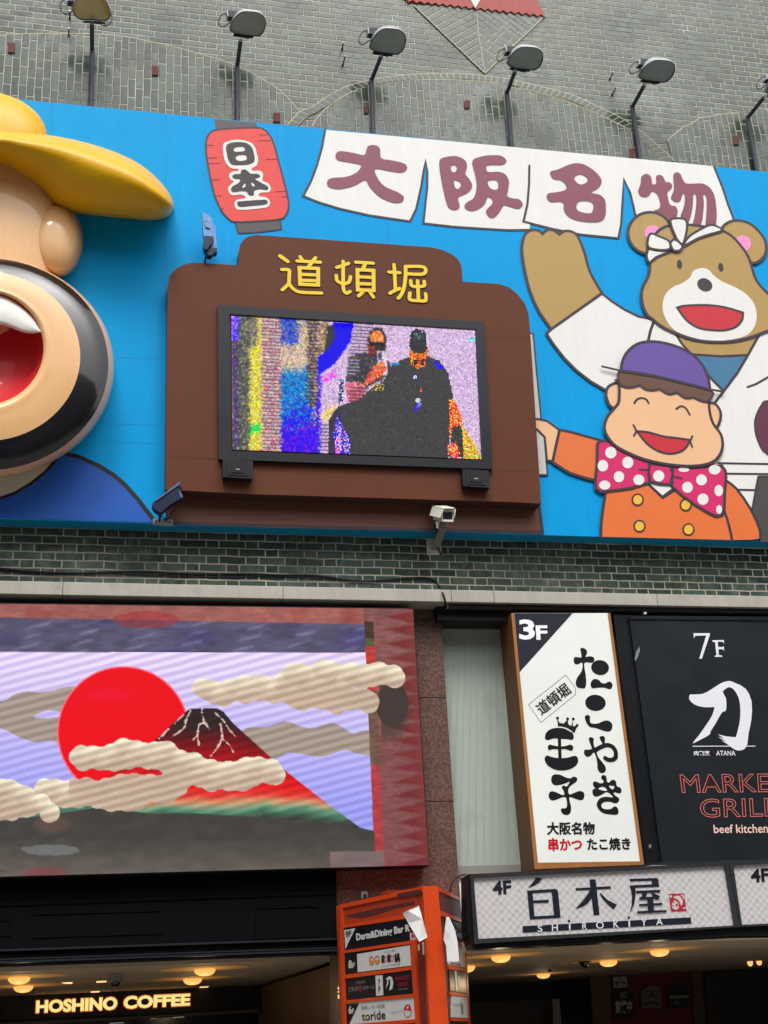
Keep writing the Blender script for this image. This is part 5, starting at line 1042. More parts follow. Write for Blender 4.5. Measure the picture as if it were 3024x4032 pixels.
m = MB(); m.tube(P8('Qc', [(548, 745)], -.5) + P8('Qc', [(600, 960)], -.45) + P8('Qc', [(690, 1100)], -.4) + P8('Qc', [(620, 1400)], -.14) + P8('Qc', [(720, 1640)], -.08) + P8('Qc', [(800, 1850)], -.02), .009, 0, 7, sub=5); m.build('cable', RIM, cc)

NB = paint('navy_metal', (18, 30, 58), .42, .15, .15); NB2 = paint('navy_light', (86, 108, 140), .4, .1, .1); PLT = paint('plate_grey', (140, 150, 152), .5, .1, .2)
cc = thing('security_camera', 'dark blue camera housing tilted up beside the blue painted shirt', 'camera', P8('Pc', [(610, 1350)], -.25)[0])
PP = PlY(-.50)
m = MB(); m.poly(PP, q('Pc', [(425, 790), (1020, 370), (1060, 470), (1100, 590), (1130, 690), (1080, 740), (830, 880), (640, 1040), (580, 1100), (520, 1110), (440, 1050), (380, 1010), (320, 910), (350, 850)]), 0, 0, .10); b0 = m.build('housing', NB, cc, bevel=.006)
m = MB(); m.poly(PP, q('Pc', [(420, 780), (1030, 315), (1065, 335), (1035, 385), (440, 800)]), .012, 0, .125); m.build('sun_hood', NB2, cc, bevel=.003)
m = MB(); m.poly(PP, q('Pc', [(1030, 385), (1075, 395), (1112, 460), (1060, 490)]), .004, 0, .05); m.poly(PP, q('Pc', [(1005, 545), (1030, 540), (1135, 690), (1080, 725)]), .006, 1, .05); m.build('front_lip', [NB, NB2], cc)
m = MB(); m.tube(P8('Pc', [(545, 1090)], -.45) + P8('Pc', [(535, 1220)], -.38) + P8('Pc', [(512, 1365)], -.29), .012, 0, 8); m.tube(P8('Pc', [(490, 1218), (605, 1225)], -.36), .007, 0, 6); m.build('stem', NB, cc)
m = MB(); m.poly(PBB, q('Pc', [(345, 1265), (880, 1300), (875, 1415), (345, 1385)]), .06, 0, .06)
for x, y in ((430, 1340), (690, 1335), (790, 1360)): m.poly(PBB, ell(*q('Pc', [(x, y)])[0], 4.5, 3.2, 0, 10), .066, 1, .006)
m.build('base_plate', [PLT, NB], cc, bevel=.003)
m = MB(); m.tube(P8('Pc', [(1005, 780)], -.47) + P8('Pc', [(1000, 880)], -.46) + P8('Pc', [(930, 1010)], -.44) + P8('Pc', [(830, 1130)], -.42) + P8('Pc', [(780, 1240)], -.38) + P8('Pc', [(710, 1285)], -.35) + P8('Pc', [(620, 1265)], -.34), .008, 0, 7, sub=4); m.build('cable', paint('cable_brown', (52, 36, 36), .5), cc)

LB = paint('spot_blue', (112, 156, 205), .4, .08, .1); LBD = paint('spot_dark', (24, 46, 70), .35, .1, .1)
sp = thing('spotlight', 'pale blue spotlight standing on the top left of the brown screen cabinet', 'spotlight', P8('Rc', [(365, 1850)], -.40)[0])
PR = PlY(-.50)
m = MB(); m.poly(PR, q('Rc', [(300, 255), (480, 370), (570, 440), (600, 520), (605, 680), (625, 1030), (345, 1030), (320, 900), (300, 700)]), 0, 0, .08); m.poly(PR, q('Rc', [(350, 560), (500, 590), (530, 780), (385, 730)]), .012, 0, .012); m.poly(PR, q('Rc', [(380, 730), (540, 785), (535, 815), (400, 790)]), .004, 1, .004)
m.stroke(PR, q('Rc', [(330, 560), (390, 552), (500, 585)]), 1.6, .0145, 1); m.build('housing', [LB, LBD], sp, bevel=.005)
m = MB(); m.poly(PR, q('Rc', [(600, 630), (690, 690), (745, 1390), (560, 1390), (620, 1030)]), -.03, 0, .05); m.build('back_cover', LB, sp, bevel=.003)
m = MB(); m.poly(PR, q('Rc', [(345, 1040), (400, 1012), (520, 1018), (610, 1045), (650, 1100), (640, 1170), (590, 1250), (520, 1310), (470, 1400), (400, 1445), (350, 1400), (325, 1280), (330, 1150)]), .02, 0, .10); m.poly(PR, q('Rc', [(440, 1400), (745, 1385), (755, 1520), (680, 1530), (600, 1575), (580, 1618), (460, 1615), (430, 1500)]), -.01, 0, .08); m.build('lamp_head', LBD, sp, bevel=.006)
m = MB(); m.tube(P8('Rc', [(430, 1440), (405, 1640)], -.48) + P8('Rc', [(362, 1860)], -.42), .011, 0, 8); m.build('stand', LBD, sp)

m = MB(); cbl = q('G', [(-200, 385), (0, 395), (200, 415), (500, 425), (900, 412), (1200, 428), (1659, 430)]) + q('H', [(150, 438), (400, 440), (600, 468), (750, 478), (900, 465), (1100, 455), (1170, 470), (1215, 520)])
m.tube([PY(x, y, -.016) for x, y in cbl] + [PY(x, y, -.31) for x, y in q('H', [(1232, 555), (1248, 605)])] + [PY(x, y, -.18) for x, y in q('H', [(1250, 650), (1235, 690)])], .010, 0, 8, sub=4); tag(m.build('wall_cable', RIM), 'black cable running along the dark bricks and dropping over the ledge', 'cable')
m = MB(); cbl = q('G', [(-200, 408), (0, 410), (250, 432), (420, 436), (640, 418), (1000, 440), (1500, 452), (1659, 446)]) + q('H', [(300, 452), (620, 470)])
m.tube([PY(x, y, -.010) for x, y in cbl], .006, 0, 6, sub=4); tag(m.build('wall_cable', RIM), 'thinner dark cable just under the main cable on the dark bricks', 'cable')
PIPE = paint('pipe_dark', (46, 44, 48), .35, .1, .15)
pp = thing('drain_pipe', 'dark horizontal pipe under the steel ledge above the shop signs', 'pipe', PY(2400, 2395, -.22))
z0 = PY(2400, 2398, -.22)[2]
m = MB(); m.tube([(3.40, -.22, z0), (12, -.22, z0)], .035, 0, 12); m.build('pipe_run', PIPE, pp)
for x in (4.0, 5.02, 6.4): m = MB(); m.tube([(x, -.22, z0), (x + .05, -.22, z0)], .042, 0, 12); m.build('collar', PIPE, pp)
m = MB(); m.poly(PlY(-.24), q('H', [(1262, 618), (1340, 618), (1342, 656), (1262, 654)]), 0, 0, .04); m.build('junction_box', paint('box_grey', (150, 152, 156), .5), pp, bevel=.004)
m = MB(); m.poly(PlY(-.27), q('I', [(888, 680), (906, 680), (906, 690), (898, 694), (889, 690)]), 0, 0, .03); m.build('end_clip', CW, pp)

# ================================================================== 3F SIGN
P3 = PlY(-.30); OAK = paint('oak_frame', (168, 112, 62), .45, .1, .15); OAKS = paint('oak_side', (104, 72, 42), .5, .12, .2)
def litpanel(name, col, e):
    m, nt, b = base_mat(name); c = lin(col); geo = nt.nodes.new('ShaderNodeNewGeometry').outputs['Position']
    n = noise(nt, 1.4, 2, geo); v = (n - .5) * .16 + 1.0
    s_ = nt.nodes.new('ShaderNodeVectorMath'); s_.operation = 'SCALE'; s_.inputs[0].default_value = c; nt.links.new(v.s, s_.inputs['Scale'])
    nt.links.new(s_.outputs[0], b.inputs['Base Color']); nt.links.new(s_.outputs[0], b.inputs['Emission Color']); b.inputs['Emission Strength'].default_value = e * EM; b.inputs['Roughness'].default_value = .35
    return m
WP = litpanel('lit_white', (205, 209, 203), .42); NAV = paint('navy_ink', (42, 42, 56), .4); BKI = paint('black_ink', (30, 28, 32), .35); REDI = paint('red_ink', (204, 26, 44), .4); WHI = litpanel('lit_letters', (226, 228, 232), .3)
s3 = thing('shop_sign', 'tall white sign in an oak frame with 3F and big black characters', 'sign', PY(2255, 3400, -.3))
out3 = [(2013, 2414), (2403, 2414), (2536, 3404), (2068 + 38, 3422)]
inn3 = [(2024, 2414), (2394, 2414), (2521.5, 3391), (2118, 3396.5)]
m = MB()
for st in ([out3[0], inn3[0], inn3[3], out3[3]], [inn3[1], out3[1], out3[2], inn3[2]], [inn3[3], inn3[2], out3[2], out3[3]]): m.poly(P3, st, .012, 0, .012)
m.build('frame', OAK, s3)
m = MB(); m.poly(P3, inn3, .002, 0); m.build('face_panel', WP, s3)
m = MB(); m.poly(P3, out3, -.001, 0, .40); m.build('side_box', OAKS, s3)
b = MB(); b.poly(P3, [(2024.5, 2414.5), (2260, 2414.5)] + q('V', [(700, 45), (128, 682)]), .004, 0); b.build('corner_field', NAV, s3)
b = MB(); text(b, P3, '3', q('V', [(118, 108), (288, 108), (297, 328), (124, 328)]), .006, 0, .03); text(b, P3, 'F', q('V', [(300, 172), (428, 172), (430, 328), (312, 330)]), .006, 0, .03); b.build('floor_number', WHI, s3)
b = MB()
ink = lambda pts, k, n=4, holes=(): b.poly(P3, pts, .004 + k * .0006, 0, sub=n, holes=list(holes))
ink(q('V', [(790, 425), (815, 418), (850, 435), (862, 470), (848, 515), (890, 508), (930, 520), (942, 552), (915, 580), (843, 577), (832, 620), (845, 700), (853, 790), (840, 853), (800, 858), (755, 845), (737, 800), (755, 740), (797, 680), (812, 620), (805, 577), (760, 598), (727, 590), (715, 552), (727, 518), (770, 520), (800, 518), (795, 470)]), 0)
ink(ell(*q('V', [(1003, 632)])[0], 97 / 2.765, 82 / 2.765, 8), 1, 1)
ink(q('V', [(905, 790), (935, 757), (985, 765), (1020, 798), (1060, 803), (1100, 785), (1135, 803), (1133, 850), (1105, 868), (1050, 852), (980, 852), (922, 858), (902, 830)]), 0)
ink(ell(*q('V', [(953, 1016)])[0], 112 / 2.765, 89 / 2.765, 5), 0, 1)
ink(q('V', [(838, 1165), (865, 1148), (893, 1162), (893, 1215), (912, 1240), (980, 1240), (1030, 1217), (1085, 1208), (1130, 1237), (1135, 1290), (1105, 1328), (1040, 1320), (960, 1292), (890, 1277), (850, 1222)]), 0)
ink(q('V', [(880, 1402), (905, 1390), (935, 1407), (932, 1450), (945, 1500), (985, 1505), (985, 1535), (966, 1556)]) + q('AA', [(995, 50), (1012, 100), (1060, 160), (1105, 222), (1112, 280), (1075, 313), (1030, 300), (1005, 250), (1000, 180), (985, 100), (960, 45)]) + q('V', [(930, 1560), (890, 1600), (850, 1598), (828, 1560), (838, 1528), (880, 1525), (913, 1512), (895, 1460)]), 0)
ink(q('V', [(998, 1392), (1025, 1375), (1055, 1392), (1055, 1440), (1050, 1475), (1030, 1478), (1030, 1462), (1012, 1430)]), 1)
b.stroke(P3, q('V', [(955, 1528), (1010, 1498), (1075, 1476), (1135, 1493), (1170, 1540), (1175, 1590)]) + q('AA', [(1240, 110), (1205, 136), (1150, 140), (1105, 116)]), 47 / 2.765, .0052, 0, sub=5)
ink(q('AA', [(1052, 370), (1060, 345), (1085, 338), (1115, 350), (1125, 395), (1130, 425), (1155, 435), (1185, 405), (1225, 402), (1248, 430), (1252, 470), (1270, 490), (1300, 500), (1318, 530), (1310, 570), (1280, 578), (1240, 565), (1215, 572), (1240, 610), (1280, 635), (1288, 670), (1265, 700), (1225, 708), (1180, 690), (1110, 688), (1065, 710), (1055, 745), (1080, 775), (1140, 785), (1190, 775), (1215, 750), (1250, 752), (1275, 785), (1278, 830), (1255, 857), (1180, 855), (1090, 840), (1030, 800), (997, 740), (1000, 690), (1040, 640), (1110, 620), (1190, 628), (1205, 620), (1180, 595), (1150, 570), (1110, 565), (1060, 595), (1000, 620), (955, 610), (938, 565), (945, 525), (975, 512), (955, 490), (945, 445), (965, 420), (1000, 428), (1040, 445), (1075, 440), (1085, 415), (1062, 395)]), 0, 3,
    holes=[q('AA', [(1015, 518), (1060, 492), (1100, 500), (1130, 540), (1080, 540)]), q('AA', [(1155, 478), (1225, 485), (1205, 525), (1175, 510)])])
ink(q('V', [(403, 1395), (412, 1350), (450, 1310), (520, 1288), (600, 1292), (680, 1320), (715, 1370), (712, 1408), (690, 1420), (640, 1412), (580, 1410), (500, 1405), (440, 1422), (412, 1416)]), 0)
b.stroke(P3, q('V', [(560, 1395), (567, 1615)]), 36 / 2.765, .0047, 0)
ink(q('V', [(435, 1490), (455, 1470), (490, 1478), (560, 1490), (630, 1485), (680, 1470), (710, 1492), (705, 1528), (680, 1538), (630, 1520), (560, 1522), (490, 1520), (455, 1532), (437, 1515)]), 2)
ink(q('AA', [(315, 112), (345, 82), (390, 95), (450, 110), (530, 115), (610, 110), (680, 90), (730, 92), (752, 140), (735, 200), (680, 245), (600, 273), (510, 278), (420, 255), (350, 207), (318, 150)]), 2)
ink(q('V', [(545, 1275), (537, 1190), (565, 1235), (610, 1240), (648, 1195), (660, 1250), (690, 1268), (705, 1200), (708, 1270), (758, 1265), (722, 1348), (690, 1320), (640, 1288), (580, 1274)]), 3, 1)
for x, y in ((540, 1182), (650, 1190), (712, 1192), (752, 1262)): ink(ell(*q('V', [(x, y)])[0], 6, 6, 0, 12), 4, 1)
ink(q('AA', [(400, 400), (410, 350), (450, 328), (520, 335), (590, 368), (650, 380), (690, 358), (737, 375), (732, 420), (690, 452), (640, 492), (622, 540), (638, 590), (700, 570), (770, 545), (827, 570), (827, 640), (790, 668), (720, 650), (642, 627), (642, 680), (660, 760), (650, 830), (610, 860), (560, 850), (528, 812), (532, 775), (570, 772), (600, 760), (605, 700), (590, 632), (540, 630), (470, 660), (410, 670), (372, 637), (370, 582), (400, 550), (460, 560), (530, 593), (570, 593), (560, 540), (537, 502), (555, 474), (602, 485), (640, 425), (590, 445), (500, 470), (435, 467), (405, 432)]), 0)
fat_text(b, P3, '大阪名物', q('AA', [(345, 955), (963, 955), (967, 1114), (350, 1117)]), .004, 0, 1.6, .008); fat_text(b, P3, 'たこ焼き', q('AA', [(868, 1163), (1427, 1157), (1436, 1313), (877, 1321)]), .004, 0, 1.6, .008)
fat_text(b, P3, '道頓堀', q('V', [(290, 1046), (610, 791), (696, 905), (372, 1158)]), .004, 0, 1.3)
b.stroke(P3, q('V', [(225, 1035), (630, 712), (735, 858), (735, 925), (360, 1230)]), 1.7, .004, 0, closed=True); b.build('lettering', BKI, s3)
b = MB(); fat_text(b, P3, '串かつ', q('AA', [(360, 1164), (794, 1162), (799, 1324), (370, 1330)]), .004, 0, 1.6, .008); b.build('red_lettering', REDI, s3)
b = MB(); b.stroke(P3, q('V', [(560, 1281), (620, 1292), (690, 1330)]), 4, .0095, 0, sub=4); b.build('crown_line', WP, s3)

# ================================================================== 7F SIGN
P7 = PlY(-.27); DKP = paint('slate_panel', (30, 35, 40), .3, .12, .05, spec=.5); DKF = paint('slate_frame', (20, 22, 25), .4, .1, .1)
s7 = thing('shop_sign', 'black wall sign with 7F, a white brush character and red outlined letters', 'sign', PY(2800, 3390, -.27))
m = MB(); m.poly(P7, [(2478, 2424), (3420, 2432), (3560, 3372), (2606, 3392)], 0, 0, .28); m.build('face_panel', DKP, s7)
m = MB(); m.poly(P7, [(2415, 2420), (2478, 2422), (2606, 3394), (2546, 3400)], -.03, 0, .25); m.poly(P7, [(2478, 2428), (3420, 2436), (3424, 2446), (2480, 2438)], .012, 0, .012); m.build('frame', DKF, s7)
m = MB(); m.poly(P7, q('I', [(858, 905), (862, 930), (850, 970), (832, 1002), (828, 985), (838, 940)]), .003, 0); m.poly(P7, q('L', [(918, 492), (934, 484), (938, 500), (924, 514)]), .003, 0); m.build('scuff', paint('scuff_grey', (130, 134, 136), .7), s7)
WB = litpanel('brush_white', (214, 214, 220), .25); b = MB()
b.poly(P7, q('U', [(235, 206), (380, 206), (376, 228), (308, 430), (286, 428), (346, 226), (252, 228), (240, 252)]), .003, 0); b.poly(P7, q('U', [(400, 268), (500, 265), (501, 297), (490, 280), (447, 281), (451, 328), (490, 326), (498, 316), (504, 362), (493, 345), (453, 346), (456, 396), (485, 402), (487, 412), (420, 412), (422, 403), (436, 398), (424, 285), (402, 280)]), .003, 0); b.build('floor_number', WB, s7)
b = MB(); b.poly(P7, q('U', [(205, 740), (205, 740), (315, 735), (400, 690), (470, 645), (540, 622), (600, 640), (690, 690), (742, 800), (740, 960), (715, 1080), (705, 1170), (680, 1215), (625, 1228), (580, 1210), (520, 1165), (480, 1140), (520, 1150), (450, 1110), (505, 1125), (450, 1088), (520, 1105), (605, 1112), (605, 1112), (635, 1000), (645, 880), (630, 770), (590, 700), (560, 680), (540, 678), (490, 715), (518, 770), (522, 860), (510, 888), (485, 895), (430, 990), (385, 1060), (375, 1090), (285, 1140), (228, 1165), (280, 1100), (350, 1000), (400, 920), (420, 850), (420, 850), (320, 850), (240, 825), (198, 778)]), .003, 0, sub=2)
b.stroke(P7, q('U', [(228, 1191), (775, 1190)]), 2.8, .0036, 0, caps=False); text(b, P7, '肉割烹', q('U', [(240, 1230), (378, 1230), (378, 1272), (240, 1272)]), .003, 0, .02); text(b, P7, 'ATANA', q('U', [(432, 1230), (600, 1229), (602, 1272), (434, 1272)]), .003, 0, .01); b.build('brush_character', WB, s7)
RO = glow('neon_pink', (214, 128, 118), .6, (150, 80, 74)); RI = paint('deep_red', (62, 20, 26), .4)
b = MB(); c = MB()
for t_, qd in (('MARKET', [(118, 1440), (1040, 1430), (1048, 1586), (138, 1594)]), ('GRILL', [(290, 1652), (960, 1642), (968, 1800), (300, 1812)])):
    outline_text(b, P7, t_, q('U', qd), .005, .0062); text(c, P7, t_, q('U', qd), .003, 0, 0.0)
b.build('red_lettering', RO, s7); b = MB(); text(b, P7, 'beef kitchen', q('U', [(408, 1876), (882, 1866), (886, 1946), (415, 1948)]), .003, 0, .010); b.build('small_lettering', litpanel('pale_pink_letters', (228, 186, 176), .3), s7); d = MB(); text(d, P7, 'K', q('U', [(395, 1230), (424, 1230), (425, 1272), (396, 1272)]), .004, 0, .01); d.build('red_initial', paint('deep_red', (62, 20, 26), .4), s7); c.build('letter_fill', RI, s7)

# ================================================================== 4F SIGN
TH = rad(-4); cE = PY(1850, 3640, -.70); P4 = Plane((cE[0], cE[1], 0), (math.cos(TH), math.sin(TH), 0))
def sh4(name, lab): return thing('shop_sign', lab, 'sign', P4.w(P4.uv([(2300 if '4F and' in lab else 2960, 3690)])[0]))
CHK = checker('check_panel', (206, 204, 204), (184, 178, 180), .0335, 1.0); FRB = paint('sign_frame', (46, 48, 52), .4, .1, .12, dirt=((80, 70, 58), .5, 10))
s4 = thing('shop_sign', 'long white checked light box with 4F and three black characters over the entrance', 'sign', P4.w(P4.uv([(2380, 3690)])[0]))
face4 = q('BB', [(35, 108), (1420, 40), (1474, 370), (62, 444)])
fr4 = q('BB', [(16, 86), (1440, 22), (1505, 378), (40, 472)])
m = MB(); m.poly(P4, fr4, .03, 0, .05, holes=[face4]); m.build('frame', FRB, s4, bevel=.004)
m = MB(); m.poly(P4, fr4, -.02, 0, .26); m.build('back_box', DKF, s4); m = MB(); m.poly(P4, q('BB', [(-2, 88), (16, 86), (42, 470), (24, 484), (2, 400)]), -.01, 0, .27); m.build('end_cap', DKF, s4, bevel=.01)
m = MB(); m.poly(P4, face4, .004, 0); m.build('face_panel', CHK, s4)
b = MB(); ff = lambda pts, k=0, holes=(): b.poly(P4, q('FF', pts), .008 + k * .0008, 0, holes=[q('FF', h_) for h_ in holes])
text(b, P4, '4F', q('BB', [(137, 126), (241, 119), (244, 195), (142, 202)]), .008, 0, .035)
ff([(265, 35), (322, 45), (290, 85), (240, 115), (187, 132), (225, 90)]); ff([(178, 158), (440, 142), (460, 150), (468, 170), (492, 410), (205, 427)], 1, [[(230, 182), (408, 170), (430, 388), (248, 398)]]); ff([(228, 251), (380, 242), (382, 268), (228, 274)], 2)
ff([(760, 55), (818, 52), (855, 382), (800, 390)]); ff([(630, 135), (960, 117), (962, 140), (635, 156)], 1); ff([(768, 150), (780, 150), (780, 225), (745, 275), (700, 305), (630, 328), (690, 262), (735, 205)], 2); ff([(855, 180), (870, 182), (930, 245), (1018, 290), (985, 332), (930, 285), (880, 230)], 2)
ff([(1135, 48), (1385, 40), (1405, 55), (1410, 120), (1345, 122), (1340, 65), (1142, 72)]); ff([(1138, 110), (1410, 96), (1411, 121), (1140, 132)], 1); ff([(1140, 112), (1190, 110), (1190, 200), (1180, 280), (1138, 370), (1155, 290), (1158, 200)], 2); ff([(1192, 160), (1420, 150), (1423, 172), (1198, 183)], 3)
ff([(1255, 175), (1305, 172), (1283, 222), (1226, 243), (1224, 222), (1248, 216)], 4); ff([(1283, 218), (1350, 214), (1335, 172), (1422, 210), (1398, 246), (1365, 233), (1226, 244)], 5); ff([(1222, 283), (1440, 272), (1443, 292), (1227, 302)], 6); ff([(1204, 350), (1480, 338), (1481, 358), (1211, 371)], 6); ff([(1300, 235), (1355, 232), (1363, 345), (1308, 350)], 7)
b.poly(P4, [(2057, 3646.7), (2720, 3611.9), (2722.5, 3636.6), (2059, 3672)], .008, 0)
for x in (776, 1246): b.stroke(P4, q('FF', [(x, -14), (x + 1, 12)]), 1.6, .0075, 1, caps=False)
for x, y in ((570, 441), (1129, 411)): b.poly(P4, ell(*q('FF', [(x, y)])[0], 5, 5.5, 0, 14), .008, 0)
b.build('lettering', [paint('blue_black_ink', (30, 33, 46), .4), paint('drip_stain', (120, 108, 92), .6)], s4)
b = MB()
for ch, x, y, w_ in (('S', 299, 512, 46), ('H', 437, 504, 56), ('I', 576, 497, 14), ('R', 715, 489, 46), ('O', 857, 481, 74), ('K', 1010, 471, 52), ('I', 1131, 466, 14), ('Y', 1268, 455, 58), ('A', 1413, 448, 64)):
    text(b, P4, ch, q('FF', [(x - w_/2, y - 33), (x + w_/2, y - 34), (x + w_/2 + 2, y + 32), (x - w_/2 + 2, y + 33)]), .011, 0, .012)
b.build('white_lettering', paint('white_ink', (222, 222, 220), .4), s4)
b = MB(); b.poly(P4, q('GG', [(390, 232), (1112, 210), (1222, 1020), (500, 1050)]), .008, 0)
for k, p_ in enumerate(([(420, 320), (545, 300), (520, 400), (425, 380)], [(950, 280), (1090, 300), (1120, 500), (1080, 460), (1030, 370)], [(600, 400), (720, 330), (870, 320), (960, 400), (1050, 570), (1030, 720), (960, 780), (930, 680), (860, 560), (760, 470)], [(640, 540), (720, 560), (820, 650), (860, 780), (850, 900), (760, 970), (640, 950), (560, 880), (530, 760), (560, 640)], [(1080, 870), (1180, 850), (1190, 910), (1060, 940)])): b.poly(P4, q('GG', p_), .009 + k * .0004, 1, sub=3)
for k, p_ in enumerate(([(530, 740), (560, 740), (650, 810), (625, 830), (560, 790)], [(720, 690), (790, 680), (825, 740), (815, 810), (770, 830), (725, 760)], [(580, 600), (640, 590), (625, 660), (585, 650)])): b.poly(P4, q('GG', p_), .0115 + k * .0004, 0, sub=3)
b.build('red_seal', [paint('seal_red', (176, 40, 58), .4), paint('seal_pale', (206, 196, 188), .4)], s4)
s5 = thing('shop_sign', 'second white checked light box, at the right edge, showing only 4F', 'sign', P4.w(P4.uv([(2960, 3640)])[0]))
f5 = q('BB', [(1468, 38), (2200, 3), (2280, 330), (1516, 366)]); r5 = q('BB', [(1443, 22), (2230, -16), (2310, 342), (1508, 378)])
m = MB(); m.poly(P4, r5, .03, 0, .05, holes=[f5]); m.build('frame', FRB, s5, bevel=.004); m = MB(); m.poly(P4, r5, -.02, 0, .26); m.build('back_box', DKF, s5)
m = MB(); m.poly(P4, f5, .004, 0); m.build('face_panel', CHK, s5); b = MB(); text(b, P4, '4F', q('BB', [(1560, 58), (1664, 52), (1668, 128), (1566, 132)]), .008, 0, .035); b.build('lettering', BKI, s5)
m = MB(); m.poly(P4, q('BB', [(18, 478), (1508, 384), (2330, 345), (2340, 420), (1508, 428), (30, 500)]), -.01, 0, .24); m.build('fascia', DKF, s4)
cab_ = thing('sign_cable', 'short grey conduit curving from the granite pillar into the checked sign', 'cable', PY(1775, 3510, -.3)); m = MB(); m.tube([PY(x, y, Y) for (x, y), Y in zip(q('K', [(1285, 790), (1288, 755), (1310, 715), (1345, 690), (1385, 678)]), (-.1, -.2, -.35, -.5, -.62))], .011, 0, 8, sub=5); m.build('conduit', paint('conduit_grey', (120, 120, 116), .5), cab_)

# ================================================================== ORANGE DIRECTORY SIGN (wedge with its edge to the street)
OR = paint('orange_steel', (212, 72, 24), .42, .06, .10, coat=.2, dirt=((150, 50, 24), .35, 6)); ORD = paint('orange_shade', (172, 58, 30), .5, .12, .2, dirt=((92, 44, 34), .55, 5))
YP = -1.33; E0 = PY(1667, 3600, YP); E1 = PY(1728, 3600, YP)
TL_ = rad(-66); PL = Plane((E0[0], E0[1], 0), (math.cos(TL_), math.sin(TL_), 0)); TR_ = rad(66); PRr = Plane((E1[0], E1[1], 0), (math.cos(TR_), math.sin(TR_), 0)); PM = PlY(YP - .02)
ds = thing('directory_sign', 'orange wedge-shaped floor directory standing out in front of the granite pillar', 'sign', (E0[0], -.7, 0))
BLKP = paint('board_black', (26, 24, 30), .35, .1, .06); WHP = paint('board_white', (206, 206, 202), .4, .04, .05)
ztop = PL.uv([(1667, 3487)])[0][1]
m = MB(); m.poly(PM, q('M', [(1040, 88), (1222, 82), (1290, 900), (1350, 1760), (1125, 1760)]), 0, 0, .10); m.build('corner_post', OR, ds, bevel=.01)
lw = 1.30; z_b = 1.2
m = MB(); A0 = np.array(E0); dl = PL.ux; dr = PRr.ux
pA = np.array((E0[0], E0[1])); pB = np.array((E1[0], E1[1])); pL2 = pA - dl[:2] * lw; pR2 = pB + dr[:2] * 1.35
ins = .035
def foot(p, n, d): return p - n[:2] * d
a_, b2, c_, d_ = foot(pA, PL.n, ins), foot(pL2, PL.n, ins), foot(pR2, PRr.n, ins), foot(pB, PRr.n, ins)
zt = ztop - .02
m.add([(*p, z_b) for p in (a_, b2, c_, d_)] + [(*p, zt) for p in (a_, b2, c_, d_)], [(0, 1, 2, 3), (4, 7, 6, 5), (0, 4, 5, 1), (1, 5, 6, 2), (2, 6, 7, 3), (3, 7, 4, 0)]); m.build('core', ORD, ds, recalc=True)
def lp(mb, pts, off, mi=0, th=0.0, pl=None): mb.poly(pl or PL, q('M', pts), off, mi, th)
m = MB(); lp(m, [(48, 308), (1040, 88), (1042, 150), (70, 352)], .0, 0, .04); lp(m, [(58, 560), (830, 425), (1048, 385), (1050, 440), (880, 470), (62, 590)], .0, 0, .04); lp(m, [(48, 310), (78, 305), (92, 590), (58, 590)], .004, 0, .04)
m.build('header_frame', OR, ds, bevel=.004)
m = MB(); lp(m, [(70, 340), (1042, 140), (1048, 420), (90, 570)], -.012, 0, .02); m.build('header_panel', ORD, ds); m = MB(); lp(m, [(120, 440), (300, 395), (600, 330), (945, 265), (945, 300), (700, 350), (480, 425), (300, 462), (180, 452)], -.009, 0, .003); lp(m, [(730, 180), (1015, 122), (1020, 180), (860, 205), (740, 225)], .002, 0, .002); m.build('rust_scar', paint('rust_scar', (84, 40, 34), .7, .3, .2), ds)
m = MB(); lp(m, [(540, 178), (620, 138), (830, 132), (880, 125), (700, 170)], -.002, 0, .05); m.build('top_flap', ORD, ds)
m = MB(); lp(m, [(52, 590), (95, 592), (135, 1760), (92, 1760)], .006, 0, .04)
lp(m, [(880, 730), (945, 720), (985, 1760), (955, 1760)], .006, 0, .04)
for y0l, y0r, y1l, y1r in ((852, 728, 886, 768), (1142, 1036, 1190, 1076), (1448, 1362, 1480, 1405), (1735, 1668, 1775, 1712)): lp(m, [(98, y0l), (945, y0r), (945, y1r), (98, y1l)], .008, 0, .04)
m.build('shelf_frame', OR, ds, bevel=.003)
m = MB(); lp(m, [(946, 600), (1060, 560), (1125, 1760), (985, 1760)], -.015, 0, .02); lp(m, [(985, 780), (995, 785), (1000, 855), (985, 850)], -.012, 1, .003); lp(m, [(1035, 750), (1050, 760), (1055, 905), (1038, 900)], -.012, 1, .003); m.build('edge_channel', [paint('channel_red', (116, 44, 34), .45, .2, .2), WHP], ds)
def board(base_pts, mat): mm = MB(); lp(mm, base_pts, .0, 0, .015); return mm.build('floor_board', mat, ds)
B1 = board([(95, 595), (838, 470), (900, 730), (104, 850)], BLKP); B2 = board([(104, 888), (892, 782), (912, 1035), (112, 1140)], BLKP); B3 = board([(110, 1190), (918, 1078), (936, 1360), (122, 1448)], BLKP); B4 = board([(124, 1482), (936, 1408), (952, 1668), (136, 1735)], WHP)
def onb(parent, mat, fn, nm='lettering'): mm = MB(); fn(mm); return mm.build(nm, mat, parent)
onb(B1, WHP, lambda mm: (lp(mm, [(108, 612), (238, 588), (120, 838)], .003), fat_text(mm, PL, 'Darts&Dining Bar R', q('M', [(248, 655), (880, 541), (888, 648), (255, 758)]), .003, 0, 1.0, .02), lp(mm, [(885, 640), (925, 650), (960, 715), (892, 728)], .003)))
onb(B1, BKI, lambda mm: text(mm, PL, '9F', q('M', [(120, 624), (190, 610), (186, 690), (122, 704)]), .006, 0, .02), 'floor_number')
onb(B1, paint('magenta_ink', (190, 40, 130), .4), lambda mm: lp(mm, [(900, 645), (925, 660), (948, 690), (905, 708)], .006), 'magenta_mark')
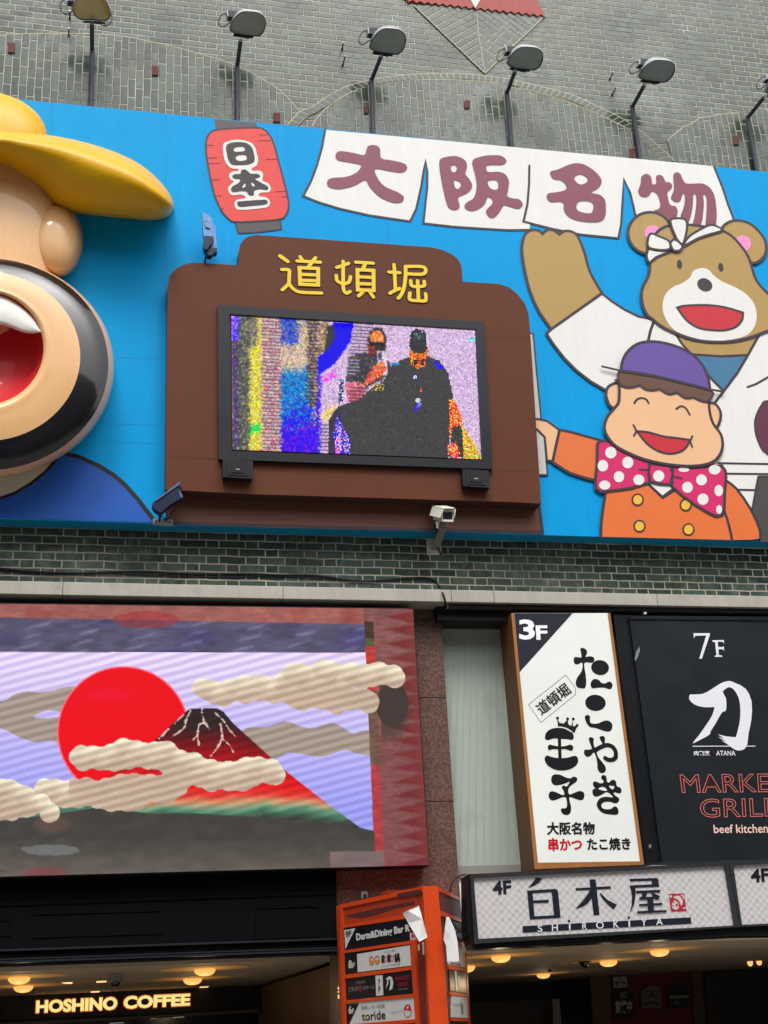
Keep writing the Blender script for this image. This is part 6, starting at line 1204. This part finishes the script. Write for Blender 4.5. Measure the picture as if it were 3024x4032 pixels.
onb(B2, WHP, lambda mm: (lp(mm, [(258, 895), (892, 785), (910, 1030), (266, 1110)], .003), text(mm, PL, '8', q('M', [(155, 970), (196, 964), (200, 1062), (158, 1068)]), .003, 0, .03), text(mm, PL, 'F', q('M', [(202, 1000), (234, 994), (236, 1058), (204, 1062)]), .003, 0, .02)))
onb(B2, BKI, lambda mm: (fat_text(mm, PL, '和', q('M', [(545, 908), (580, 902), (583, 1000), (548, 1006)]), .006, 0, .8), fat_text(mm, PL, '和', q('M', [(618, 898), (652, 892), (655, 992), (622, 998)]), .006, 0, .8), fat_text(mm, PL, '鍋', q('M', [(700, 888), (762, 880), (767, 985), (705, 994)]), .006, 0, .8), text(mm, PL, 'にこにこ食べ', q('M', [(580, 852), (715, 836), (716, 868), (582, 884)]), .006, 0, .0), text(mm, PL, 'しゃぶしゃぶ すき焼き食べ放題', q('M', [(545, 1034), (770, 1004), (771, 1024), (546, 1056)]), .006)))
def hearts(mm):
    for x, y in ((598, 952), (672, 942)): mm.stroke(PL, q('M', [(x, y + 40), (x - 17, y - 8), (x - 10, y - 30), (x, y - 14), (x + 12, y - 32), (x + 20, y - 6)]), 2.2, .0064, 0, closed=True, sub=3)
    for x, y in ((432, 972), (497, 964)): mm.stroke(PL, ell(*q('M', [(x, y)])[0], 8.6, 15), 3.0, .0064, 0, closed=True); mm.poly(PL, q('M', [(x - 24, y + 12), (x, y - 2), (x + 24, y + 6), (x + 14, y + 44), (x - 14, y + 48)]), .0066, 1, sub=3)
onb(B2, [paint('heart_red', (200, 60, 60), .4), paint('face_orange', (214, 130, 60), .4)], hearts, 'cartoon_mark')
onb(B3, WHP, lambda mm: (lp(mm, [(476, 1150), (562, 1142), (572, 1382), (486, 1392)], .003), lp(mm, [(598, 1190), (640, 1158), (672, 1168), (690, 1230), (678, 1310), (640, 1325), (655, 1250), (650, 1195), (630, 1200), (628, 1250), (598, 1310), (615, 1240), (618, 1200)], .003)))
onb(B3, BKI, lambda mm: (text(mm, PL, '7', q('M', [(508, 1195), (532, 1192), (532, 1262), (510, 1264)]), .006, 0, .02), text(mm, PL, 'F', q('M', [(510, 1280), (536, 1276), (536, 1346), (512, 1348)]), .006, 0, .02)), 'floor_number')
onb(B3, paint('dull_grey_ink', (120, 116, 120), .5), lambda mm: (text(mm, PL, '大阪名物', q('M', [(240, 1218), (352, 1204), (353, 1240), (242, 1254)]), .003, 0, .01), text(mm, PL, '道頓堀', q('M', [(155, 1292), (272, 1276), (276, 1332), (158, 1346)]), .003, 0, .03), text(mm, PL, '大ホール', q('M', [(322, 1272), (462, 1256), (464, 1312), (325, 1328)]), .003, 0, .03), text(mm, PL, 'beef kitchen', q('M', [(762, 1302), (862, 1292), (862, 1314), (763, 1324)]), .003, 0, .01)), 'grey_lettering')
onb(B3, paint('dull_red_ink', (128, 34, 40), .5), lambda mm: (mm.poly(PL, ell(*q('M', [(297, 1302)])[0], 7, 14), .003, 0), text(mm, PL, 'MARKET', q('M', [(710, 1160), (895, 1146), (896, 1194), (712, 1210)]), .003, 0, .035), text(mm, PL, 'GRILL', q('M', [(742, 1232), (880, 1218), (880, 1270), (743, 1284)]), .003, 0, .035)), 'red_lettering')
onb(B4, BLKP, lambda mm: (lp(mm, [(124, 1490), (280, 1478), (160, 1735), (135, 1735)], .003), text(mm, PL, 'toride', q('M', [(310, 1588), (592, 1562), (598, 1668), (318, 1688)]), .003, 0, .012)))
onb(B4, WHP, lambda mm: (text(mm, PL, '6', q('M', [(155, 1512), (194, 1506), (198, 1605), (160, 1610)]), .006, 0, .03), text(mm, PL, 'F', q('M', [(198, 1542), (222, 1538), (224, 1598), (200, 1602)]), .006, 0, .02)), 'floor_number')
onb(B4, paint('pale_grey_ink', (150, 148, 148), .5), lambda mm: (text(mm, PL, '鶏園 x 食べ放題', q('M', [(305, 1510), (588, 1482), (590, 1532), (308, 1556)]), .003, 0, .01), text(mm, PL, '#タコパ', q('M', [(660, 1570), (795, 1556), (796, 1590), (662, 1600)]), .003)), 'grey_lettering')
def octo(mm):
    mm.stroke(PL, ell(*q('M', [(858, 1572)])[0], 14.5, 24), 2.2, .0034, 0, closed=True); mm.poly(PL, q('M', [(822, 1560), (830, 1510), (860, 1494), (890, 1512), (900, 1560), (870, 1566), (845, 1555)]), .003, 0, sub=3); mm.poly(PL, q('M', [(848, 1520), (870, 1515), (868, 1540), (850, 1545)]), .0045, 1)
    mm.stroke(PL, q('M', [(885, 1498), (905, 1435)]), 1.2, .0036, 1)
onb(B4, [REDI, WHP], octo, 'octopus_mark'); onb(B4, paint('pastel_yellow', (226, 216, 110), .4), lambda mm: mm.poly(PL, ell(*q('M', [(372, 1636)])[0], 6, 12), .0026, 0), 'letter_dot'); onb(B4, paint('pastel_pink', (232, 160, 180), .4), lambda mm: mm.poly(PL, ell(*q('M', [(506, 1624)])[0], 6, 12), .0026, 0), 'letter_dot')
# right face
m = MB(); lp(m, [(1228, 100), (1470, 215), (1482, 260), (1235, 150)], 0, 0, .03, PRr); lp(m, [(1262, 380), (1505, 480), (1512, 520), (1265, 440)], 0, 0, .03, PRr)
for pts in ([(1275, 640), (1535, 780), (1540, 830), (1300, 720)], [(1345, 1022), (1562, 1068), (1565, 1105), (1350, 1075)], [(1362, 1335), (1572, 1372), (1575, 1405), (1366, 1385)], [(1385, 1652), (1595, 1662), (1597, 1695), (1388, 1690)], [(1530, 600), (1545, 610), (1610, 1760), (1590, 1760)]): lp(m, pts, .004, 0, .03, PRr)
m.build('side_frame', OR, ds)
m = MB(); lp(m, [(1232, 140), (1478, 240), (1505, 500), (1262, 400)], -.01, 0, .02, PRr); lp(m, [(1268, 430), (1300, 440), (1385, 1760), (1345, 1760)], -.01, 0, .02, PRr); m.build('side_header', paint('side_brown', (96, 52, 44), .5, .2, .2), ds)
for pts, mat, nm in (([(1300, 450), (1528, 560), (1535, 775), (1310, 700)], BLKP, 'side_board'), ([(1340, 740), (1538, 830), (1555, 1060), (1350, 1015)], WHP, 'side_board'), ([(1352, 1085), (1562, 1110), (1572, 1365), (1365, 1330)], BLKP, 'side_board'), ([(1380, 1392), (1568, 1410), (1580, 1655), (1388, 1645)], WHP, 'side_board'), ([(1392, 1698), (1600, 1700), (1604, 1760), (1396, 1760)], BLKP, 'side_board')):
    mm = MB(); lp(mm, pts, .0, 0, .012, PRr); so = mm.build(nm, mat, ds)
    if mat is BLKP and pts[0][1] < 1200:
        onb(so, WHP, (lambda mm: (text(mm, PRr, 'Darts', q('M', [(1425, 600), (1500, 640), (1503, 710), (1440, 690)]), .003, 0, .02))) if pts[0][1] < 500 else (lambda mm: (lp(mm, [(1418, 1095), (1440, 1100), (1456, 1340), (1436, 1335)], .003, 0, 0, PRr), lp(mm, [(1460, 1150), (1478, 1160), (1482, 1270), (1466, 1290)], .003, 0, 0, PRr))))
    elif mat is WHP: onb(so, paint('dull_grey_ink', (120, 116, 120)), (lambda mm: lp(mm, [(1372, 990), (1490, 1010), (1492, 1032), (1374, 1010)], .003, 0, 0, PRr)) if pts[0][1] < 1000 else (lambda mm: (text(mm, PRr, '焼き鳥居酒屋', q('M', [(1396, 1478), (1480, 1488), (1484, 1515), (1400, 1505)]), .003), lp(mm, [(1490, 1450), (1520, 1500), (1525, 1600), (1505, 1620), (1495, 1540)], .003, 0, 0, PRr))))
PAP = paint('paper', (228, 226, 226), .7, .05, .05, bump=.4)
def sheet_obj(pts_y, lab):
    v = [PY(*q('M', [(x, y)])[0], Y) for x, y, Y in pts_y]; c0 = np.mean(v, 0)
    m = MB(); n = len(v); m.add(v + [p + np.array((0, .004, .001)) for p in v], [tuple(range(n))[::-1], tuple(range(n, 2 * n))] + [(i, (i + 1) % n, (i + 1) % n + n, i + n) for i in range(n)], 0)
    tag(m.build('paper_sheet', PAP, recalc=True), lab, 'paper', 'papers taped to the orange sign')
sheet_obj([(805, 410, -1.42), (860, 380, -1.46), (995, 322, -1.45), (1040, 480, -1.47), (1095, 690, -1.46), (1000, 748, -1.47), (960, 690, -1.44), (870, 530, -1.43)], 'folded white paper sheet taped left of the orange post over the black board')
sheet_obj([(1320, 455, -1.40), (1352, 455, -1.38), (1420, 600, -1.36), (1455, 760, -1.36), (1472, 980, -1.36), (1330, 985, -1.40), (1318, 800, -1.40), (1288, 730, -1.42), (1300, 600, -1.42)], 'long white paper sheet hanging right of the orange post')
m = MB(); m.poly(PG, q('M', [(310, 150), (382, 148), (384, 215), (312, 235)]), .05, 0, .05); m.build('socket_box', paint('box_grey', (150, 152, 156)), None); so = bpy.data.objects['socket_box']; tag(so, 'small grey socket box on the granite behind the orange sign', 'socket')
m = MB(); m.poly(PG, q('M', [(332, 185), (368, 182), (370, 220), (334, 226)]), .052, 0, .002); m.build('socket_face', paint('socket_dark', (40, 34, 34), .5), so)

# ================================================================== ENTRANCES: LETTERS, LAMPS, DOORS, POSTERS
PH = PlY(5.0)
cs = thing('cafe_sign', 'glowing yellow letters reading HOSHINO COFFEE on a black band inside the left entrance', 'sign', PY(530, 3950, 5.0))
m = MB(); m.poly(PH, q('X', [(-300, 296), (0, 276), (800, 240), (1290, 212), (1300, 335), (600, 365), (-300, 408)]), 0, 0, .04); m.build('band', paint('band_black', (18, 14, 16), .4), cs)
b = MB(); text(b, PH, 'HOSHINO', q('J', [(238, 1506), (768, 1480), (764, 1566), (234, 1588)]), .05, 0, .045); text(b, PH, 'COFFEE', q('J', [(810, 1478), (1243, 1460), (1240, 1538), (806, 1562)]), .05, 0, .045); b.build('lettering', glow('letter_glow', (255, 226, 140), 1.0), cs)
b = MB(); text(b, PH, 'HOSHINO', q('J', [(232, 1500), (773, 1474), (769, 1572), (228, 1594)]), .02, 0, .065); text(b, PH, 'COFFEE', q('J', [(804, 1472), (1248, 1454), (1245, 1544), (800, 1568)]), .02, 0, .065); b.build('letter_edge', glow('edge_glow', (190, 92, 30), .8), cs)
def dome(px, r_px, zc, lab, pool=True, grp='dome lamps on the entrance ceilings'):
    """bowl lamp just under the ceiling, with its pale ring plate on the ceiling"""
    zl = zc - .014; c = PZ(*px, zl); r = r_px / F * float(np.dot(c - CAM, RM[:, 1]))
    t = thing('ceiling_lamp', lab, 'lamp', (c[0], c[1], zc), grp); m = MB(); n = 28
    rg = [[c + np.array((r * math.cos(a) * s_, r * math.sin(a) * s_, -d * r)) for a in [2 * math.pi * k / n for k in range(n)]] for s_, d in ((1, 0), (.985, .12), (.93, .26), (.82, .38), (.66, .48), (.45, .555), (.2, .59))]
    m.loft(rg, 0, True, True); m.add(rg[0], [tuple(range(n))[::-1]], 0); m.build('glass_bowl', glow('bowl_glow', (252, 190, 104), 1.0), t, recalc=True)
    ld = bpy.data.lights.new('bulb', 'POINT'); ld.energy = 0.6 if px[0] < 1900 and px[0] > 1500 else 1.0; ld.color = (1.0, .72, .40); ld.shadow_soft_size = .05; lo = bpy.data.objects.new('bulb', ld); COL.objects.link(lo); lo.parent = t; lo.location = (0, 0, -.014 - r * .7 - .16)
    if pool:
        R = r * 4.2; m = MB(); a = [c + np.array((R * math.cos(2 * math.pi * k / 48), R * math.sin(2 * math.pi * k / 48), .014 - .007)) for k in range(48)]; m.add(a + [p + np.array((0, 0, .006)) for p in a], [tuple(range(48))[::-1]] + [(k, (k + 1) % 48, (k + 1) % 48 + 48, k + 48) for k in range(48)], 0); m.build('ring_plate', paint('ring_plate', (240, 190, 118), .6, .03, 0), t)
    return t
z1, z2 = 3.043, 3.008
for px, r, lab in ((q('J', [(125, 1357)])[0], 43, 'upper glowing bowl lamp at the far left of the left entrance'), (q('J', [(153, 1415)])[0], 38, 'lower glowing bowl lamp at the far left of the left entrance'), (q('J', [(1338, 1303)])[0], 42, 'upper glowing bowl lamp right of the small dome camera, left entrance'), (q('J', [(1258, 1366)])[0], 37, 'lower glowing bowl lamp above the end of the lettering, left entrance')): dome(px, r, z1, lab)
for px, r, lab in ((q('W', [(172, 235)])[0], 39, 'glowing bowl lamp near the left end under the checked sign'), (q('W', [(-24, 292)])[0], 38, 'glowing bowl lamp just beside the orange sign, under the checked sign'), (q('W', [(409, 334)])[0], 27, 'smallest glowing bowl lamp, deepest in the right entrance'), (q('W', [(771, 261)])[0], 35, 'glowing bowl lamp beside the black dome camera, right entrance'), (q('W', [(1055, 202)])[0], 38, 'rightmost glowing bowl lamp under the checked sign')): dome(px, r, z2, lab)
def domecam(px, r_px, zc, lab, white):
    c = PZ(*px, zc); r = r_px / F * float(np.dot(c - CAM, RM[:, 1])); t = thing('dome_camera', lab, 'camera', c); n = 24
    ring = lambda s_, d: [c + np.array((r * s_ * math.cos(2 * math.pi * k / n), r * s_ * math.sin(2 * math.pi * k / n), -d * r)) for k in range(n)]
    m = MB(); m.loft([ring(1, 0), ring(1, .25), ring(1, 1.0 if white else .2), ring(.86, 1.02 if white else .22)], 0, True, True); m.build('camera_base', CG if white else BOXB, t, recalc=True)
    h0 = 1.02 if white else .22; m = MB(); m.loft([ring(.82, h0), ring(.8, h0 + .2), ring(.7, h0 + .5), ring(.45, h0 + .75), ring(.15, h0 + .85)], 0, True, True); m.build('dome_glass', CB, t, recalc=True)
domecam(q('J', [(755, 1326)])[0], 27, z1, 'grey and black dome camera above the glowing coffee lettering', True)
domecam(q('W', [(638, 258)])[0], 25, z2, 'black dome camera between two bowl lamps in the right entrance', False); domecam(q('W', [(445, 308)])[0], 9, z2, 'tiny black ceiling sensor above the deepest bowl lamp', False)
for k, (x, y) in enumerate(q('J', [(440, 1393), (662, 1384), (622, 1450), (1332, 1419)])):
    c = PZ(x, y, z1 - .004); m = MB(); w_ = .05; m.add([c + np.array((-w_, -.12, 0)), c + np.array((w_, -.12, 0)), c + np.array((w_, .12, 0)), c + np.array((-w_, .12, 0))], [(3, 2, 1, 0)], 0); m.add([c + np.array((-w_, -.12, .004)), c + np.array((w_, -.12, .004)), c + np.array((w_, .12, .004)), c + np.array((-w_, .12, .004))], [(0, 1, 2, 3)], 0)
    tag(m.build('downlight', glow('down_glow', (255, 210, 140), 1.3)), ('leftmost small square downlight, between the left bowl lamps and the dome camera', 'small square downlight just left of the dome camera', 'small downlight just above the letters HOSHINO', 'small downlight just above the last letters of COFFEE')[k], 'lamp', 'small square downlights in the left entrance')
# doorway below the lettering and brick return on the right
dr_ = thing('cafe_entrance', 'dark cafe doorway with grey frame under the glowing lettering', 'doorway', PY(700, 4080, 4.9))
PD = PlY(4.95); m = MB(); m.poly(PD, q('X', [(-300, 415), (640, 372), (1265, 335), (1272, 350), (640, 386), (-300, 430)]), .04, 0, .06); m.poly(PD, q('X', [(1250, 340), (1268, 338), (1280, 560), (1262, 560)]), .04, 0, .06); m.build('door_frame', paint('frame_grey', (78, 76, 76), .45, .1, .1), dr_)
m = MB(); m.poly(PD, q('X', [(-300, 425), (635, 382), (645, 560), (-300, 560)]), .0, 0, .03); m.build('glass_panel', paint('glass_dim', (62, 60, 60), .15, .2, .1), dr_); m = MB(); m.poly(PD, q('X', [(645, 384), (1250, 350), (1262, 560), (650, 560)]), .0, 0, .03); m.build('glass_panel', paint('glass_dark', (24, 22, 24), .15, .2, .1), dr_)
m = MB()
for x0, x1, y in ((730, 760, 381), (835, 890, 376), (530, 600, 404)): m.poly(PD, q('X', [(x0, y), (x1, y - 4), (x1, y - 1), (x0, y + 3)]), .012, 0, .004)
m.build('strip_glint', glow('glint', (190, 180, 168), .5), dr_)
br = thing('brick_return', 'dark brick panel at the back right of the left entrance', 'wall', PY(1150, 4000, 4.7)); m = MB(); m.poly(PlY(4.6), q('X', [(1290, 225), (1340, 205), (1512, 195), (1520, 560), (1280, 560)]), 0, 0, .3); m.build('brick_panel', brick('dark_upright_brick', vertical=True, course=.17, stretch=.5, head=0, tone=(.03, .026, .024)), br)
gw = thing('glass_partition', 'brown glazed partition at the right end of the left entrance', 'partition', PY(1265, 4000, .3)); m = MB()
a0, a1 = PY(1318, 4000, .36), (2.29, .36); v0 = np.array((2.29, .40)); v1 = np.array((2.10, 4.55))
m.add([(*v0, 0), (*v1, 0), (*v1, 3.0), (*v0, 3.0)], [(0, 1, 2, 3)], 0); m.add([(v0[0] + .01, v0[1], 0), (v1[0] + .01, v1[1], 0), (v1[0] + .01, v1[1], 3.0), (v0[0] + .01, v0[1], 3.0)], [(3, 2, 1, 0)], 0); m.build('wood_panel', WOOD, gw)
# narrow lit strips beside the orange sign
m = MB()
for y0, y1 in ((1285, 1318), (1335, 1355), (1380, 1425)): m.poly(PG, q('M', [(32, y0), (54, y0 - 1), (56, y1), (34, y1)]), .01, 0, .01)
tag(m.build('lit_strip', glow('strip_glow', (255, 200, 130), 1.0)), 'short glowing strip left of the orange directory sign', 'lamp')
# right entrance back wall pieces
PQ = PlY(6.2)
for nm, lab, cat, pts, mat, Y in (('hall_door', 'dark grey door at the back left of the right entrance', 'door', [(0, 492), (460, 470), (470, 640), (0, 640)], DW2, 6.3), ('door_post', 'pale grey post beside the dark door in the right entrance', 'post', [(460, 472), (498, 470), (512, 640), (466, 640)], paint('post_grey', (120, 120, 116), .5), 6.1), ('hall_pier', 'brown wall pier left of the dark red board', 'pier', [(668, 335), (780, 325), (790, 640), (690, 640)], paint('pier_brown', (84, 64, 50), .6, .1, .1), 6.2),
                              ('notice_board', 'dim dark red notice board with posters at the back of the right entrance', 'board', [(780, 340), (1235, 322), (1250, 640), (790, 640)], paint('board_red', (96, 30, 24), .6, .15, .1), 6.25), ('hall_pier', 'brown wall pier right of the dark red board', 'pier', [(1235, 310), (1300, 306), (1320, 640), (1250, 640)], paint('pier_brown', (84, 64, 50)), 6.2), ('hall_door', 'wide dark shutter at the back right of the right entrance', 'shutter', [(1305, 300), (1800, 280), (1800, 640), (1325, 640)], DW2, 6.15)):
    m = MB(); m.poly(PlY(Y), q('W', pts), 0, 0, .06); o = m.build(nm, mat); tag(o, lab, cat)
for lab, pts, bg_, ink_ in (('small white poster with dark writing at the top of the red board', [(798, 350), (872, 346), (876, 405), (800, 410)], (150, 146, 140), (40, 36, 40)), ('black poster with white scribble below the small white poster', [(795, 418), (870, 410), (912, 450), (918, 578), (806, 580)], (30, 30, 34), (170, 170, 172)), ('grey poster with round drawing in the middle of the red board', [(955, 425), (1000, 395), (1060, 402), (1066, 520), (960, 528)], (96, 92, 94), (60, 40, 44)), ('black poster with a pale stripe on the right of the red board', [(1106, 398), (1212, 392), (1222, 518), (1114, 524)], (26, 30, 32), (110, 116, 112))):
    t = thing('poster', lab, 'poster', PY(*q('W', [pts[-1]])[0], 6.1), 'posters on the dark red board'); PT = PlY(6.16); m = MB(); m.poly(PT, q('W', pts), 0, 0, .01); m.build('poster_sheet', paint('poster_%d_%d' % bg_[:2], bg_, .6), t)
    m = MB(); x0 = min(p[0] for p in pts); x1 = max(p[0] for p in pts); y0 = min(p[1] for p in pts); y1 = max(p[1] for p in pts); w_, h_ = x1 - x0, y1 - y0; f = lambda a, b_: (x0 + w_ * a, y0 + h_ * b_)
    if 'small white' in lab: text(m, PT, '営業中', q('W', [f(.12, .42), f(.88, .40), f(.88, .80), f(.12, .82)]), .003, 0, .03); text(m, PT, '出口', q('W', [f(.36, .12), f(.62, .11), f(.62, .32), f(.36, .33)]), .003)
    elif 'scribble' in lab:
        for k in range(3): m.stroke(PT, q('W', [f(.2 + .2 * k, .55), f(.28 + .2 * k, .32), f(.36 + .2 * k, .48), f(.26 + .2 * k, .52)]), 5, .003 + k * .0005, 0, sub=3)
        m.stroke(PT, q('W', [f(.5, .85), f(.6, .78), f(.66, .86)]), 4, .005, 0)
    elif 'round' in lab:
        for a_ in ((.32, .38), (.66, .36)): m.stroke(PT, ell(*q('W', [f(*a_)])[0], 12, 12, 0, 16), 4, .003, 0, closed=True)
        m.stroke(PT, q('W', [f(.15, .78), f(.5, .72), f(.88, .78)]), 6, .004, 0)
    else: m.poly(PT, q('W', [f(.03, .46), f(.97, .43), f(.97, .56), f(.03, .60)]), .003, 0); m.stroke(PT, q('W', [f(.25, .78), f(.4, .72), f(.5, .8)]), 4, .004, 0)
    m.build('print', paint('pink_%d_%d' % ink_[:2], ink_, .6), t)
for x, y, lab in ((1558, 262, 'left one of two tiny amber lights at the right entrance ceiling'), (1608, 257, 'right one of two tiny amber lights at the right entrance ceiling')):
    c = PY(*q('W', [(x, y)])[0], 4.0); m = MB(); n = 12; m.loft([[c + np.array((.035 * s_ * math.cos(2 * math.pi * k / n), .035 * s_ * math.sin(2 * math.pi * k / n), z)) for k in range(n)] for s_, z in ((.5, .05), (1, .0), (.9, -.04), (.3, -.06))], 0, True, True)
    tag(m.build('amber_light', glow('amber', (255, 190, 110), 1.2)), lab, 'lamp', 'tiny amber lights in the right entrance')
